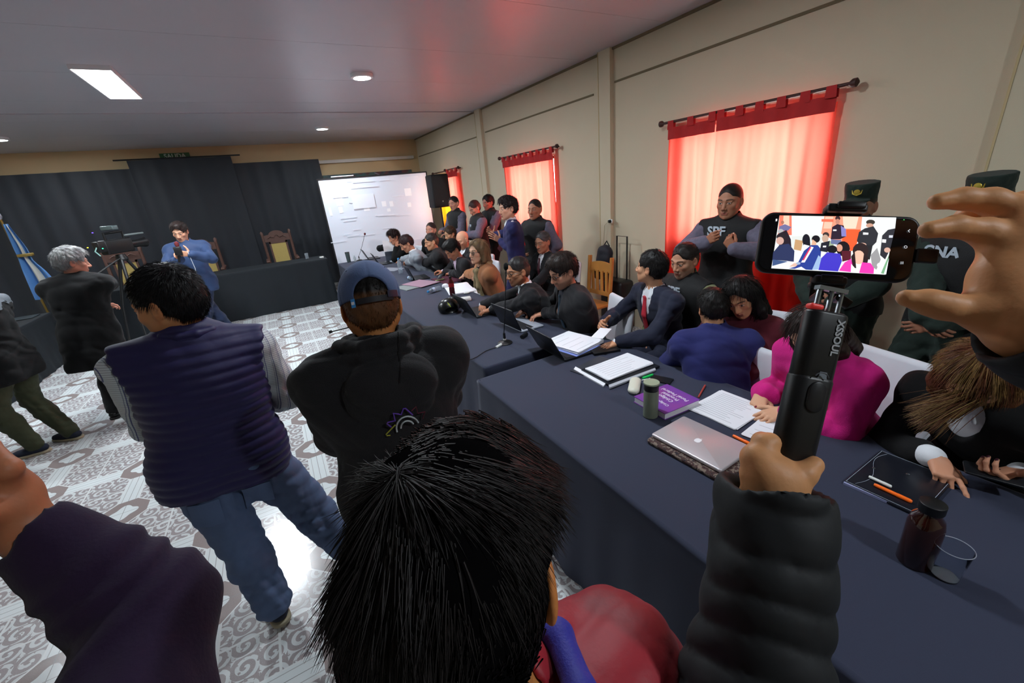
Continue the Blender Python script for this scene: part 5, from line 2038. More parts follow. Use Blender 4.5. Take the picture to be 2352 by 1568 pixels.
# officer with white-lettered vest, hands on chest
p = at_z(1676, 462, 1.665)
k = skeleton(p, yaw=98, mode='stand', lean=0, hp=-8, hy=4, hs=1.13, bw=1.14, lhand=at_x(1684, 572, p[0]-0.27), rhand=at_x(1622, 556, p[0]-0.29), lelb=(1.2, -0.2, -0.5), relb=(1.2, -0.2, -0.5), feet={'L': (-0.16, 0), 'R': (0.16, 0)})
SPFK = k
person('standing officer in grey shirt and black SPF vest in front of the wide red curtain', k, skin=(170, 118, 92), hair='buzz', hairc=(30, 24, 22), h=0.0075, hh=0.0055, fat=1.08, jaw=1.1,
       outfit=[g_top('grey_uniform_shirt', C_guard, o=0.012, arm_o=0.026, t1=0.95, hem=0.10, seed=63, wr=0.007), g_vest(C_blackvest, txt='SPF', tm=M_let, tsize=0.105, hem=0.06, pouches=False, toff=(0.035, 0.07)), g_pants(cloth('grey_uniform_trousers', (78, 82, 100), 0.9, 0.25, 40), thick=1.1, wr=0.007), g_shoes(C_shoeb, M_dksole)], seed=89,
       hands={'L': dict(fd=unit(V3(-0.1, 0.35, 0.5)), pn=V3(1, 0, 0), curl=1.2, thumb=(0.3, 0.7, 0.9)), 'R': dict(fd=unit(V3(-0.1, -0.45, 0.3)), pn=V3(1, 0, 0), curl=1.2, thumb=(0.3, 0.7, 0.9))})

# officer with hand on hip in front of the middle curtain
p = at_z(1228, 481, 1.62)
k = skeleton(p, yaw=104, mode='stand', hp=-2, hy=16, hs=1.12, bw=1.12, lhand=p+V3(-0.05, -0.22, -0.62), rhand=p+V3(-0.12, 0.20, -0.55), lelb=(1.3, -0.3, 0.1), relb=(1.2, -0.4, 0))
k_ = k
person('officer in grey camouflage shirt and black vest with elbow out by the middle red curtain', k, skin=(176, 126, 100), hair='buzz', hairc=(40, 30, 28), h=0.0095, hh=0.0075,
       outfit=[g_top('grey_uniform_shirt', C_guard, o=0.012, arm_o=0.026, t1=0.95, hem=0.10, seed=67, wr=0.007), g_vest(C_blackvest, hem=0.0, pouches=False), g_pants(C_trb), g_shoes(C_shoeb, M_dksole)], seed=97)

# three officers at the far end of the wall
p = at_x(1121, 465, 3.62)
k = skeleton(p, yaw=96, mode='stand', hp=-10, hy=6, hs=1.1, bw=1.1, lhand=p+V3(-0.3, -0.05, -0.48), rhand=p+V3(-0.3, 0.12, -0.5))
person('officer with short black hair, rightmost of the three by the loudspeaker', k, skin=(160, 108, 90), hair='short', hairc=(20, 16, 16), h=0.011, hh=0.008,
       outfit=[g_top('grey_uniform_shirt', C_guard, o=0.012, arm_o=0.026, t1=0.95, hem=0.10, seed=71, wr=0.007), g_vest(C_blackvest, hem=0.0, pouches=False, collar='stand'), g_pants(C_trb), g_shoes(C_shoeb, M_dksole)], seed=101)
p = at_x(1090, 478, 3.25)
k = skeleton(p, yaw=84, mode='stand', hp=-26, hy=14, hs=1.1, bw=1.16, lhand=p+V3(-0.26, -0.1, -0.42), rhand=p+V3(-0.25, 0.1, -0.45), lelb=(1.2, -0.4, -0.3))
person('officer looking down in grey sleeves and black vest, middle of the three by the speaker', k, skin=(176, 120, 98), hair='crop', hairc=(46, 28, 26), h=0.011, hh=0.008,
       outfit=[g_top('grey_uniform_shirt', C_guard, o=0.012, arm_o=0.028, t1=0.95, hem=0.10, seed=73, wr=0.007), g_vest(C_blackvest, hem=0.02, txt='SPF', tm=M_let, tsize=0.06, pouches=False), g_pants(C_trb), g_shoes(C_shoeb, M_dksole)], seed=103)
p = at_x(1042, 467, 3.30)
k = skeleton(p, yaw=100, mode='stand', hp=-8, hy=22, hs=1.1, bw=1.1, lhand=p+V3(-0.25, -0.1, -0.55), rhand=p+V3(-0.28, 0.12, -0.5))
person('officer in black vest standing just right of the loudspeaker', k, skin=(186, 134, 112), hair='crop', hairc=(26, 20, 20), h=0.011, hh=0.008,
       outfit=[g_top('grey_uniform_shirt', C_guard, o=0.012, arm_o=0.026, t1=0.95, hem=0.10, seed=79, wr=0.007), g_vest(C_blackvest, hem=0.0, pouches=False), g_pants(C_trb), g_shoes(C_shoeb, M_dksole)], seed=107)


# green field caps with gold badge
def field_cap(k, m, e, badge=True):
    R3 = np.array([k.hR, k.hF, k.hU]).T
    q = k.hs
    w = lambda x, y, z: k.H+R3@(V3(x, y, z)*q)
    S = Sdf()
    S.rc(w(0, -0.012, 0.055), w(0, -0.006, 0.118), 0.088*q, 0.094*q, 0.012, (k.hR, 0.88))
    S.el(w(0, 0.082, 0.050), np.array((0.068, 0.052, 0.010))*q, rot=R3, k=0.012)
    V, Q = S.mesh(0.006, cuts=[(w(0, 0, 0.140), k.hU), (w(0, 0, 0.040), -k.hU)], disp=wrinkle(3, 0.002, 50))
    c_ = mk('field_cap', V, Q, m, e)
    if badge:
        b = MB()
        cc = w(0, 0.094, 0.100)
        ax = np.array([k.hR, k.hU, k.hF]).T
        b.lathe(cc, [(0.016*q, 0), (0.013*q, 0.004), (0.0, 0.006)], 12, ax=ax, caps=(True, False))
        for sd in (-1, 1):
            b.tube([cc-k.hU*0.018*q, cc+k.hR*sd*0.020*q-k.hU*0.008*q, cc+k.hR*sd*0.024*q+k.hU*0.012*q], [0.004, 0.004, 0.002], 6)
        b.build('cap_badge', mat('gold_badge', (190, 168, 70), rough=0.35, metal=0.5), c_, smooth=True)
    return c_


def gna(px, py, x, label, seed, hyaw, lh, rh, bodyyaw=86, th=1.0):
    p = at_x(px, py, x)
    k = skeleton(p, yaw=bodyyaw, mode='stand', hp=-6, hy=hyaw, hs=1.12, bw=1.08, lhand=lh, rhand=rh, lelb=(1.0, -0.5, -0.5), relb=(1.0, -0.5, -0.5), feet={'L': (-0.16, 0), 'R': (0.16, 0)})
    def cap(k, e, h): field_cap(k, C_green, e)
    def gaiter(k, e, h):
        S = Sdf()
        S.rc(k.N+k.nu*0.01, k.H-k.hU*0.052*k.hs, 0.078*k.s, 0.070*k.s, 0.02)
        S.el(k.H-k.hU*0.060*k.hs+k.hF*0.030, np.array((0.070, 0.078, 0.050))*k.hs, rot=np.array([k.hR, k.hF, k.hU]).T, k=0.02)
        V, Q = S.mesh(0.007, disp=wrinkle(9, 0.003, 60))
        mk('neck_gaiter', V, Q, C_green, e)
    person(label, k, skin=(158, 112, 90), hair='buzz', hairc=(26, 22, 20), h=0.008, hh=0.006,
           outfit=[g_top('green_uniform_shirt', C_green, o=0.014, arm_o=0.028, t1=0.95, hem=0.10, seed=seed, wr=0.007), g_vest(C_blackvest, txt='GNA', tm=M_let, tsize=0.082, hem=0.04, pouches=False, toff=(0.06, 0.045)),
                   g_pants(C_green, thick=1.15, wr=0.008, o=0.022), g_shoes(C_shoeb, M_dksole), cap, gaiter], seed=seed,
           hands={'L': dict(fd=unit(V3(-0.15, 0.6, -0.3)), pn=V3(1, 0, 0), curl=0.5), 'R': dict(fd=unit(V3(-0.15, -0.5, -0.4)), pn=V3(1, 0, 0), curl=0.5)}, group=None)
    return k


p = at_x(1972, 474, 3.42)
GN1 = gna(1972, 474, 3.42, 'officer with green cap and face gaiter standing behind the held-up phone', 111, 8, p+V3(-0.24, -0.06, -0.60), p+V3(-0.26, 0.06, -0.62), 92)
p = at_x(2262, 468, 3.34)
GN2 = gna(2262, 468, 3.34, 'officer with green cap and white GNA lettering on the right behind the raised hand', 113, 10, at_x(2150, 742, 3.34-0.30), at_x(2118, 735, 3.34-0.32), 70)
# ------------------------------------------------------------------ people in the middle of the room
# reporter with microphone in front of the judges bench
p = at_y(413, 532, 7.9)
k = skeleton(p, yaw=178, mode='stand', lean=-2, side=0, hp=-22, hy=-12, hr=-4, hs=1.12, bw=1.06, rhand=at_y(414, 595, 7.58), lhand=at_y(438, 584, 7.55), lelb=(1, 0, -0.8), relb=(1, 0.1, -1), feet={'L': (0.17, 0.10), 'R': (-0.20, -0.12)})
MIC = k
person('man in a blue bomber jacket speaking into a microphone in front of the judges bench', k, skin=(206, 156, 128), hair='combed', hairc=(40, 30, 28), h=0.011, hh=0.0085,
       outfit=[g_top('navy_bomber_jacket', C_navyjk, o=0.026, arm_o=0.026, t1=0.93, hem=0.10, collar='stand', seed=121, wr=0.006), g_pants(C_dkjeans, wr=0.006), g_shoes(C_shoe)], seed=121,
       hands={'R': dict(fd=V3(-0.3, -0.3, 0.5), pn=V3(0.3, -0.2, 0.3), curl=1.3), 'L': dict(fd=V3(-0.9, -0.1, 0.25), pn=V3(0, 1, 0.2), curl=0.5, spread=0.25)})
e = empty('microphone', at_y(411, 600, 7.52), 'black handheld microphone with cube in the hand of the man in the blue bomber jacket', 'microphone')
q = MB(); c0 = at_y(412, 602, 7.53); c1 = at_y(408, 566, 7.50)
q.tube([c0, c0+(c1-c0)*0.6, c1], [0.014, 0.018, 0.02], 12); q.build('handle', M_blk, e, smooth=True)
q = MB(); q.box(c0+(c1-c0)*0.72, (0.085, 0.085, 0.12), bev=0.01); q.build('flag_cube', M_blk, e, smooth=True)
q = MB(); q.tube([c1, c1+V3(0, 0, 0.03), c1+V3(0, 0, 0.055), c1+V3(0, 0, 0.07)], [0.02, 0.03, 0.026, 0.008], 12); q.build('windscreen', mat('dark_red_foam', (96, 30, 34), rough=0.9), e, smooth=True)
q = MB(); a = at_y(430, 575, 7.50); b_ = at_y(462, 668, 7.62)
q.tube([a, a*0.6+b_*0.4+V3(0.02, 0, -0.02), b_], 0.0035, 5)
tag(q.build('earphone_cable', mat('white_cable', (210, 214, 220), rough=0.5), smooth=True), 'thin white earphone cable hanging down the blue bomber jacket', 'cable')

# grey-haired camera operator
p = at_z(166, 602, 1.64)
k = skeleton(p, yaw=-18, mode='stand', lean=12, hp=-12, hy=-48, hs=1.14, bw=1.15, rhand=at_y(255, 640, 6.8), lhand=p+V3(-0.05, 0.42, -0.5), lelb=(1, -0.3, -0.8), relb=(1.0, -0.2, -0.4))
person('grey-haired man in a black coat leaning towards the video camera', k, skin=(196, 140, 118), hair='wavy', hairc=(126, 126, 128), hairc2=(176, 178, 176), h=0.010, hh=0.0075, hdens=1.3,
       outfit=[g_top('black_coat', C_blk2, o=0.05, arm_o=0.040, t1=0.93, hem=0.30, flare=0.02, collar='fold', seed=127, wr=0.008), g_pants(C_trb), g_shoes(C_shoeb, M_dksole)], seed=127)

# man at the far left edge
p = V3(-2.36, 5.26, 1.60)
k = skeleton(p, yaw=74, mode='stand', lean=3, hp=-8, hy=0, hs=1.05, bw=1.1, feet={'L': (-0.10, 0.06), 'R': (0.09, -0.10)}, rhand=p+V3(-0.30, 0.22, -0.52), lhand=p+V3(-0.32, -0.14, -0.50))
person('man in olive trousers and black jacket at the left edge', k, skin=(190, 140, 112), hair='short', hairc=(50, 48, 50), h=0.009, hh=0.008,
       outfit=[g_top('black_jacket', C_blk2, o=0.04, arm_o=0.036, t1=0.93, hem=0.14, flare=0.01, collar='stand', seed=131, wr=0.007), g_pants(C_oliveT, wr=0.007, thick=1.08), g_shoes(C_shoe),
               g_top('grey_shoulder_layer', cloth('grey_shoulder_fabric', (98, 106, 114), 0.4, 0.3, 30), o=0.062, arm_o=0.0, arms='', hem=-0.30, seed=133, wr=0.014)], seed=131)  # last top: grey crumpled layer over the jacket's shoulders
_o = [o for o in COL.objects if o.name.startswith('grey_shoulder_layer')]
for o in _o:
    # keep only the part over the shoulders
    import bmesh
    bm = bmesh.new(); bm.from_mesh(o.data)
    zc = 1.40
    bmesh.ops.delete(bm, geom=[v for v in bm.verts if v.co.z < zc-0.03+0.03*math.sin(v.co.y*25)], context='VERTS')
    bm.to_mesh(o.data); bm.free()

# man in quilted purple vest, seen from behind
p = at_z(388, 696, 1.65)
k = skeleton(p, yaw=4, mode='stand', lean=0, side=5, hp=-12, hy=60, hr=0, hs=1.17, bw=1.17, s=1.0,
             lhand=p+V3(-0.16, 0.26, -0.62), rhand=p+V3(0.17, 0.28, -0.60), lelb=(0.6, -0.5, -0.9), relb=(0.6, -0.5, -0.9), feet={'L': (-0.03, -0.02), 'R': (0.36, 0.10)})
VESTK = k
person('stocky man in a quilted purple vest, checked shirt and jeans seen from behind', k, skin=(202, 142, 96), hair='short', hairc=(20, 18, 20), h=0.0055, hh=0.0045, hdens=3.0, fat=1.1,
       outfit=[g_top('checked_shirt', C_plaid, o=0.006, arm_o=0.030, t1=0.92, hem=-0.05, seed=137, wr=0.006, cuff=0.004),
               g_vest(C_vest, name='quilted_vest', o=0.044, hem=0.13, pouches=False, disp=puffer(0.040, 0.0060), wr=0.002),
               g_pants(C_jeans, o=0.022, thick=1.22, wr=0.007, flare=0.022, name='jeans'), g_shoes(C_shoe)], seed=137, jaw=1.1)
# vest collar ring
S = Sdf()
for i in range(10):
    a0, a1 = i*math.pi/5, (i+1)*math.pi/5
    f_ = lambda a, z: k.N+k.tr2*(0.092*math.cos(a))+k.tf2*(0.085*math.sin(a))+k.ub*z
    for z in (0.012, 0.036, 0.060): S.rc(f_(a0, z), f_(a1, z), 0.0165, 0.0165, 0.006)
V, Q = S.mesh(0.0045)
ve = [o for o in COL.objects if o.name == 'quilted_vest'][0]
mk('vest_collar', V, Q, C_vest, ve)
# back pockets of the jeans
je = [o for o in COL.objects if o.name == 'jeans'][0]
JE = np.zeros(len(je.data.vertices)*3); je.data.vertices.foreach_get('co', JE); JE = JE.reshape(-1, 3)
for sd in (-1, 1):
    # a patch following the denim surface
    G = []
    for zz in np.linspace(-0.145, -0.27, 7):
        row = []
        for xx in np.linspace(-0.055, 0.055, 7):
            c_ = k.P+k.tr*(sd*0.095+xx)+k.ub*zz
            r_ = JE-c_
            m_ = (np.abs(r_@k.tr) < 0.014) & (np.abs(r_@k.ub) < 0.014)
            back = (-(r_[m_]@k.tf)).max() if m_.any() else 0.12
            row.append(c_-k.tf*(back+0.002))
        G.append(row)
    q = MB(); q.sheet(G, 0.003, -k.tf)
    q.build('back_pocket', C_jeans, je, smooth=True)

# man with blue cap and black hooded jacket
p = at_z(853, 703, 1.62)
k = skeleton(p, yaw=-6, mode='stand', lean=3, hp=-18, hy=0, hr=3, hs=1.13, bw=1.12, s=0.965,
             lhand=p+V3(-0.10, 0.27, -0.60), rhand=p+V3(0.16, 0.28, -0.58), lelb=(0.55, -0.3, -0.9), relb=(0.5, -0.3, -0.9))
CAPK = k


def blue_cap(k, e, h):
    R3 = np.array([k.hR, k.hF, k.hU]).T
    q_ = k.hs
    w = lambda x, y, z: k.H+R3@(V3(x, y, z)*q_)
    S = Sdf()
    S.el(w(0, -0.016, 0.030), np.array((0.090, 0.110, 0.106))*q_, rot=R3, k=0.01)
    S.el(w(0, -0.016, 0.022), np.array((0.084, 0.104, 0.099))*q_, rot=R3, k=0.002, op='-')
    # arch opening at the back
    S.el(w(0.0, -0.13, 0.022), np.array((0.050, 0.070, 0.052))*q_, rot=R3, k=0.003, op='-')
    tilt = unit(-R3[:, 2]-R3[:, 1]*0.06)
    def seams(P):
        L = (P-k.H)@R3/q_
        an = np.arctan2(L[:, 0], -(L[:, 1]+0.016))
        d = np.zeros(len(P))
        for s_ in (0, 1.05, -1.05, 2.1, -2.1, 3.14):
            d += 0.0016*np.exp(-((an-s_)/0.03)**2)
        return d
    V, Q = S.mesh(0.0038, disp=seams, cuts=[(w(0, -0.016, 0.008), tilt)])
    m = cloth('slate_blue_cap_cotton', (72, 90, 128), 0.9, 0.08, 300)
    c = mk('baseball_cap', V, Q, m, e)
    # strap across the opening, buckle, little flag tab, brim at the front
    def ring(a0, a1, z0, z1, r, m_, nm):
        q = MB(); G = []
        for z in (z0, z1):
            G.append([w(math.sin(a)*(0.0905*r), -0.016-math.cos(a)*(0.1105*r), z+0.003*math.sin(a)) for a in np.linspace(a0, a1, 10)])
        q.sheet(G, 0.0025, unit(w(0, -1, 0)-w(0, 0, 0)))
        return q.build(nm, m_, c, smooth=True)
    ring(-0.72, 0.72, 0.000, 0.016, 1.0, mat('dark_strap_leather', (30, 28, 34), rough=0.6), 'cap_strap')
    ring(0.48, 0.92, 0.008, 0.027, 1.03, mat('navy_strap_buckle', (34, 38, 60), rough=0.5), 'strap_buckle')
    t0 = ring(-0.66, -0.52, -0.006, 0.018, 1.04, mat('light_blue_tab', (60, 150, 220), rough=0.6), 'cap_tab')
    ring(-0.64, -0.54, 0.002, 0.010, 1.055, mat('white_tab', (225, 232, 240), rough=0.6), 'tab_stripe')
    for sx in (-1, 1):
        for yy in (-0.06, 0.02):
            MB().lathe(w(sx*0.052, yy, 0.1085-abs(yy+0.016)*0.12), [(0.004*q_, 0), (0.003*q_, 0.0015)], 10, ax=R3).build('eyelet', mat('dark_stitching', (40, 50, 80), rough=0.8), c)
    S = Sdf()
    S.el(w(0, 0.125, 0.018), np.array((0.072, 0.065, 0.008))*q_, rot=R3, k=0.01)
    V, Q = S.mesh(0.005)
    mk('cap_brim', V, Q, m, c)


person('man in a slate blue baseball cap and black hooded jacket seen from behind', k, skin=(196, 132, 78), hair='crop', hairc=(20, 17, 16), h=0.005, hh=0.0045, hdens=2.5, fat=1.08,
       outfit=[g_top('black_hooded_jacket', C_blk, o=0.050, arm_o=0.038, t1=0.95, hem=0.22, flare=0.012, hood=True, seed=141, wr=0.008, cuff=0.004), g_pants(C_trb, thick=1.1), g_shoes(C_shoeb, M_dksole), blue_cap], seed=141)
jk = [o for o in COL.objects if o.name == 'black_hooded_jacket'][0]
JV = np.zeros(len(jk.data.vertices)*3); jk.data.vertices.foreach_get('co', JV); JV = JV.reshape(-1, 3)


def on_surface(px, py, VV, rad=6):
    q = VV-EYE
    dep = q@CW
    X = 1176+F_PX*(q@CR)/dep; Y = 784-F_PX*(q@CU)/dep
    m_ = (np.hypot(X-px, Y-py) < rad) & (dep > 0.05)
    if not m_.any(): return None
    i = np.where(m_)[0][np.argmin(dep[m_])]
    return EYE+ray(px, py)*(dep[i]-0.004)


def emblem(pts, r, m_, nm):
    P_ = [on_surface(x, y, JV, 9) for x, y in pts]
    P_ = [p_ for p_ in P_ if p_ is not None]
    if len(P_) > 1:
        MB().tube(P_, r, 6).build(nm, m_, jk, smooth=True)


Z3 = lambda x, y: (860+x/13.07, 900+y/13.07)
emblem([Z3(*q_) for q_ in [(505, 1050), (375, 950), (400, 915), (620, 860), (570, 640), (720, 660), (800, 680), (870, 500), (930, 490), (1150, 690)]], 0.0022, mat('violet_print', (104, 66, 176), rough=0.6), 'sun_ray_print')
emblem([Z3(*q_) for q_ in [(620, 990), (350, 1270), (370, 1310), (480, 1300)]], 0.0022, mat('yellow_print', (176, 176, 60), rough=0.6), 'sun_ray_print')
emblem([Z3(*q_) for q_ in [(1110, 570), (1250, 440), (1300, 640), (1520, 590), (1480, 700), (1450, 800)]], 0.0018, mat('maroon_print', (92, 26, 44), rough=0.6), 'sun_ray_print')
def arc(cx, cy, r_, a0, a1): return [Z3(cx+r_*math.cos(math.radians(a)), cy-r_*math.sin(math.radians(a))) for a in np.linspace(a0, a1, 12)]
emblem(arc(1010, 1080, 350, 200, 28), 0.0026, mat('white_print', (196, 206, 208), rough=0.6), 'sun_disc_print')
emblem(arc(1000, 1070, 205, 185, 35), 0.0026, mat('white_print', (196, 206, 208), rough=0.6), 'sun_disc_print')
# seam down the hood
emblem([(914, 762), (918, 800), (920, 850), (919, 880)], 0.0012, C_blk2, 'hood_seam')
q = MB(); a = at_y(760, 762, 1.42); b_ = at_y(800, 752, 1.36)
q.tube([a, b_], 0.002, 6); q.tube([a+V3(-0.006, 0, 0), a+V3(0.004, 0, 0.001)], 0.005, 8)
tag(q.build('headset_boom', M_blk, smooth=True), 'thin black headset microphone boom sticking out left of the man in the blue cap', 'headset')

# ------------------------------------------------------------------ foreground head with thick black hair
p = at_d(1062, 1302, 0.352)
k = skeleton(p, yaw=4, mode='stand', lean=6, hp=-12, hy=-42, hr=0, hs=0.97, bw=0.90, s=0.96, lhand=p+V3(-0.14, 0.38, -0.66), rhand=p+V3(0.26, 0.12, -0.62), lelb=(1, 0, -1), relb=(0.5, -0.1, -0.9), shrug=-0.05)
FG = k
e = person('person with thick black hair and red quilted jacket right below the camera', k, skin=(206, 140, 78), hair=None, h=0.0045, hh=0.004,
       outfit=[g_top('red_quilted_jacket', C_redj, o=0.026, arm_o=0.028, t1=0.93, hem=0.16, seed=151, wr=0.010, disp=puffer(0.085, 0.010)), g_pants(C_trb), g_shoes(C_shoeb, M_dksole)], seed=151)
S = Sdf()
for i in range(10):
    a0, a1 = i*math.pi/5, (i+1)*math.pi/5
    f_ = lambda a, z: k.N+k.tr2*(0.098*math.cos(a))+k.tf2*(0.092*math.sin(a))+k.ub*z
    for z in (-0.005, 0.02, 0.045): S.rc(f_(a0, z), f_(a1, z), 0.014, 0.014, 0.008)
V, Q = S.mesh(0.004)
mk('blue_collar', V, Q, C_bluec, e)
# hair: scalp cap plus strands radiating from the whorl
R3 = np.array([k.hR, k.hF, k.hU]).T
w = lambda x, y, z: k.H+R3@(V3(x, y, z)*k.hs)
S = Sdf()
S.el(w(0, -0.016, 0.035), np.array((0.085, 0.106, 0.097))*k.hs, rot=R3, k=0.01)
S.el(w(0, -0.05, -0.015), np.array((0.070, 0.066, 0.070))*k.hs, rot=R3, k=0.03)
S.el(w(0, 0.05, 0.075), np.array((0.062, 0.045, 0.04))*k.hs, rot=R3, k=0.03)
S.el(w(0, 0.110, -0.030), np.array((0.068, 0.072, 0.090))*k.hs, rot=R3, k=0.01, op='-')
for sd in (-1, 1):
    S.el(w(sd*0.092, 0.030, -0.050), np.array((0.034, 0.040, 0.050))*k.hs, rot=R3, k=0.008, op='-')
    S.el(w(sd*0.098, -0.012, -0.016), np.array((0.030, 0.028, 0.040))*k.hs, rot=R3, k=0.006, op='-')
V, Q = S.mesh(0.004, cuts=[(w(0, -0.05, -0.095), -R3[:, 2])], disp=wrinkle(8, 0.003, 60))
bag = Bag()
base = np.array(cl((30, 26, 26))[:3])
bag.add(V, Q, base*0.5)
mk('hair_base', V, Q, mat('matte_black_hair_base', (10, 9, 10), rough=1.0, spec=0.0), e)
bag = Bag()
rs = np.random.RandomState(5)
nS = 26000
idx = rs.randint(0, len(V), nS)
Lv = (V[idx]-k.H)@R3/k.hs
idx = idx[~((np.abs(Lv[:, 0]) > 0.050) & (Lv[:, 1] > -0.048) & (Lv[:, 2] < 0.030)) & ~((Lv[:, 1] > 0.05) & (Lv[:, 2] < 0.03))]
nS = len(idx)
pp = V[idx]+rs.normal(size=(nS, 3))*0.002
ctr = w(0, -0.016, 0.02)
nn = pp-ctr; nn /= np.linalg.norm(nn, axis=1)[:, None]
whorl = unit(w(-0.02, -0.055, 0.11)-ctr)
away = nn-whorl; away -= nn*np.sum(away*nn, 1)[:, None]; away /= np.linalg.norm(away, axis=1)[:, None]+1e-6
swirl = np.cross(nn, np.tile(whorl, (nS, 1)))
L = (pp-k.H)@R3/k.hs
clump = np.stack([np.sin(L[:, 0]*85+L[:, 2]*30), np.sin(L[:, 1]*80+1.5+L[:, 0]*25), np.sin(L[:, 2]*90+L[:, 1]*30)], 1)*0.30
d = away+swirl*0.45+nn*(0.10+0.12*rs.rand(nS, 1))+clump@R3.T*0.8
SV, SQ = strands(pp-nn*0.004-away*0.022, d, np.where((np.abs(L[:, 0]) > 0.045) & (L[:, 2] < 0.062) & (L[:, 1] > -0.085), 0.015, 0.058), 0.00065, 4, grav=0.30, curl=0.09, seg=6, lenvar=0.5)
cc = base*(0.6+1.3*rs.rand(nS, 1)**2)
bag.add(SV, SQ, np.repeat(np.clip(cc, 0.001, 1), 21, axis=0))
bag.build('hair', M_hair, e)

# ------------------------------------------------------------------ purple sweater arm on the left
elb = at_d(352, 1408, 0.50)
wrp = at_d(72, 1222, 0.475)
k = skeleton(V3(-0.47, 0.33, 1.60), yaw=-8, mode='stand', hp=0, hs=1.0, bw=1.0, s=0.98, rhand=wrp, fixel={'R': elb}, lhand=V3(-0.62, 0.62, 1.45))
def hand_p(S):
    P = lambda x, y, d_: at_d(x, y, d_)
    S.rc(wrp, P(20, 1150, 0.47), 0.026, 0.028, 0.012, (-CW, 0.85))
    S.rc(P(22, 1140, 0.47), P(-30, 1100, 0.455), 0.029, 0.026, 0.012, (-CW, 0.8))
    js = []
    for i, (x, y, d_) in enumerate([(18, 1078, 0.45), (-16, 1068, 0.46), (-45, 1085, 0.47), (-60, 1110, 0.485)]):
        a = P(x, y, d_); b1 = a+V3(-0.02, 0.03, 0.02); b2 = b1+V3(-0.025, 0.0, -0.018)
        S.rc(P(8, 1120, 0.465), a, 0.017, 0.0120, 0.010)
        S.rc(a, b1, 0.0115, 0.010, 0.005); S.rc(b1, b2, 0.010, 0.009, 0.005)
        js.append(([a, b1, b2], unit(b2-b1), V3(0, 0, 1)))
    t1 = P(-30, 1180, 0.44); t2 = P(-60, 1140, 0.44)
    S.rc(P(20, 1170, 0.46), t1, 0.018, 0.014, 0.012); S.rc(t1, t2, 0.013, 0.010, 0.006)
    js.append(([t1, t2, t2], unit(t2-t1), V3(0, 0, 1)))
    return js
def purple(k, e, h):
    S = Sdf()
    add_torso(S, k, 0.024)
    add_arm(S, k, 'L', 0.022, t1=0.93)
    sh, el, wr = k.sh['R'], k.el['R'], k.wr['R']
    u0 = unit(wr-el)
    S.rc(sh, sh+(el-sh)*0.5, 0.088, 0.084, 0.03); S.rc(sh+(el-sh)*0.5, el, 0.084, 0.062, 0.03)
    S.rc(el, el+(wr-el)*0.45, 0.062, 0.050, 0.03); S.rc(el+(wr-el)*0.45, el+(wr-el)*0.93, 0.050, 0.040, 0.02)
    S.el(wr+u0*0.030, (0.046, 0.046, 0.046), k=0.004, op='-')
    hb = k.P-k.ub*0.1
    S.rc(k.P-k.tr*0.075, hb-k.tr*0.08, 0.13, 0.13, 0.04); S.rc(k.P+k.tr*0.075, hb+k.tr*0.08, 0.13, 0.13, 0.04)
    S.rc(k.N+k.nu*0.035, k.N+k.nu*0.16, 0.06, 0.07, 0.01, None, '-')
    w0 = wrinkle(17, 0.004, 18)
    u = unit(wr-el)
    def folds(P):
        t = (P-el)@u
        return w0(P)-0.0045*np.sin(t*150+np.sin(P[:, 2]*60)*1.4)*np.exp(-((t-0.05)/0.06)**2)
    V, Q = S.mesh(0.0055, disp=folds)
    mk('purple_sweater', V, Q, C_purple, e)
person('person in a dark purple sweater with bent arm raised at the lower left corner', k, skin=(170, 112, 80), hair='short', hairc=(30, 24, 22), h=0.008, hh=0.005, outfit=[purple, g_pants(C_trb), g_shoes(C_shoeb, M_dksole)],
       hands={'R': dict(custom=hand_p, h=0.0026)}, seed=161)

# ------------------------------------------------------------------ person filming with a phone on a stick
wl = at_d(1778, 1140, 0.405)
wrr = at_d(2362, 742, 0.378)
el_l = at_d(1735, 1610, 0.385)
k = skeleton(V3(0.27, -0.19, 1.56), yaw=-34, mode='stand', hp=6, hs=1.0, bw=1.08, s=1.06, lhand=wl, rhand=wrr, fixel={'L': el_l, 'R': at_d(2860, 1010, 0.36)})
OP = k


def hand_stick(S):
    P = at_d
    js = []
    S.rc(wl, P(1782, 1100, 0.402), 0.0215, 0.0225, 0.012, (-CW, 0.85))
    S.rc(P(1768, 1102, 0.402), P(1736, 1052, 0.405), 0.0215, 0.0130, 0.012)
    S.rc(P(1752, 1080, 0.399), P(1812, 1100, 0.396), 0.0135, 0.0125, 0.010)
    S.rc(P(1736, 1052, 0.406), P(1770, 1016, 0.409), 0.0128, 0.0098, 0.006)
    for i in range(4):
        y = 1018+i*24; x0 = 1752-i*9
        a = P(x0, y, 0.409); b1 = P(x0-2, y-4, 0.430); b2 = P(x0+46, y-2, 0.443); b3 = P(x0+82, y+6, 0.430)
        S.rc(a, b1, 0.0100, 0.0095, 0.004); S.rc(b1, b2, 0.0095, 0.0088, 0.004); S.rc(b2, b3, 0.0088, 0.0078, 0.004)
        js.append(([a, b1, b2, b3], unit(b3-b2), -CW))
    t0 = P(1812, 1112, 0.398); t1 = P(1848, 1088, 0.394); t2 = P(1870, 1067, 0.397)
    S.rc(P(1795, 1125, 0.402), t0, 0.0165, 0.0130, 0.010)
    S.rc(t0, t1, 0.0130, 0.0108, 0.006); S.rc(t1, t2, 0.0106, 0.0086, 0.004)
    js.append(([t0, t1, t2], unit(t2-t1), -CW))
    return js


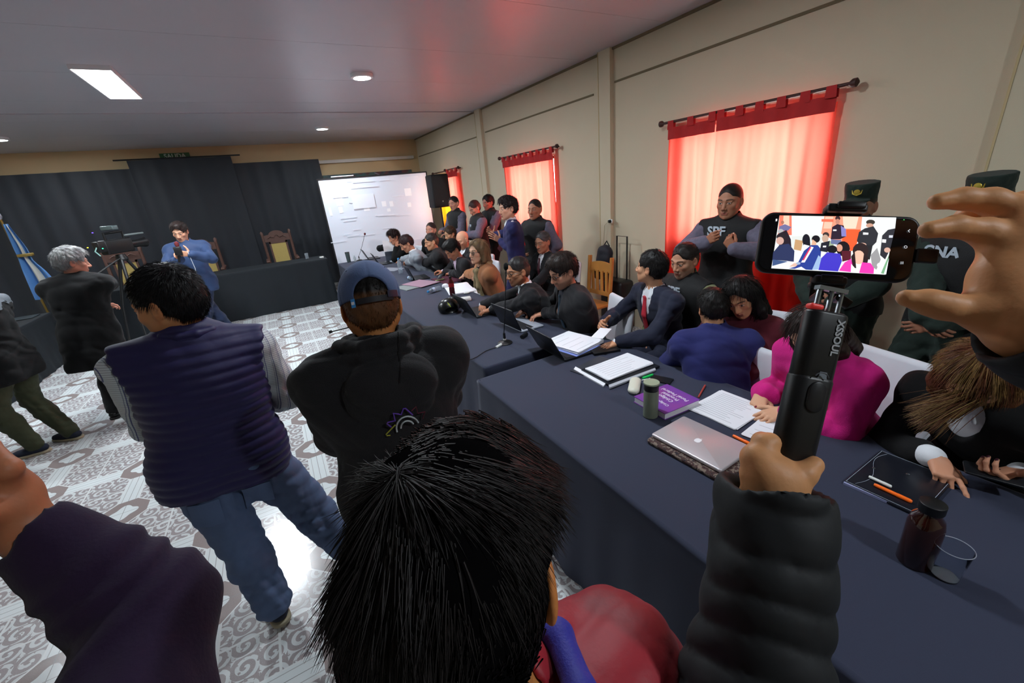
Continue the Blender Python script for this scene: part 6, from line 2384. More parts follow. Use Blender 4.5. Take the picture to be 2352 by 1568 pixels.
def hand_reach(S):
    P = at_d
    js = []
    # palm and back of the hand
    S.rc(wrr, P(2352, 690, 0.385), 0.030, 0.032, 0.02, (-CW, 0.85))
    S.rc(P(2352, 680, 0.388), P(2330, 600, 0.392), 0.034, 0.026, 0.02, (-CW, 0.75))
    S.rc(P(2390, 660, 0.385), P(2375, 540, 0.392), 0.034, 0.024, 0.02, (-CW, 0.75))
    S.rc(P(2380, 600, 0.388), P(2340, 500, 0.398), 0.026, 0.018, 0.02)
    chains = [
        [(2338, 492, .398, .0165), (2276, 462, .404, .0120), (2212, 456, .408, .0100), (2152, 463, .410, .0078)],
        [(2302, 566, .395, .0160), (2262, 532, .398, .0125), (2194, 520, .398, .0100), (2132, 528, .398, .0080)],
        [(2360, 470, .410, .0150), (2275, 487, .425, .0115), (2222, 500, .430, .0100), (2218, 512, .445, .0085)],
        [(2400, 500, .405, .0130), (2340, 530, .430, .0100), (2300, 560, .44, .0085), (2290, 575, .45, .0075)]]
    for c in chains:
        pts = [P(x, y, d_) for x, y, d_, r_ in c]
        for i in range(3):
            S.rc(pts[i], pts[i+1], c[i][3], c[i+1][3], 0.006)
        js.append((pts, unit(pts[-1]-pts[-2]), -CW))
    th = [(2340, 712, .385, .0200), (2262, 722, .390, .0145), (2165, 702, .396, .0115), (2082, 684, .402, .0082)]
    pts = [P(x, y, d_) for x, y, d_, r_ in th]
    for i in range(3):
        S.rc(pts[i], pts[i+1], th[i][3], th[i+1][3], 0.010)
    S.el(P(2130, 692, .399), (0.0122, 0.0118, 0.0118), k=0.006)
    S.rc(P(2262, 700, .390), P(2282, 640, .392), 0.008, 0.014, 0.022)
    js.append((pts, unit(pts[-1]-pts[-2]), -CW))
    return js


def op_jacket(k, e, h):
    S = Sdf()
    add_torso(S, k, 0.035)
    for n_, r0, r1, te in (('L', 0.060, 0.051, 0.97), ('R', 0.060, 0.048, 0.98)):
        sh, el, wr = k.sh[n_], k.el[n_], k.wr[n_]
        S.rc(sh, el, 0.078, r0, 0.03)
        m_ = el+(wr-el)*te
        S.rc(el, m_, r0, r1, 0.03)
        # flared cuff
        u = unit(wr-el)
        S.el(wr+u*0.052, (0.062, 0.062, 0.062), k=0.004, op='-')
        S.rc(wr-u*0.03, wr+u*0.05, 0.036, 0.040, 0.004, None, '-')
    hb = k.P-k.ub*0.14
    S.rc(k.P-k.tr*0.075, hb-k.tr*0.08, 0.14, 0.14, 0.04); S.rc(k.P+k.tr*0.075, hb+k.tr*0.08, 0.14, 0.14, 0.04)
    S.rc(k.N+k.nu*0.035, k.N+k.nu*0.16, 0.06, 0.07, 0.01, None, '-')
    w0 = wrinkle(19, 0.0035, 20)
    def q_(P):
        out = w0(P)
        for n_ in 'LR':
            el, wr = k.el[n_], k.wr[n_]
            u = unit(wr-el)
            t = (P-el)@u
            rad = np.linalg.norm(P-el-t[:, None]*u, axis=1)
            m_ = np.exp(-(np.maximum(rad-0.07, 0)/0.02)**2)*(t > -0.05)*(t < 0.27)
            w_ = np.abs(np.sin(t*math.pi/0.040+1.1*np.sin(P[:, 0]*34+P[:, 1]*26)+0.5))**0.5
            out = out+m_*(0.0055*(1-w_)-0.001)
        return out
    V, Q = S.mesh(0.0042, disp=q_)
    mk('black_quilted_jacket', V, Q, C_sleeve, e)


person('person in black quilted sleeves filming with both hands raised at the right', k, skin=(206, 152, 104), hair='short', hairc=(30, 24, 22), h=0.008, hh=0.005, outfit=[op_jacket, g_pants(C_trb), g_shoes(C_shoeb, M_dksole)],
       hands={'L': dict(custom=hand_stick, h=0.0022), 'R': dict(custom=hand_reach, h=0.0022)}, seed=171)

# the phone on its stick
PC = V3(0.5807, 0.2436, 1.8475)
PA = np.array([[0.6335, 0.3364, -0.6968], [-0.7667, 0.1516, -0.6238], [-0.1042, 0.9294, 0.354]])
e = empty('smartphone', PC, 'smartphone in a black case held sideways, its bright screen showing the room', 'phone')
M_case = mat('black_rubber_case', (20, 20, 22), rough=0.5)
M_scrblk = mat('black_screen_glass', (9, 9, 12), rough=0.08, spec=0.6)
q = MB(); q.rrect(PC-PA[:, 2]*0.005, (0.160, 0.076, 0.010), 0.014, ax=PA, seg=8, edge=0.003); q.build('phone_case', M_case, e, smooth=True)
q = MB(); q.rrect(PC+PA[:, 2]*0.0006, (0.153, 0.069, 0.0012), 0.011, ax=PA, seg=8); q.build('phone_glass', M_scrblk, e)
# screen picture, drawn in the phone's own plane
em = {}
def emat(c, st=1.0):
    key = tuple(c)
    if key not in em:
        em[key] = mat('screen_colour_%d' % len(em), c, rough=0.3, emit=st)
        em[key].node_tree.nodes['Principled BSDF'].inputs['Base Color'].default_value = (0.01, 0.01, 0.01, 1)
    return em[key]
def zq(x, y):
    # zoomed view pixels -> point on the glass plane
    d = ray(1740+x/6.03, 470+y/6.03)
    n_ = PA[:, 2]
    o_ = PC+n_*0.0013
    t_ = np.dot(o_-EYE, n_)/np.dot(d, n_)
    return EYE+d*t_
pq = MB(); pm = []
lift = [0]
def poly(pts, c):
    lift[0] += 1
    z = PA[:, 2]*(0.00002*lift[0])
    m_ = emat(c)
    if m_ not in pm: pm.append(m_)
    pq.cur = pm.index(m_)
    P_ = [zq(x, y)+z for x, y in pts]
    nrm = np.cross(P_[1]-P_[0], P_[2]-P_[1])
    if np.dot(nrm, PA[:, 2]) < 0: P_ = P_[::-1]
    pq.add(P_, [tuple(range(len(P_)))])
def ov(cx, cy, rx, ry, c, n=14): poly([(cx+rx*math.cos(2*math.pi*i/n), cy+ry*math.sin(2*math.pi*i/n)) for i in range(n)], c)
poly([(305, 148), (1922, 176), (1905, 330), (1830, 640), (1770, 968), (190, 880)], (222, 226, 224))
poly([(305, 148), (472, 150), (474, 420), (280, 430)], (250, 120, 96))
poly([(360, 150), (440, 150), (440, 300), (350, 300)], (255, 196, 170))
poly([(925, 158), (1450, 166), (1415, 470), (1300, 640), (1180, 560), (880, 400)], (252, 150, 122))
poly([(1180, 162), (1400, 166), (1360, 330), (1190, 330)], (255, 208, 186))
poly([(940, 165), (1050, 165), (1020, 330), (910, 330)], (255, 190, 166))
poly([(1180, 340), (1430, 345), (1350, 620), (1290, 645), (1170, 500)], (236, 92, 50))
poly([(885, 200), (1050, 200), (1050, 240), (885, 235)], (248, 110, 84))
poly([(470, 440), (900, 420), (880, 560), (620, 640), (480, 620)], (214, 218, 214))
ov(345, 245, 22, 26, (170, 110, 90)); poly([(300, 300), (380, 270), (470, 310), (420, 360), (300, 360)], (110, 108, 150))
ov(320, 372, 42, 36, (170, 170, 172)); poly([(290, 400), (400, 350), (460, 480), (470, 620), (300, 620)], (40, 30, 40))
ov(330, 450, 72, 56, (40, 34, 40)); ov(310, 500, 54, 54, (200, 160, 148)); poly([(215, 660), (300, 560), (430, 540), (510, 640), (500, 790), (205, 760)], (44, 52, 88))
poly([(520, 480), (628, 500), (600, 640), (500, 620)], (190, 150, 108))
ov(672, 490, 54, 84, (24, 24, 34)); poly([(622, 480), (725, 500), (735, 620), (640, 640)], (24, 24, 34))
poly([(640, 550), (720, 570), (640, 700), (575, 690)], (238, 240, 250))
ov(806, 476, 58, 52, (22, 20, 26)); poly([(760, 480), (812, 520), (810, 570), (740, 580)], (216, 170, 140))
poly([(740, 560), (830, 560), (880, 620), (860, 840), (760, 905), (390, 880), (560, 800), (600, 720), (640, 640)], (42, 62, 142))
poly([(735, 580), (775, 590), (650, 800), (600, 800)], (240, 236, 240)); poly([(725, 585), (742, 592), (640, 770), (618, 770)], (216, 50, 90))
ov(945, 420, 46, 40, (60, 50, 48)); ov(935, 470, 46, 56, (190, 160, 140)); poly([(880, 530), (1000, 500), (1050, 560), (960, 660), (860, 640)], (34, 34, 44)); poly([(1000, 500), (1060, 540), (1000, 620), (980, 600)], (150, 170, 140))
poly([(905, 568), (950, 568), (944, 592), (900, 590)], (230, 232, 240))
ov(1108, 190, 36, 32, (60, 40, 44)); ov(1106, 238, 30, 42, (190, 130, 112)); poly([(1030, 310), (1100, 270), (1190, 290), (1225, 440), (1140, 480), (1010, 480)], (44, 32, 48)); poly([(1150, 290), (1220, 340), (1225, 440), (1160, 440)], (130, 126, 190)); poly([(1015, 480), (1160, 490), (1130, 560), (1010, 540)], (100, 110, 150))
poly([(1042, 345), (1090, 345), (1090, 365), (1042, 365)], (230, 230, 236))
ov(1180, 610, 96, 104, (26, 20, 24)); ov(1130, 600, 44, 52, (206, 150, 128)); poly([(1160, 640), (1290, 640), (1290, 760), (1170, 790)], (84, 26, 40))
ov(1030, 620, 70, 56, (24, 22, 28)); poly([(960, 660), (1140, 680), (1165, 780), (1110, 925), (840, 905), (880, 740)], (66, 56, 190))
poly([(840, 700), (880, 740), (840, 900), (750, 905)], (150, 178, 214))
ov(1560, 245, 62, 36, (56, 50, 44)); ov(1548, 290, 52, 30, (196, 150, 130)); poly([(1480, 330), (1600, 300), (1665, 400), (1640, 520), (1560, 600), (1420, 580), (1370, 500), (1400, 380)], (44, 46, 52)); poly([(1440, 560), (1590, 560), (1550, 760), (1430, 760)], (36, 38, 42)); ov(1450, 555, 52, 26, (206, 166, 148)); poly([(1455, 385), (1530, 390), (1528, 418), (1455, 418)], (220, 222, 226))
poly([(1800, 350), (1900, 330), (1830, 620), (1760, 760), (1690, 700), (1720, 430)], (44, 46, 54)); poly([(1815, 425), (1870, 425), (1865, 460), (1812, 460)], (200, 204, 214)); poly([(1720, 480), (1776, 484), (1770, 530), (1715, 525)], (236, 238, 244)); ov(1790, 630, 44, 36, (206, 166, 150))
poly([(1560, 700), (1650, 600), (1700, 760), (1640, 900), (1580, 860)], (150, 150, 152))
ov(1420, 640, 110, 110, (44, 32, 34)); ov(1395, 730, 84, 96, (226, 182, 160)); poly([(1290, 720), (1340, 650), (1360, 880), (1310, 880)], (40, 28, 32)); poly([(1470, 660), (1530, 740), (1500, 880), (1440, 870)], (40, 28, 32))
poly([(1120, 915), (1200, 800), (1290, 750), (1330, 940)], (226, 60, 170)); poly([(1440, 800), (1560, 810), (1606, 880), (1600, 958), (1400, 945)], (226, 60, 170)); poly([(1290, 820), (1360, 900), (1410, 860), (1380, 944), (1285, 938)], (232, 238, 242))
poly([(190, 870), (400, 780), (560, 810), (520, 860), (400, 890)], (240, 242, 252)); poly([(430, 860), (500, 810), (590, 800), (520, 860)], (216, 178, 160)); ov(560, 815, 30, 18, (150, 170, 200))
poly([(205, 760), (420, 790), (200, 850)], (62, 84, 128)); poly([(510, 890), (600, 860), (670, 905)], (236, 240, 250))
ov(1683, 840, 38, 34, (244, 246, 244))
poly([(1810, 700), (1770, 968), (1700, 950)], (120, 170, 130)); poly([(1812, 740), (1772, 966), (1740, 960)], (238, 240, 248))
# navigation marks on the black part of the screen
poly([(2070, 365), (2100, 342), (2104, 352), (2082, 366), (2100, 382), (2092, 388)], (190, 196, 200))
for (a, b) in (((2020, 570), (2064, 574)),): 
    ov(2042, 588, 24, 20, (196, 200, 206)); ov(2042, 588, 17, 13, (10, 10, 12))
for i in range(3): poly([(1974+i*16, 790), (1980+i*16, 790), (1976+i*16, 826), (1970+i*16, 826)], (190, 196, 200))
ov(2017, 213, 6, 7, (90, 255, 120)); poly([(248, 200), (270, 200), (266, 232), (246, 232)], (225, 228, 232))
pq.build('phone_screen', pm, e)

# clamp and stick
M_stick = mat('black_matte_stick', (22, 22, 24), rough=0.42)
M_steel = mat('bare_steel', (150, 156, 160), rough=0.25, metal=0.9)
s = empty('selfie_stick', at_d(1815, 1065, 0.41), 'black telescopic phone stick with a spring clamp held in the fist', 'stick')
upv = PA[:, 1]; rt = PA[:, 0]; nz = PA[:, 2]
cx_ = at_d(1945, 480, 0.40)
q = MB(); ctop = PC+upv*0.0425+rt*0.004
q.box(ctop+nz*0.001, (0.040, 0.010, 0.020), ax=PA, bev=0.003); q.box(ctop+upv*0.003+nz*0.010+rt*0.003, (0.028, 0.008, 0.006), ax=PA, bev=0.002)
q.build('clamp_jaw', M_stick, s, smooth=True)
cb = PC-upv*0.0425+rt*0.000
q = MB(); q.box(cb, (0.034, 0.010, 0.020), ax=PA, bev=0.003); q.box(cb+nz*0.010+upv*0.002, (0.022, 0.007, 0.004), ax=PA, bev=0.001)
q.build('clamp_jaw', M_stick, s, smooth=True)
q = MB(); q.box(PC-nz*0.016, (0.018, 0.088, 0.008), ax=PA, bev=0.002); q.build('clamp_spine', M_stick, s, smooth=True)
top = at_d(1897, 716, 0.402); bot = at_d(1812, 1068, 0.412)
ax_s = unit(top-bot)
side = unit(CR-ax_s*np.dot(CR, ax_s)); fr_ = np.cross(side, ax_s)
SA = np.array([side, ax_s, fr_]).T
q = MB()
for sg in (-1, 1):
    q.tube([cb-upv*0.004+rt*sg*0.014-nz*0.004, cb-upv*0.022+rt*sg*0.012-nz*0.004, top+side*sg*0.010+ax_s*0.016], 0.0035, 8)
q.box(cb-upv*0.006-nz*0.004, (0.036, 0.007, 0.012), ax=PA, bev=0.002)
q.tube([cb-upv*0.02+rt*0.016-nz*0.004, cb-upv*0.026+rt*0.026-nz*0.004], 0.006, 10)
q.build('tilt_bracket', M_stick, s, smooth=True)
q = MB()
for off in (-0.011, 0.001, 0.011): q.tube([top+side*off-ax_s*0.004, top+side*off+ax_s*0.022], 0.0022, 8)
q.box(top+ax_s*0.022, (0.028, 0.004, 0.008), ax=SA); q.build('steel_rods', M_steel, s, smooth=True)
L_ = np.linalg.norm(top-bot)
mid = (top+bot)/2
q = MB()
q.rrect(mid+ax_s*L_*0.27, (0.039, 0.022, L_*0.46), 0.0105, ax=np.array([side, fr_, ax_s]).T, seg=6, edge=0.003)
q.build('handle_cover', M_stick, s, smooth=True)
q = MB()
q.rrect(mid-ax_s*L_*0.20, (0.0405, 0.026, L_*0.60), 0.0125, ax=np.array([side, fr_, ax_s]).T, seg=7, edge=0.005)
q.build('handle_grip', M_stick, s, smooth=True)
q = MB(); q.rrect(mid-ax_s*0.005+fr_*0.0133, (0.017, 0.030, 0.003), 0.008, ax=np.array([side, ax_s, fr_]).T, seg=7, edge=0.001); q.build('remote_button_panel', mat('dark_grey_button', (30, 30, 33), rough=0.35), s, smooth=True)
q = MB(); q.tube([mid+ax_s*0.014+fr_*0.0150+side*math.cos(a)*0.0065+ax_s*math.sin(a)*0.005 for a in np.linspace(0.2, 2.9, 9)], 0.0006, 6); q.build('button_ring', mat('grey_ring', (88, 90, 96), rough=0.3), s, smooth=True)
q = MB(); q.box(top-side*0.012+ax_s*0.003, (0.013, 0.005, 0.010), ax=SA, bev=0.002); q.build('red_latch', mat('red_latch_plastic', (216, 60, 56), rough=0.35, emit=0.15), s, smooth=True)
text_obj('stick_lettering', 'XSSOUL', 0.0095, mat('silver_lettering', (176, 180, 184), rough=0.4), mid+ax_s*L_*0.345+side*0.008+fr_*0.0116, -ax_s, side, s, bold=0.0003, depth=0.0004)
q = MB(); c_ = mid+ax_s*L_*0.105+side*0.003+fr_*0.0118
pts = [(-0.0035, 0.0035), (0.0035, 0.0035), (0.0037, -0.001), (0.0045, -0.0035), (0.0, -0.0052), (-0.0050, -0.0030), (-0.0037, 0)]
q.add([c_+side*a+ax_s*b_ for a, b_ in pts][::-1], [tuple(range(7))]); q.build('badge_mark', mat('grey_badge', (120, 128, 136), rough=0.4), s)
# small wireless receiver plugged into the phone
q = MB(); rc_ = PC+rt*0.089-upv*0.006
q.box(rc_, (0.020, 0.016, 0.007), ax=PA, bev=0.002)
o_ = q.build('wireless_receiver', M_stick, smooth=True)
tag(o_, 'small black receiver plugged into the right end of the smartphone', 'receiver')
# ------------------------------------------------------------------ things on the tables
M_paper = mat('white_paper', (232, 234, 240), rough=0.8)
M_print = mat('printed_text_grey', (188, 190, 198), rough=0.8)
M_alu = mat('brushed_aluminium', (200, 194, 198), rough=0.35, metal=0.35)
M_logo = mat('white_logo', (240, 242, 246), rough=0.3)
M_lapblk = mat('black_laptop_plastic', (20, 22, 26), rough=0.4)
M_lapgrey = mat('silver_laptop_plastic', (168, 174, 186), rough=0.4)
M_keys = mat('keyboard_keys', (38, 38, 42), rough=0.5)
M_folder = mat('dark_folder_plastic', (26, 28, 36), rough=0.3)
M_clear = mat('clear_plastic', (240, 245, 248), rough=0.05, trans=1.0, ior=1.15)
M_water = mat('clear_bottle_plastic', (225, 236, 244), rough=0.1, trans=0.8, ior=1.1)


def quad_slab(corners, z0, t, bev=0.0):
    """slab on a table from its four top-outline pixels, returned as MB"""
    P0 = [at_z(x, y, z0) for x, y in corners]
    P1 = [p_+V3(0, 0, t) for p_ in P0]
    q = MB()
    a = np.cross(P0[1]-P0[0], P0[2]-P0[1])[2]
    if a < 0: P0, P1 = P0[::-1], P1[::-1]
    q.add(P0+P1, [(3, 2, 1, 0), (4, 5, 6, 7), (0, 1, 5, 4), (1, 2, 6, 5), (2, 3, 7, 6), (3, 0, 4, 7)])
    return q, P1


def rect_from(corners, z):
    """best rectangle (centre, size, axes) for four pixels on a plane: order tl, tr, br, bl"""
    P = [at_z(x, y, z) for x, y in corners]
    c = sum(P)/4
    ax_ = unit((P[1]-P[0])+(P[2]-P[3])); az = V3(0, 0, 1); ay = np.cross(az, ax_)
    w_ = (np.linalg.norm(P[1]-P[0])+np.linalg.norm(P[2]-P[3]))/2
    h_ = (np.linalg.norm(P[3]-P[0])+np.linalg.norm(P[2]-P[1]))/2
    return c, w_, h_, np.array([ax_, ay, az]).T


def paper(corners, z, label, n=1, t=0.0015, lines=0, name='paper_sheet', m=None, group=None):
    c, w_, h_, A = rect_from(corners, z)
    rr = random.Random(len(label))
    q = MB()
    for i in range(n):
        a = rr.uniform(-0.05, 0.05)*(i > 0)
        B = np.array([A[:, 0]*math.cos(a)+A[:, 1]*math.sin(a), -A[:, 0]*math.sin(a)+A[:, 1]*math.cos(a), A[:, 2]]).T
        q.box(c+V3(0, 0, t*(i+0.5)), (w_, h_, t*0.92), ax=B)
    o = q.build(name, m or M_paper)
    tag(o, label, 'paper', group)
    if lines:
        q = MB()
        for i in range(lines):
            y = -h_*0.40+h_*0.8*i/(lines-1)
            L = w_*rr.uniform(0.5, 0.78)
            q.box(c+A[:, 1]*y+A[:, 0]*(L/2-w_*0.40)+V3(0, 0, t*n+0.0003), (L, h_*0.010, 0.0004), ax=A)
        pr = q.build('printed_lines', M_print, o)
    return o


def laptop(hinge_l, hinge_r, top_l, label, lid=M_lapblk, base=M_lapblk, depth=0.235, ang=112, hgt=0.22, logo=None, tz=TZ):
    """hinge_l / hinge_r: pixels of the hinge line on the table; the keyboard lies towards the sitter"""
    A, B = at_z(*hinge_l, tz+0.004), at_z(*hinge_r, tz+0.004)
    c = (A+B)/2
    w_ = np.linalg.norm(B-A)
    w_ = min(0.37, max(0.28, w_))
    xa = unit(B-A)
    into = np.cross(V3(0, 0, 1), xa)
    if into[0] < 0: into = -into
    xa2 = np.cross(into, V3(0, 0, 1))
    e = empty('laptop', (c[0], c[1], tz), label, 'laptop')
    Ab = np.array([xa2, into, V3(0, 0, 1)]).T
    q = MB(); q.rrect(c+into*depth/2+V3(0, 0, 0.006), (w_, depth, 0.014), 0.01, ax=Ab, seg=5, edge=0.003); q.build('laptop_base', base, e, smooth=True)
    q = MB(); q.box(c+into*depth*0.36+V3(0, 0, 0.0136), (w_*0.88, depth*0.46, 0.0012), ax=Ab)
    kb = q.build('keyboard', M_keys, e)
    q = MB(); q.box(c+into*depth*0.80+V3(0, 0, 0.0136), (w_*0.3, depth*0.26, 0.0012), ax=Ab); q.build('touchpad', lid if base is M_lapblk else M_lapgrey, e)
    a = math.radians(ang-90)
    up = V3(0, 0, 1)*math.cos(a)-into*math.sin(a)
    nrm = np.cross(xa2, up)
    Al = np.array([xa2, up, nrm]).T
    q = MB(); q.rrect(c+up*(hgt/2+0.008)+V3(0, 0, 0.008), (w_, hgt, 0.008), 0.01, ax=Al, seg=5, edge=0.002)
    l = q.build('laptop_lid', lid, e, smooth=True)
    s_ = 1 if np.dot(nrm, into) > 0 else -1
    q = MB(); q.box(c+up*(hgt/2+0.008)+V3(0, 0, 0.008)+nrm*s_*0.0045, (w_*0.94, hgt*0.9, 0.0006), ax=Al); q.build('laptop_screen', mat('dim_laptop_screen', (60, 76, 96), rough=0.2, emit=0.5), l)
    return e


# silver laptop with fruit logo, in a patterned sleeve
c, w_, h_, A = rect_from([(1566, 957), (1735, 1030), (1652, 1085), (1500, 999)], TZ+0.03)
cor = [at_z(x, y, TZ+0.03) for x, y in [(1566, 957), (1738, 1030), (1655, 1088), (1497, 999)]]
e = empty('laptop', (c[0], c[1], TZ), 'closed silver laptop with a white fruit logo on a patterned sleeve', 'laptop')
q = MB(); q.rrect(c, (w_, h_, 0.017), 0.012, ax=A, seg=7, edge=0.005); q.build('laptop_lid', M_alu, e, smooth=True)
# logo
lc = at_z(1603, 1011, TZ+0.0388)
la = A[:, 1]*(1 if np.dot(A[:, 1], CU) > 0 else -1); lb = np.cross(la, V3(0, 0, 1))
if np.dot(lb, CR) < 0: lb = -lb
q = MB(); r_ = 0.0165
pts = []
for i in range(40):
    a = 2*math.pi*i/40
    rr_ = r_*(1-0.10*math.cos(2*a)-0.03*math.cos(a)**8)*(1-0.13*math.exp(-((a-math.pi/2)/0.28)**2)-0.08*math.exp(-((a-3*math.pi/2)/0.22)**2))
    x_, y_ = rr_*math.cos(a), rr_*math.sin(a)*1.04
    bx_, by_ = x_-0.0225, y_-0.002
    d_ = math.hypot(bx_, by_)
    if d_ < 0.0098: x_, y_ = 0.0225+bx_/d_*0.0098, 0.002+by_/d_*0.0098
    pts.append((x_, y_))
PP = [lc+lb*x_+la*y_ for x_, y_ in pts]
if np.cross(PP[1]-PP[0], PP[10]-PP[0])[2] < 0: PP = PP[::-1]
q.add(PP, [tuple(range(40))])
q.build('fruit_logo', M_logo, e)
q = MB(); pts = [(0.001, 0.0165), (0.002, 0.021), (0.006, 0.0245), (0.0085, 0.0245), (0.007, 0.0195), (0.003, 0.0165)]
PP = [lc+lb*x_+la*y_ for x_, y_ in pts]
if np.cross(PP[1]-PP[0], PP[3]-PP[0])[2] < 0: PP = PP[::-1]
q.add(PP, [tuple(range(6))]); q.build('logo_leaf', M_logo, e)
M_sleeve = mat('brown_patterned_sleeve', (82, 52, 48), rough=0.85)
_t = M_sleeve.node_tree; _n = NT(M_sleeve); _tc = _t.nodes.new('ShaderNodeTexCoord')
_a = _n.noise(_tc.outputs['Object'], 55, 2); _b = _n.noise(_tc.outputs['Object'], 90, 2)
_c = _n.mix(_n.smooth(_a, 0.50, 0.56), (0.06, 0.028, 0.026, 1), (0.20, 0.15, 0.12, 1))
_c = _n.mix(_n.smooth(_b, 0.60, 0.64), _c, (0.015, 0.012, 0.018, 1))
_t.links.new(_c, _t.nodes['Principled BSDF'].inputs['Base Color'])
c2 = c+V3(0, 0, -0.020)-A[:, 1]*0.0+unit(-V3(CR[0]*0.2, 0.5, 0))*0.012
q = MB(); q.rrect((c2[0]-0.012, c2[1]-0.004, TZ+0.011), (w_+0.035, h_+0.035, 0.018), 0.02, ax=A, seg=6, edge=0.006)
tag(q.build('laptop_sleeve', M_sleeve, smooth=True), 'brown patterned cloth sleeve lying under the silver laptop', 'laptop sleeve')

# loose papers of the woman in magenta
paper([(1650, 893), (1755, 938), (1702, 990), (1585, 944)], TZ+0.002, 'printed white sheets left of the hands of the woman in magenta', 5, lines=14)
paper([(1772, 940), (1898, 985), (1830, 1045), (1700, 1000)], TZ+0.002, 'white sheets behind the phone stick beside the silver laptop', 4, t=0.0012, lines=6)


def pen(a, b_, r_, label, m, cap=None, z=TZ, capm=None, name='pen', cat='pen', group=None):
    A_, B_ = at_z(*a, z+r_), at_z(*b_, z+r_)
    q = MB(); q.tube([A_, A_+(B_-A_)*0.08, A_+(B_-A_)*0.62], [r_*0.8, r_, r_], 10)
    e = empty(name, (A_[0], A_[1], z), label, cat, group)
    q.build('pen_barrel', m, e, smooth=True)
    q = MB(); q.tube([A_+(B_-A_)*0.62, A_+(B_-A_)*0.95, B_], [r_*1.12, r_*1.1, r_*0.7], 10); q.build('pen_cap', capm or m, e, smooth=True)
    return e


M_or = mat('orange_plastic', (250, 110, 30), rough=0.35, emit=0.06)
M_gr = mat('green_plastic', (30, 200, 96), rough=0.35, emit=0.05)
M_whp = mat('white_plastic', (226, 230, 226), rough=0.35)
pen((1684, 1000), (1728, 1022), 0.0075, 'orange highlighter at the lower edge of the sheets by the silver laptop', M_or, name='highlighter')
pen((1476, 868), (1500, 860), 0.0075, 'bright green highlighter lying beside the grey binder', M_gr, name='highlighter')
pen((1474, 873), (1500, 868), 0.004, 'slim white pen lying just below the green highlighter', M_whp)
pen((1604, 912), (1620, 884), 0.005, 'speckled red pen lying between the purple book and the sheets', mat('red_speckled', (170, 70, 62), rough=0.5, var=0.5, scale=300))

# grey binder with papers
paper([(1318, 848), (1398, 812), (1440, 850), (1388, 887)], TZ+0.001, 'open dark binder cover with white rim under the thick stack of sheets', 1, t=0.005, name='binder_cover', m=mat('white_rimmed_binder', (60, 62, 70), rough=0.35))
q, _ = quad_slab([(1318, 850), (1322, 844), (1392, 882), (1386, 889)], TZ+0.001, 0.009); tag(q.build('binder_edge', M_paper), 'white rim of the open binder facing the camera', 'binder')
paper([(1342, 850), (1452, 812), (1508, 846), (1392, 888)], TZ+0.006, 'dark clear-faced folder under the thick stack of sheets', 1, t=0.012, name='clear_folder', m=M_folder)
paper([(1350, 846), (1452, 812), (1492, 838), (1390, 878)], TZ+0.020, 'thick stack of white sheets on the open binder', 8, t=0.0014, lines=8)
q, _ = quad_slab([(1398, 886), (1504, 846), (1506, 852), (1400, 893)], TZ+0.006, 0.010); tag(q.build('binder_spine_label', mat('pale_spine', (176, 180, 190), rough=0.5)), 'pale grey spine edge along the near side of the binder', 'binder')
# case for glasses
q = MB(); c, w_, h_, A = rect_from([(1446, 868), (1472, 868), (1470, 904), (1440, 904)], TZ+0.018)
a_, b_ = at_z(1460, 872, TZ+0.02), at_z(1455, 898, TZ+0.02)
S = Sdf(); dd_ = unit(b_-a_)*0.014; S.rc(a_+dd_, b_-dd_, 0.034, 0.034, 0.01, (V3(0, 0, 1), 0.62))
V, Q = S.mesh(0.0035, cuts=[(V3(0, 0, TZ+0.002), V3(0, 0, -1))]); tag(mk('spectacle_case', V, Q, mat('cream_plastic_case', (214, 214, 198), rough=0.4)), 'rounded cream spectacle case standing beside the green thermos', 'case')
# thermos
tp = at_z(1494, 955, TZ)
e = empty('thermos_flask', tp, 'sage green metal thermos with black collar in front of the purple book', 'thermos')
MB().lathe(tp+V3(0, 0, 0.001), [(0.034, 0), (0.038, 0.004), (0.038, 0.150), (0.036, 0.156)], 32).build('flask_body', mat('sage_green_metal', (112, 120, 104), rough=0.4, var=0.04, scale=300), e, smooth=True)
MB().lathe(tp+V3(0, 0, 0.157), [(0.035, 0), (0.037, 0.004), (0.037, 0.032), (0.035, 0.036)], 32).build('flask_collar', M_blk, e, smooth=True)
MB().lathe(tp+V3(0, 0, 0.193), [(0.039, 0), (0.0405, 0.002), (0.0405, 0.008), (0.039, 0.010)], 32).build('flask_lid', mat('sage_lid', (150, 162, 138), rough=0.5), e, smooth=True)
# purple book
c, w_, h_, A = rect_from([(1520, 880), (1596, 912), (1531, 956), (1462, 912)], TZ+0.03)
c = at_z(1530, 915, TZ+0.035)
e = empty('thick_book', (c[0], c[1], TZ), 'thick purple law book with white Spanish lettering behind the green thermos', 'book')
M_book = mat('purple_book_cover', (124, 52, 158), rough=0.35)
_t = M_book.node_tree; _n = NT(M_book); _tc = _t.nodes.new('ShaderNodeTexCoord')
_c = _n.mix(_n.noise(_tc.outputs['Generated'], 1.5, 1), (0.11, 0.055, 0.42, 1), (0.30, 0.05, 0.24, 1))
_t.links.new(_c, _t.nodes['Principled BSDF'].inputs['Base Color'])
bx = A[:, 0]; by = A[:, 1]
bc = V3(c[0], c[1], TZ+0.020)
MB().box(bc, (w_*0.97, h_*0.97, 0.032), ax=A).build('book_pages', M_paper, e)
MB().box(bc+V3(0, 0, 0.0175), (w_, h_, 0.003), ax=A).build('book_cover', M_book, e)
MB().box(bc-V3(0, 0, 0.0175), (w_, h_, 0.003), ax=A).build('book_cover', M_book, e)
up_ = by if np.dot(by, V3(-1, 0, 0)) > 0 else -by
up_ = bx if abs(bx[0]) > abs(by[0]) else by
up_ = up_ if up_[0] < 0 else -up_
rd_ = np.cross(up_, V3(0, 0, 1))
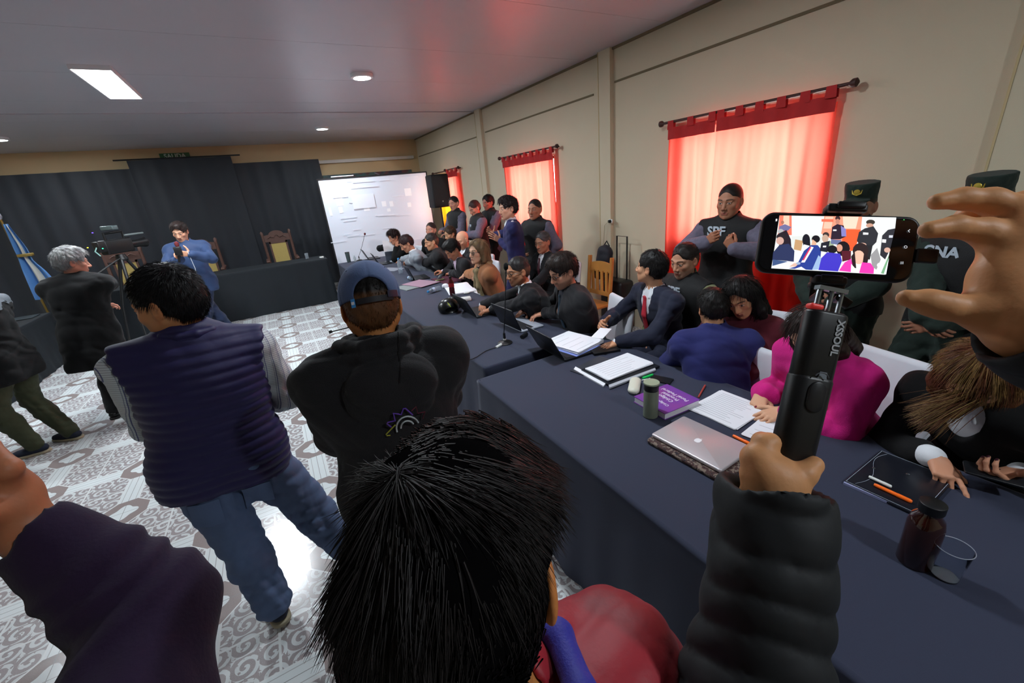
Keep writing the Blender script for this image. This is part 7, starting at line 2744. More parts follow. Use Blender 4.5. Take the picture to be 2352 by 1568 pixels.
M_wt = mat('white_book_lettering', (226, 220, 236), rough=0.5)
zt = V3(0, 0, 0.0195)
text_obj('book_title', 'Código\nProcesal\nPenal Federal', 0.034, M_wt, bc+zt-up_*0.030, rd_, up_, e, bold=0.0004, depth=0.0004)
text_obj('book_subtitle', 'Código Penal', 0.026, M_wt, bc+zt+up_*0.055, rd_, up_, e, bold=0.0003, depth=0.0004)
# black phone or notebook by the book
paper([(1500, 862), (1545, 872), (1540, 884), (1492, 874)], TZ+0.001, 'flat black notebook behind the purple book', 1, t=0.008, name='black_notebook', m=M_lapblk)['category'] = 'notebook'
# folder of the auburn-haired woman with markers
c, w_, h_, A = rect_from([(2025, 1030), (2200, 1105), (2110, 1178), (1936, 1108)], TZ+0.012)
e = empty('document_folder', (c[0], c[1], TZ), 'black clear-covered folder with thin white outlines in front of the auburn-haired woman', 'folder')
q = MB(); q.rrect(c-V3(0, 0, 0.006), (w_, h_, 0.012), 0.006, ax=A, seg=4, edge=0.002); q.build('folder_body', M_folder, e, smooth=True)
M_line = mat('pale_outline', (170, 180, 196), rough=0.4)
q = MB()
for sx in (-1, 1): q.box(c+A[:, 0]*sx*(w_/2-0.006)+V3(0, 0, 0.0008), (0.0012, h_*0.97, 0.001), ax=A)
for sx in (-1, 1): q.box(c+A[:, 1]*sx*(h_/2-0.006)+V3(0, 0, 0.0008), (w_*0.97, 0.0012, 0.001), ax=A)
cv = [c+A[:, 0]*(-w_*0.36+0.02*math.sin(t_*6))+A[:, 1]*(h_*(t_-0.5)*0.9)+V3(0, 0, 0.001) for t_ in np.linspace(0, 1, 14)]
q.tube(cv, 0.0007, 5)
q.build('folder_outline', M_line, e)
for (a, b_) in ((2007, 1075), (2085, 1089)):
    MB().lathe(at_z(a, b_, TZ+0.0125), [(0.006, 0), (0.006, 0.002), (0.003, 0.003)], 16).build('snap_button', M_steel, e, smooth=True)
q, _ = quad_slab([(1936, 1112), (1942, 1106), (2112, 1180), (2106, 1186)], TZ+0.001, 0.010); tag(q.build('notepad_edge', mat('lavender_paper', (150, 156, 196), rough=0.7)), 'pale lavender paper edge sticking out under the black folder', 'paper')
pen((1996, 1094), (2048, 1118), 0.006, 'white marker on the black folder', M_whp, z=TZ+0.014, name='marker')
pen((2008, 1112), (2095, 1152), 0.0065, 'long orange marker on the black folder beside the white one', M_or, z=TZ+0.014, name='marker')
# amber bottle and plastic cup
bp = at_z(2098, 1290, TZ)
e = empty('bottle', bp, 'dark amber glass bottle with black cap standing by the plastic cup', 'bottle')
MB().lathe(bp+V3(0, 0, 0.001), [(0.038, 0), (0.043, 0.006), (0.043, 0.150), (0.038, 0.175), (0.026, 0.192), (0.026, 0.206)], 32).build('bottle_body', mat('dark_amber_glass', (44, 16, 10), rough=0.06, spec=0.7, coat=0.3), e, smooth=True)
MB().lathe(bp+V3(0, 0, 0.204), [(0.030, 0), (0.031, 0.003), (0.031, 0.028), (0.028, 0.030)], 28).build('bottle_cap', M_blk, e, smooth=True)
cp = at_z(2168, 1322, TZ)
e = empty('plastic_cup', cp, 'clear disposable plastic cup on the table in the lower right corner', 'cup')
prof = [(0.029, 0.0), (0.031, 0.002), (0.041, 0.110), (0.0425, 0.111), (0.0425, 0.113)]
inn = [(0.0415, 0.1125), (0.0400, 0.110), (0.0300, 0.004)]
MB().lathe(cp+V3(0, 0, 0.001), prof+inn, 36).build('cup_wall', M_clear, e, smooth=True)
MB().tube([cp+V3(0.0424*math.cos(a), 0.0424*math.sin(a), 0.114) for a in np.linspace(0, 2*math.pi, 33)], 0.0011, 6).build('cup_rim', mat('frosted_rim', (170, 176, 190), rough=0.4), e, smooth=True)
MB().lathe(cp+V3(0, 0, 0.002), [(0.0295, 0.004), (0.0295, 0.006)], 28).build('cup_base', mat('frosted_plastic', (176, 182, 192), rough=0.5), e)
# phone in the auburn woman's hand
pp_ = (WOM.wr['L']+V3(-0.085, 0.035, 0.012))
e = empty('smartphone', pp_, 'dark smartphone held in the hand of the auburn-haired woman', 'phone')
q = MB(); q.rrect(pp_, (0.072, 0.15, 0.009), 0.009, ax=np.array([unit(V3(0.8, 0.3, 0.1)), unit(np.cross(V3(0.1, 0, 1), V3(0.8, 0.3, 0.1))), unit(np.cross(unit(V3(0.8, 0.3, 0.1)), unit(np.cross(V3(0.1, 0, 1), V3(0.8, 0.3, 0.1)))))]).T, seg=5, edge=0.002)
q.build('phone_body', M_lapblk, e, smooth=True)

# desk microphones
def desk_mic(base_px, head_px, label, xh=None, col=None, yh=0.0):
    b_ = at_z(*base_px, TZ)
    d_ = ray(*head_px); t_ = (b_[0]+yh)/d_[0]
    h_ = EYE+d_*t_
    e = empty('desk_microphone', b_, label, 'microphone')
    MB().lathe(b_+V3(0, 0, 0.001), [(0.062, 0), (0.062, 0.006), (0.050, 0.014), (0.018, 0.020), (0.012, 0.024)], 32).build('microphone_base', M_blk, e, smooth=True)
    MB().tube([b_+V3(0, 0, 0.02), b_+V3(0, 0, 0.09)], [0.012, 0.010], 12).build('microphone_stem', M_blk, e, smooth=True)
    MB().lathe(b_+V3(0, 0, 0.030), [(0.0135, 0), (0.0135, 0.012)], 16).build('stem_ring', M_whp, e, smooth=True)
    MB().tube([b_+V3(0, 0, 0.088), b_*0.6+h_*0.4+V3(0, 0, 0.03), h_*0.95+b_*0.05], 0.0035, 8).build('gooseneck', M_blk, e, smooth=True)
    u = unit(h_-(b_*0.6+h_*0.4))
    MB().tube([h_-u*0.03, h_-u*0.018, h_+u*0.012, h_+u*0.024], [0.010, 0.017, 0.017, 0.008], 12).build('microphone_foam', col or mat('black_foam', (14, 14, 14), rough=1.0), e, smooth=True)
    return b_
mb_ = desk_mic((1160, 788), (1162, 611), 'gooseneck desk microphone on a round black base in the middle of the table')
q = MB(); q.tube([mb_+V3(-0.05, -0.03, 0.012), mb_+V3(-0.11, -0.05, 0.008)], 0.011, 10)
tag(q.build('cable_plug', M_whp, smooth=True), 'white cable plug beside the microphone base', 'plug')
q = MB(); q.tube([mb_+V3(-0.11, -0.05, 0.008)]+[mb_+V3(-0.11-0.05*i, -0.05-0.012*i+0.02*math.sin(i), 0.006) for i in range(1, 7)], 0.003, 6)
tag(q.build('microphone_cable', M_blk, smooth=True), 'thin black cable running from the white plug to the table edge', 'cable')
desk_mic((826, 598), (838, 537), 'far gooseneck microphone with red tip in front of the white screen', col=mat('red_black_foam', (96, 28, 34), rough=1.0))

# laptops along the table
laptop((1236, 795), (1300, 832), None, 'black laptop open beside the stack of blue-edged sheets', ang=118, hgt=0.215, depth=0.24)
laptop((1150, 742), (1200, 764), None, 'dark-lidded laptop with silver keyboard in front of the bearded man', lid=M_lapblk, base=M_lapgrey, ang=112)
laptop((1062, 712), (1098, 732), None, 'black laptop in front of the man with clasped hands', ang=116)
laptop((938, 634), (958, 648), None, 'black laptop next to the lying water bottle', ang=110, hgt=0.20)
laptop((861, 600), (879, 614), None, 'black laptop right of the white paper roll', ang=114)
laptop((838, 590), (853, 600), None, 'farthest black laptop behind the white paper roll', ang=114)
c_ = at_z(905, 598, TZ)
e = empty('laptop', c_, 'grey laptop under the raised white sheet at the far end', 'laptop')
A_ = np.array([unit(V3(0.9, 0.25, 0)), unit(V3(0.05, 0.25, 1)), unit(V3(-0.2, 1, -0.2))]).T
q = MB(); q.rrect(c_+V3(0, 0, 0.10), (0.34, 0.20, 0.01), 0.01, ax=A_, edge=0.002); q.build('laptop_lid', M_lapgrey if False else mat('slate_laptop_plastic', (70, 76, 88), rough=0.4), e, smooth=True)
q = MB(); q.rrect(c_+V3(-0.02, -0.10, 0.009), (0.34, 0.22, 0.014), 0.01, ax=np.eye(3), edge=0.003); q.build('laptop_base', M_lapgrey, e, smooth=True)

# sheets next to the red-tie man
paper([(1262, 785), (1320, 762), (1372, 790), (1312, 822)], TZ+0.020, 'thick stack of sheets with blue edges on the black laptop keyboard', 10, t=0.0022, lines=5)
paper([(1264, 790), (1318, 770), (1368, 796), (1310, 826)], TZ+0.016, 'light blue folder under the stack on the black laptop', 1, t=0.004, m=mat('blue_paper', (130, 146, 214), rough=0.7))['category'] = 'folder'
paper([(1352, 800), (1412, 790), (1418, 808), (1360, 818)], TZ+0.001, 'black wallet lying in front of the wristwatch hand', 1, t=0.018, name='wallet', m=M_lapblk)['category'] = 'wallet'
q = MB(); a_ = at_z(1205, 770, TZ+0.016); q.tube([a_+V3(-0.04, -0.02, 0), a_+V3(0.03, 0.02, 0)], 0.018, 12)
tag(q.build('black_pouch', M_lapblk, smooth=True), 'small black rolled pouch between the two nearest open laptops', 'pouch')
paper([(1370, 752), (1398, 755), (1392, 778), (1366, 776)], TZ+0.13, 'folded white paper held by the man with the red tie', 1)
# far clutter
paper([(1022, 656), (1070, 650), (1095, 668), (1030, 680)], TZ+0.001, 'white sheets behind the dark red bottle', 6, t=0.002)
paper([(1088, 658), (1118, 670), (1112, 678), (1080, 664)], TZ+0.001, 'single white sheet at the elbow of the man with clasped hands', 1)
paper([(912, 660), (972, 646), (978, 656), (928, 670)], TZ+0.001, 'grey-green folder lying alone on the table', 1, t=0.010, name='document_folder', m=mat('grey_green_folder', (120, 128, 128), rough=0.6))['category'] = 'folder'
paper([(930, 652), (975, 640), (1000, 650), (960, 662)], TZ+0.012, 'maroon and white document pile beyond the grey-green folder', 2, t=0.003, m=mat('dusty_rose_paper', (150, 120, 136), rough=0.7))
paper([(1000, 640), (1040, 632), (1056, 645), (1012, 655)], TZ+0.001, 'dark maroon folder under the hands holding the phone', 1, t=0.01, name='document_folder', m=mat('maroon_folder', (78, 34, 50), rough=0.5))['category'] = 'folder'
pen((1000, 645), (1020, 640), 0.008, 'pale green highlighter on the maroon folder', mat('pale_green_plastic', (196, 214, 150), rough=0.4), z=TZ+0.012, name='highlighter')
paper([(880, 618), (905, 612), (918, 618), (892, 626)], TZ+0.001, 'grey printed sheets in front of the man in light grey', 2, m=mat('pale_grey_paper', (140, 142, 154), rough=0.7))
# white cardboard box and lid
c, w_, h_, A = rect_from([(1060, 682), (1082, 674), (1086, 684), (1066, 694)], TZ+0.03)
c = at_z(1070, 686, TZ+0.02)
Af = np.array([unit(V3(0.95, -0.3, 0)), unit(V3(0.3, 0.95, 0)), V3(0, 0, 1)]).T
q = MB(); q.box(c, (0.12, 0.10, 0.036), ax=Af, bev=0.008); q.box(c+V3(0.0, 0, 0.0185), (0.09, 0.02, 0.002), ax=Af)
tag(q.build('cardboard_box', M_whp, smooth=True), 'small white box behind the dome-shaped black hat', 'box')
c = at_z(1072, 672, TZ+0.012); S = Sdf(); S.el(c, (0.045, 0.032, 0.012)); V, Q = S.mesh(0.004)
tag(mk('round_lid', V, Q, M_whp), 'white oval lid lying behind the small white box', 'lid')
c = at_z(1023, 656, TZ+0.03); S = Sdf(); S.el(c, (0.05, 0.04, 0.030)); V, Q = S.mesh(0.005, disp=wrinkle(5, 0.004, 40))
tag(mk('crumpled_tissue', V, Q, M_paper), 'crumpled white tissue left of the dark red bottle', 'tissue')
# dome-shaped black hat
c = at_z(1032, 716, TZ+0.0)
e = empty('helmet', c, 'round glossy black helmet with a yellow-green stripe in front of the black laptop', 'helmet')
S = Sdf(); S.el(c+V3(0, 0, 0.055), (0.115, 0.105, 0.095)); S.el(c+V3(0.10, 0.10, 0.05), (0.09, 0.09, 0.085), k=0.02)
S.el(c+V3(-0.02, -0.11, 0.03), (0.075, 0.05, 0.04), k=0.004, op='-')
V, Q = S.mesh(0.006, cuts=[(c+V3(0, 0, 0.003), V3(0, 0, -1))]); mk('helmet_shell', V, Q, mat('glossy_black_shell', (16, 17, 18), rough=0.28), e)
MB().tube([c+V3(-0.030, -0.075, 0.125), c+V3(-0.022, -0.092, 0.100), c+V3(-0.012, -0.102, 0.078)], [0.003, 0.006, 0.003], 8).build('stripe', mat('lime_stripe', (206, 220, 70), rough=0.5), e, smooth=True)


def bottle(c, u, label, body, capc, name='water_bottle', h=0.21, r=0.031, lab=None):
    e = empty(name, (c[0], c[1], TZ), label, 'bottle')
    u = unit(u); a = unit(np.cross(u, V3(0.3, 0.9, 0.2))); b2 = np.cross(u, a)
    A = np.array([a, b2, u]).T
    MB().lathe(c, [(r*0.85, 0), (r, 0.008), (r, h*0.35), (r*0.93, h*0.42), (r, h*0.5), (r, h*0.68), (r*0.45, h*0.86), (r*0.42, h*0.92)], 24, ax=A).build('bottle_body', body, e, smooth=True)
    MB().lathe(c+u*h*0.90, [(r*0.48, 0), (r*0.50, 0.004), (r*0.50, h*0.09), (r*0.4, h*0.1)], 20, ax=A).build('bottle_cap', capc, e, smooth=True)
    if lab: MB().lathe(c+u*h*0.46, [(r*1.015, 0), (r*1.015, h*0.2)], 24, ax=A, caps=(False, False)).build('bottle_label', lab, e, smooth=True)
    return e


M_bcap = mat('blue_cap_plastic', (60, 140, 200), rough=0.4)
M_lab = mat('white_blue_label', (190, 206, 232), rough=0.5)
bottle(at_z(921, 628, TZ), V3(0, 0, 1), 'upright clear water bottle with blue cap near the screen', M_water, M_bcap, h=0.26, r=0.036)
a_ = at_z(1000, 664, TZ+0.033); b_ = at_z(982, 670, TZ+0.033)
bottle(a_+unit(a_-b_)*0.08, b_-a_, 'clear water bottle lying on its side with blue cap towards the camera', M_water, M_bcap, h=0.22, lab=M_lab)
a_ = at_z(945, 640, TZ+0.033); b_ = at_z(930, 634, TZ+0.033)
bottle(a_, b_-a_, 'second small bottle with blue cap lying beside the far black laptop', M_water, M_bcap, h=0.17, r=0.026, lab=M_lab)
bottle(at_z(1040, 678, TZ), V3(0, 0, 1), 'dark red cola bottle standing between the helmet and the white sheets', mat('dark_cola', (70, 14, 18), rough=0.1, spec=0.7), M_blk, name='cola_bottle', h=0.24, r=0.034, lab=mat('red_label', (150, 24, 32), rough=0.5))
# paper roll, thermos-like cup, small bottle
c = at_z(829, 627, TZ+0.0)
e = empty('toilet_roll', c, 'white paper roll standing near the far end of the table', 'paper roll')
MB().lathe(c+V3(0, 0, 0.002), [(0.062, 0), (0.066, 0.004), (0.066, 0.115), (0.062, 0.12), (0.022, 0.12), (0.020, 0.06)], 28).build('roll_paper', M_paper, e, smooth=True)
MB().lathe(c+V3(0, 0, 0.06), [(0.0195, 0), (0.0205, 0.061)], 20, caps=(False, True)).build('roll_core', mat('cardboard_tube', (150, 120, 90), rough=0.8), e, smooth=True)
c = at_z(802, 602, TZ)
e = empty('tumbler', c, 'grey tumbler on the far corner of the long table', 'cup')
MB().lathe(c+V3(0, 0, 0.002), [(0.036, 0), (0.038, 0.01), (0.046, 0.20), (0.046, 0.205)], 24).build('tumbler_body', mat('grey_green_tumbler', (76, 88, 88), rough=0.4), e, smooth=True)
MB().lathe(c+V3(0, 0, 0.205), [(0.047, 0), (0.047, 0.008)], 24).build('tumbler_lid', M_blk, e, smooth=True)
c = at_z(816, 600, TZ)
q = MB(); q.lathe(c+V3(0, 0, 0.002), [(0.022, 0), (0.022, 0.08), (0.010, 0.10), (0.010, 0.12)], 16)
tag(q.build('small_flask', mat('pale_small_bottle', (170, 180, 186), rough=0.3), smooth=True), 'small pale flask between the grey tumbler and the far microphone', 'bottle')
# sheet in the far man's hands
u_ = unit(PAPERMAN.wr['R']-PAPERMAN.wr['L'])
c = (PAPERMAN.wr['L']+PAPERMAN.wr['R'])/2+V3(-0.10, -0.05, 0.02)
vv = unit(V3(0, 0, 1)-u_*u_[2]); 
q = MB(); q.box(c, (0.30, 0.21, 0.0015), ax=np.array([unit(V3(0.95, 0.25, -0.1)), unit(V3(0.05, 0.15, 1)), unit(V3(0.25, -0.95, 0.1))]).T)
tag(q.build('paper_sheet', mat('bright_white_paper', (244, 246, 250), rough=0.8)), 'white sheet held up by the dark-haired man at the far end', 'paper')
# phone in the hand of the man with pink cuffs
c = at_z(1012, 634, TZ+0.07)
q = MB(); q.box(c, (0.07, 0.14, 0.008), ax=np.array([unit(V3(0.6, -0.7, 0.1)), unit(V3(0.7, 0.6, 0.3)), unit(np.cross(V3(0.6, -0.7, 0.1), V3(0.7, 0.6, 0.3)))]).T, bev=0.003)
tag(q.build('smartphone', M_lapblk, smooth=True), 'small dark phone in the hands of the man with pink cuffs', 'phone')

# wristwatches
def watch(k, n_, label, m_=M_steel):
    u = unit(k.wr[n_]-k.el[n_]); c = k.wr[n_]-u*0.004
    e = empty('wristwatch', c, label, 'watch')
    a = unit(np.cross(u, V3(0, 0, 1))); b2 = np.cross(a, u)
    q = MB(); q.tube([c+a*0.031*math.cos(t_)+b2*0.026*math.sin(t_) for t_ in np.linspace(0, 2*math.pi, 17)], 0.006, 8); q.build('watch_strap', m_, e, smooth=True)
    nz_ = b2 if b2[2] > 0 else -b2
    MB().lathe(c+nz_*0.028, [(0.020, 0), (0.020, 0.007), (0.016, 0.009)], 20, ax=np.array([u, np.cross(nz_, u), nz_]).T).build('watch_face', M_lapblk, e, smooth=True)
watch(RT, 'L', 'steel wristwatch on the wrist of the man with the red tie')

# ------------------------------------------------------------------ furniture and things along the walls
M_dkwood = mat('dark_carved_wood', (88, 62, 54), rough=0.5, var=0.2, scale=18)
M_cane = mat('woven_cane', (176, 156, 92), rough=0.8, var=0.2, scale=160)


def throne(px, py, y, label, face=180, top=1.47):
    a = at_y(px, py, y); x = a[0]
    e = empty('carved_armchair', (x, y, 0.12), label, 'chair')
    z0 = 0.0
    def part(nm, q, m=M_dkwood, par=None): return q.build(nm, m, par or e, smooth=True)
    for sx in (-1, 1):
        q = MB(); q.tube([(x+sx*0.27, y, 0.0), (x+sx*0.27, y+0.02, 0.6), (x+sx*0.27, y+0.05, top-0.05), (x+sx*0.275, y+0.055, top), (x+sx*0.275, y+0.055, top+0.03)], [0.028, 0.030, 0.028, 0.032, 0.010], 8); part('back_post', q)
        q = MB(); q.tube([(x+sx*0.29, y-0.50, 0.0), (x+sx*0.29, y-0.50, 0.72)], 0.026, 8); part('front_leg', q)
        q = MB(); q.box((x+sx*0.29, y-0.24, 0.93 if False else 0.90), (0.07, 0.56, 0.045), bev=0.015); part('armrest', q)
        q = MB(); q.tube([(x+sx*0.29, y-0.46, 0.70), (x+sx*0.29, y-0.46, 0.89)], 0.024, 8); part('arm_support', q)
    q = MB(); q.box((x, y-0.24, 0.50), (0.56, 0.54, 0.06), bev=0.02); part('seat', q)
    # carved crest with arch
    pts = [(-0.25, top-0.20), (0.25, top-0.20), (0.25, top-0.06), (0.16, top-0.05)]
    arch_ = [(0.15*math.cos(t_), top-0.055+0.085*math.sin(t_)) for t_ in np.linspace(0, math.pi, 11)]
    pts = pts+arch_+[(-0.16, top-0.05), (-0.25, top-0.06)]
    P0 = [(x+a_, y+0.02, z_) for a_, z_ in pts]; P1 = [(x+a_, y+0.06, z_) for a_, z_ in pts]
    n_ = len(pts)
    q = MB(); q.add(P0+P1, [tuple(range(n_))[::1], tuple(range(2*n_-1, n_-1, -1))]+[(i, n_+i, n_+(i+1) % n_, (i+1) % n_) for i in range(n_)])
    cr = part('carved_crest', q)
    q = MB()
    for sx in (-1, 1): q.tube([(x+sx*0.19, y+0.018, top-0.13), (x+sx*0.12, y+0.012, top-0.09), (x+sx*0.06, y+0.012, top-0.12), (x+sx*0.02, y+0.012, top-0.06)], 0.009, 6)
    q.build('carving', M_dkwood, cr, smooth=True)
    q = MB()
    for sx in (-1, 1): q.box((x+sx*0.165, y+0.035, top-0.50), (0.035, 0.035, 0.60))
    q.box((x, y+0.035, top-0.22), (0.36, 0.035, 0.05)); q.box((x, y+0.035, top-0.80), (0.50, 0.035, 0.06)); part('back_frame', q)
    q = MB(); q.box((x, y+0.03, top-0.50), (0.30, 0.014, 0.54)); part('cane_panel', q, M_cane)
    return e


throne(640, 560, 10.8, 'carved high-backed armchair with cane panel behind the bench right of the mic man')
throne(470, 590, 10.8, 'carved armchair hidden behind the man in the blue bomber jacket')
throne(290, 610, 10.3, 'carved armchair with cane panel behind the tripod camera', top=1.50)

# slatted pine chair near the wall
c = at_x(1374, 660, 3.42); x, y = 3.42, c[1]
e = empty('wooden_chair', (x, y, 0), 'varnished pine chair with slatted back by the wall behind the bearded man', 'chair')
for sy in (-1, 1):
    MB().tube([(x, y+sy*0.20, 0), (x, y+sy*0.20, 0.45), (x+0.05, y+sy*0.20, 1.03)], [0.022, 0.024, 0.026], 8).build('back_post', M_chairwood, e, smooth=True)
    MB().tube([(x-0.40, y+sy*0.20, 0), (x-0.40, y+sy*0.20, 0.44)], 0.022, 8).build('front_leg', M_chairwood, e, smooth=True)
MB().box((x-0.19, y, 0.455), (0.46, 0.44, 0.035), bev=0.012).build('seat', M_chairwood, e, smooth=True)
q = MB(); G = []
for i in range(9):
    t_ = i/8*2-1
    G.append([(x+0.035, y+t_*0.19, 0.84), (x+0.045, y+t_*0.19, 0.94+0.03*(1-t_*t_))])
q.sheet(G, 0.022, V3(1, 0, 0)); q.build('top_rail', M_chairwood, e, smooth=True)
MB().box((x+0.015, y, 0.58), (0.022, 0.38, 0.05)).build('lower_rail', M_chairwood, e)
for i in range(4):
    yy = y-0.125+i*0.083
    MB().box((x+0.025, yy, 0.72), (0.016, 0.04, 0.28)).build('slat', M_chairwood, e)

# rucksack on a trolley case
c = at_x(1404, 590, 3.78); y = c[1]
e = empty('trolley_case', (3.78, y-0.05, 0), 'black trolley case with raised handle standing against the wall', 'suitcase')
MB().box((3.80, y-0.08, 0.36), (0.24, 0.40, 0.62), bev=0.04).build('case_body', M_lapblk, e, smooth=True)
q = MB(); q.tube([(3.86, y-0.02, 0.66), (3.86, y-0.02, 1.22), (3.86, y-0.20, 1.22), (3.86, y-0.20, 0.66)], 0.010, 8); q.build('pull_handle', M_lapblk, e, smooth=True)
for sy in (-0.2, 0.04): MB().lathe((3.80, y+sy, 0.03), [(0.028, -0.012), (0.028, 0.012)], 14, ax=np.array([V3(0, 0, 1), V3(1, 0, 0), V3(0, 1, 0)]).T).build('wheel', M_blk, e, smooth=True)
e = empty('rucksack', (3.72, y+0.03, 0.68), 'navy black rucksack resting on top of the trolley case', 'bag')
S = Sdf(); S.rc((3.70, y+0.06, 0.80), (3.72, y+0.05, 1.00), 0.15, 0.125, 0.03, (V3(1, 0, 0), 0.62)); S.el((3.60, y+0.04, 0.80), (0.06, 0.11, 0.11), k=0.02)
V, Q = S.mesh(0.008, disp=wrinkle(4, 0.006, 20)); mk('bag_body', V, Q, cloth('black_bag_nylon', (24, 25, 36), 0.7), e)
MB().tube([(3.74, y+0.10, 1.10), (3.75, y+0.05, 1.165), (3.75, y, 1.10)], 0.008, 8).build('carry_loop', M_blk, e, smooth=True)
# wall socket and cable on the pilaster
c = at_x(1402, 508, WALL_X-0.07)
e = empty('wall_socket', c, 'small socket with plug and hanging cable on the wall pilaster', 'socket')
MB().box((WALL_X-0.066, c[1], c[2]), (0.014, 0.07, 0.05), bev=0.006).build('socket_plate', M_whp, e, smooth=True)
MB().lathe((WALL_X-0.072, c[1], c[2]), [(0.022, 0), (0.018, 0.03)], 14, ax=np.array([V3(0, 1, 0), V3(0, 0, 1), V3(-1, 0, 0)]).T).build('plug', M_blk, e, smooth=True)
MB().tube([(WALL_X-0.10, c[1], c[2]), (WALL_X-0.10, c[1]+0.08, c[2]-0.05), (WALL_X-0.08, c[1]+0.14, c[2]-0.4), (WALL_X-0.05, c[1]+0.15, c[2]-0.9), (WALL_X-0.05, c[1]+0.15, 0.02)], 0.004, 6).build('cable', mat('cream_cable', (190, 180, 150), rough=0.6), e, smooth=True)

# loudspeaker on its stand
sx_, sy_ = 3.56, 9.45
e = empty('speaker_stand', (sx_, sy_, 0), 'black tripod stand under the loudspeaker before the yellow curtain', 'stand')
MB().tube([(sx_, sy_, 0.12), (sx_, sy_, 1.63)], 0.018, 10).build('stand_pole', M_blk, e, smooth=True)
for i in range(3):
    a = math.radians(90+120*i)
    MB().tube([(sx_, sy_, 1.0), (sx_+0.45*math.cos(a), sy_+0.45*math.sin(a), 0.012)], 0.013, 8).build('leg', M_blk, e, smooth=True)
MB().lathe((sx_, sy_, 0.96), [(0.032, 0), (0.032, 0.08)], 14).build('collar', M_blk, e, smooth=True)
e = empty('loudspeaker', (sx_, sy_, 1.63), 'large black loudspeaker on the stand beside the projection screen', 'speaker')
q = MB(); q.box((sx_, sy_, 1.98), (0.42, 0.36, 0.70), bev=0.03); q.build('speaker_cabinet', mat('black_textured_cabinet', (20, 20, 22), rough=0.7), e, smooth=True)
q = MB(); q.box((sx_, sy_-0.183, 1.98), (0.37, 0.008, 0.64)); q.build('speaker_grille', mat('dark_grille', (30, 28, 30), rough=0.6), e)
MB().lathe((sx_, sy_-0.19, 1.76), [(0.018, 0), (0.018, 0.003)], 14, ax=np.array([V3(1, 0, 0), V3(0, 0, 1), V3(0, -1, 0)]).T).build('maker_badge', M_steel, e)

# television camera on tripod
c = at_y(268, 565, 8.3); x, y, z = c[0], 8.3, c[2]
t_ = empty('camera_tripod', (x, y, 0), 'black tripod carrying the video camera left of the mic man', 'tripod')
for i in range(3):
    a = math.radians(30+120*i)
    q = MB(); q.tube([(x+0.05*math.cos(a), y+0.05*math.sin(a), z-0.20), (x+0.30*math.cos(a), y+0.30*math.sin(a), 0.75), (x+0.48*math.cos(a), y+0.48*math.sin(a), 0.012)], [0.024, 0.020, 0.014], 8); q.build('leg', M_blk, t_, smooth=True)
MB().lathe((x, y, z-0.22), [(0.06, 0), (0.075, 0.03), (0.055, 0.10)], 18).build('tripod_head', M_blk, t_, smooth=True)
MB().tube([(x+0.03, y-0.03, z-0.15), (x-0.30, y-0.36, z-0.36)], 0.011, 8).build('pan_handle', M_blk, t_, smooth=True)
e = empty('video_camera', (x, y, z-0.12), 'black broadcast video camera with small coloured lights on the tripod', 'camera')
fw = unit(V3(0.50, 0.75, 0)); sd_ = V3(fw[1], -fw[0], 0); Ac = np.array([sd_, fw, V3(0, 0, 1)]).T
cc = V3(x, y, z)
MB().box(cc+V3(0, 0, 0.0), (0.13, 0.42, 0.20), ax=Ac, bev=0.02).build('camera_body', M_blk, e, smooth=True)
MB().tube([cc+fw*0.20, cc+fw*0.36, cc+fw*0.46], [0.055, 0.06, 0.075], 20).build('lens', M_blk, e, smooth=True)
q = MB(); q.tube([cc-fw*0.12+V3(0, 0, 0.10), cc-fw*0.12+V3(0, 0, 0.19), cc+fw*0.16+V3(0, 0, 0.20), cc+fw*0.16+V3(0, 0, 0.10)], 0.018, 8); q.build('top_handle', M_blk, e, smooth=True)
MB().box(cc-fw*0.26+sd_*0.02+V3(0, 0, 0.02), (0.10, 0.11, 0.15), ax=Ac, bev=0.012).build('battery', M_blk, e, smooth=True)
MB().box(cc+fw*0.02-sd_*0.17+V3(0, 0, 0.03), (0.14, 0.02, 0.10), ax=Ac, bev=0.006).build('viewfinder', M_lapblk, e, smooth=True)
MB().box(cc+V3(0, 0, 0.26), (0.20, 0.09, 0.06), ax=Ac, bev=0.01).build('lamp_head', mat('grey_metal_head', (96, 110, 112), rough=0.35, metal=0.4), e, smooth=True)
MB().tube([cc+fw*0.10+sd_*0.09+V3(0, 0, 0.14), cc+fw*0.40+sd_*0.09+V3(0, 0, 0.14)], 0.014, 10).build('shotgun_microphone', mat('grey_foam', (110, 122, 122), rough=0.8), e, smooth=True)
for (dx, dz, col) in ((0.05, 0.24, (110, 80, 255)), (-0.12, 0.05, (220, 210, 60)), (0.10, 0.02, (60, 220, 150))):
    MB().box(cc+sd_*dx-fw*0.30+V3(0, 0, dz-0.02), (0.018, 0.006, 0.012), ax=Ac).build('indicator_light', mat('indicator_%d' % int(col[0]), col, emit=1.5), e)
MB().tube([cc+sd_*0.03-fw*0.315+V3(0, 0, 0.02), cc+sd_*0.0-fw*0.33+V3(0, 0, -0.03), cc+sd_*0.02-fw*0.30+V3(0, 0, -0.10)], 0.008, 8).build('pale_cable', mat('pale_aqua_cable', (150, 196, 190), rough=0.4), e, smooth=True)

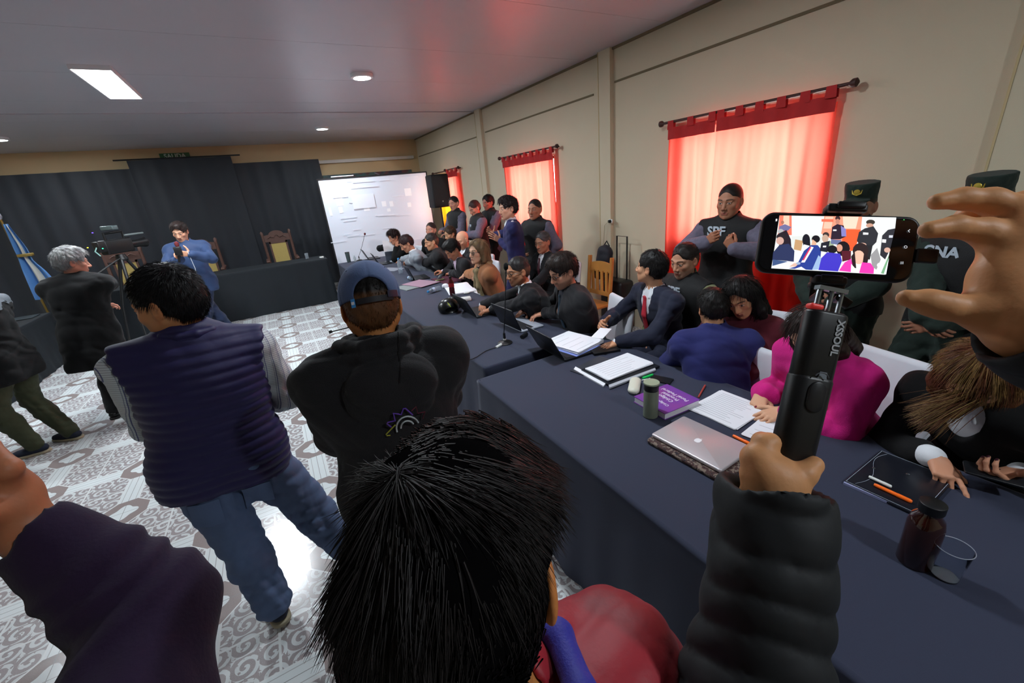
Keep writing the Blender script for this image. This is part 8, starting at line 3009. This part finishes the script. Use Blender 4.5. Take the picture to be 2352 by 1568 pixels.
# flag in the corner
fx, fy = at_y(5, 512, 9.62)[0], 9.62
ztop = at_y(5, 512, 9.62)[2]
e = empty('flag', (fx, fy, 0), 'light blue and white flag hanging from a pole in the left corner', 'flag')
MB().tube([(fx, fy, 0.05), (fx, fy, ztop+0.06)], 0.016, 10).build('flagpole', mat('brass_pole', (140, 116, 60), rough=0.35, metal=0.6), e, smooth=True)
MB().tube([(fx, fy, ztop+0.05), (fx, fy, ztop+0.09), (fx, fy, ztop+0.15), (fx, fy, ztop+0.20)], [0.018, 0.034, 0.026, 0.004], 12).build('finial', mat('brass_finial', (170, 176, 190), rough=0.3, metal=0.5), e, smooth=True)
MB().lathe((fx, fy, 0.0), [(0.17, 0), (0.17, 0.03), (0.05, 0.06)], 24).build('flag_base', M_dkwood, e, smooth=True)
M_fb = cloth('light_blue_flag_satin', (86, 136, 196), 0.6)
M_fw = cloth('white_flag_satin', (206, 206, 196), 0.6)
M_gold = mat('gold_ribbon', (140, 116, 56), rough=0.5)
q = MB()
for (a0, a1, mi) in ((0.0, 0.36, 0), (0.36, 0.64, 1), (0.64, 1.0, 0)):
    G = []
    for i in range(22):
        tz = i/21; z = ztop-0.02-1.18*tz
        row = []
        for j in range(8):
            s_ = a0+(a1-a0)*j/7
            wdt = 0.06+0.34*tz*(1-0.35*math.exp(-((tz-0.42)/0.10)**2))
            row.append((fx+0.02+wdt*(s_-0.15), fy-0.03-0.05*math.sin(s_*14+tz*2.0)*(0.4+tz*0.8), z-0.14*s_*tz))
        G.append(row)
    q.cur = mi; q.sheet(G)
q.build('flag_cloth', [M_fb, M_fw], e, smooth=True)
MB().box((fx+0.10, fy-0.07, ztop-0.50), (0.17, 0.10, 0.045), bev=0.01).build('gold_band', M_gold, e, smooth=True)

# glass and papers on the judges bench
c = V3(0.56, 9.75, 0.902)
q = MB(); q.lathe(c, [(0.026, 0), (0.032, 0.004), (0.035, 0.12), (0.033, 0.12), (0.030, 0.01)], 20)
tag(q.build('water_glass', M_water, smooth=True), 'empty glass on the judges bench right of the carved armchair', 'glass')
c = V3(0.82, 9.55, 0.902)
q = MB(); q.box(c+V3(0, 0, 0.012), (0.08, 0.10, 0.024), bev=0.006)
tag(q.build('small_box', M_whp, smooth=True), 'small pale box on the right end of the judges bench', 'box')
# dark flat object on left side table
q = MB(); q.rrect((-3.62, 8.9, 0.76), (0.5, 0.3, 0.012), 0.02, edge=0.003)
tag(q.build('dark_tray', mat('slate_tray', (52, 60, 64), rough=0.4), smooth=True), 'dark slate tray on the left side table below the flag', 'tray')
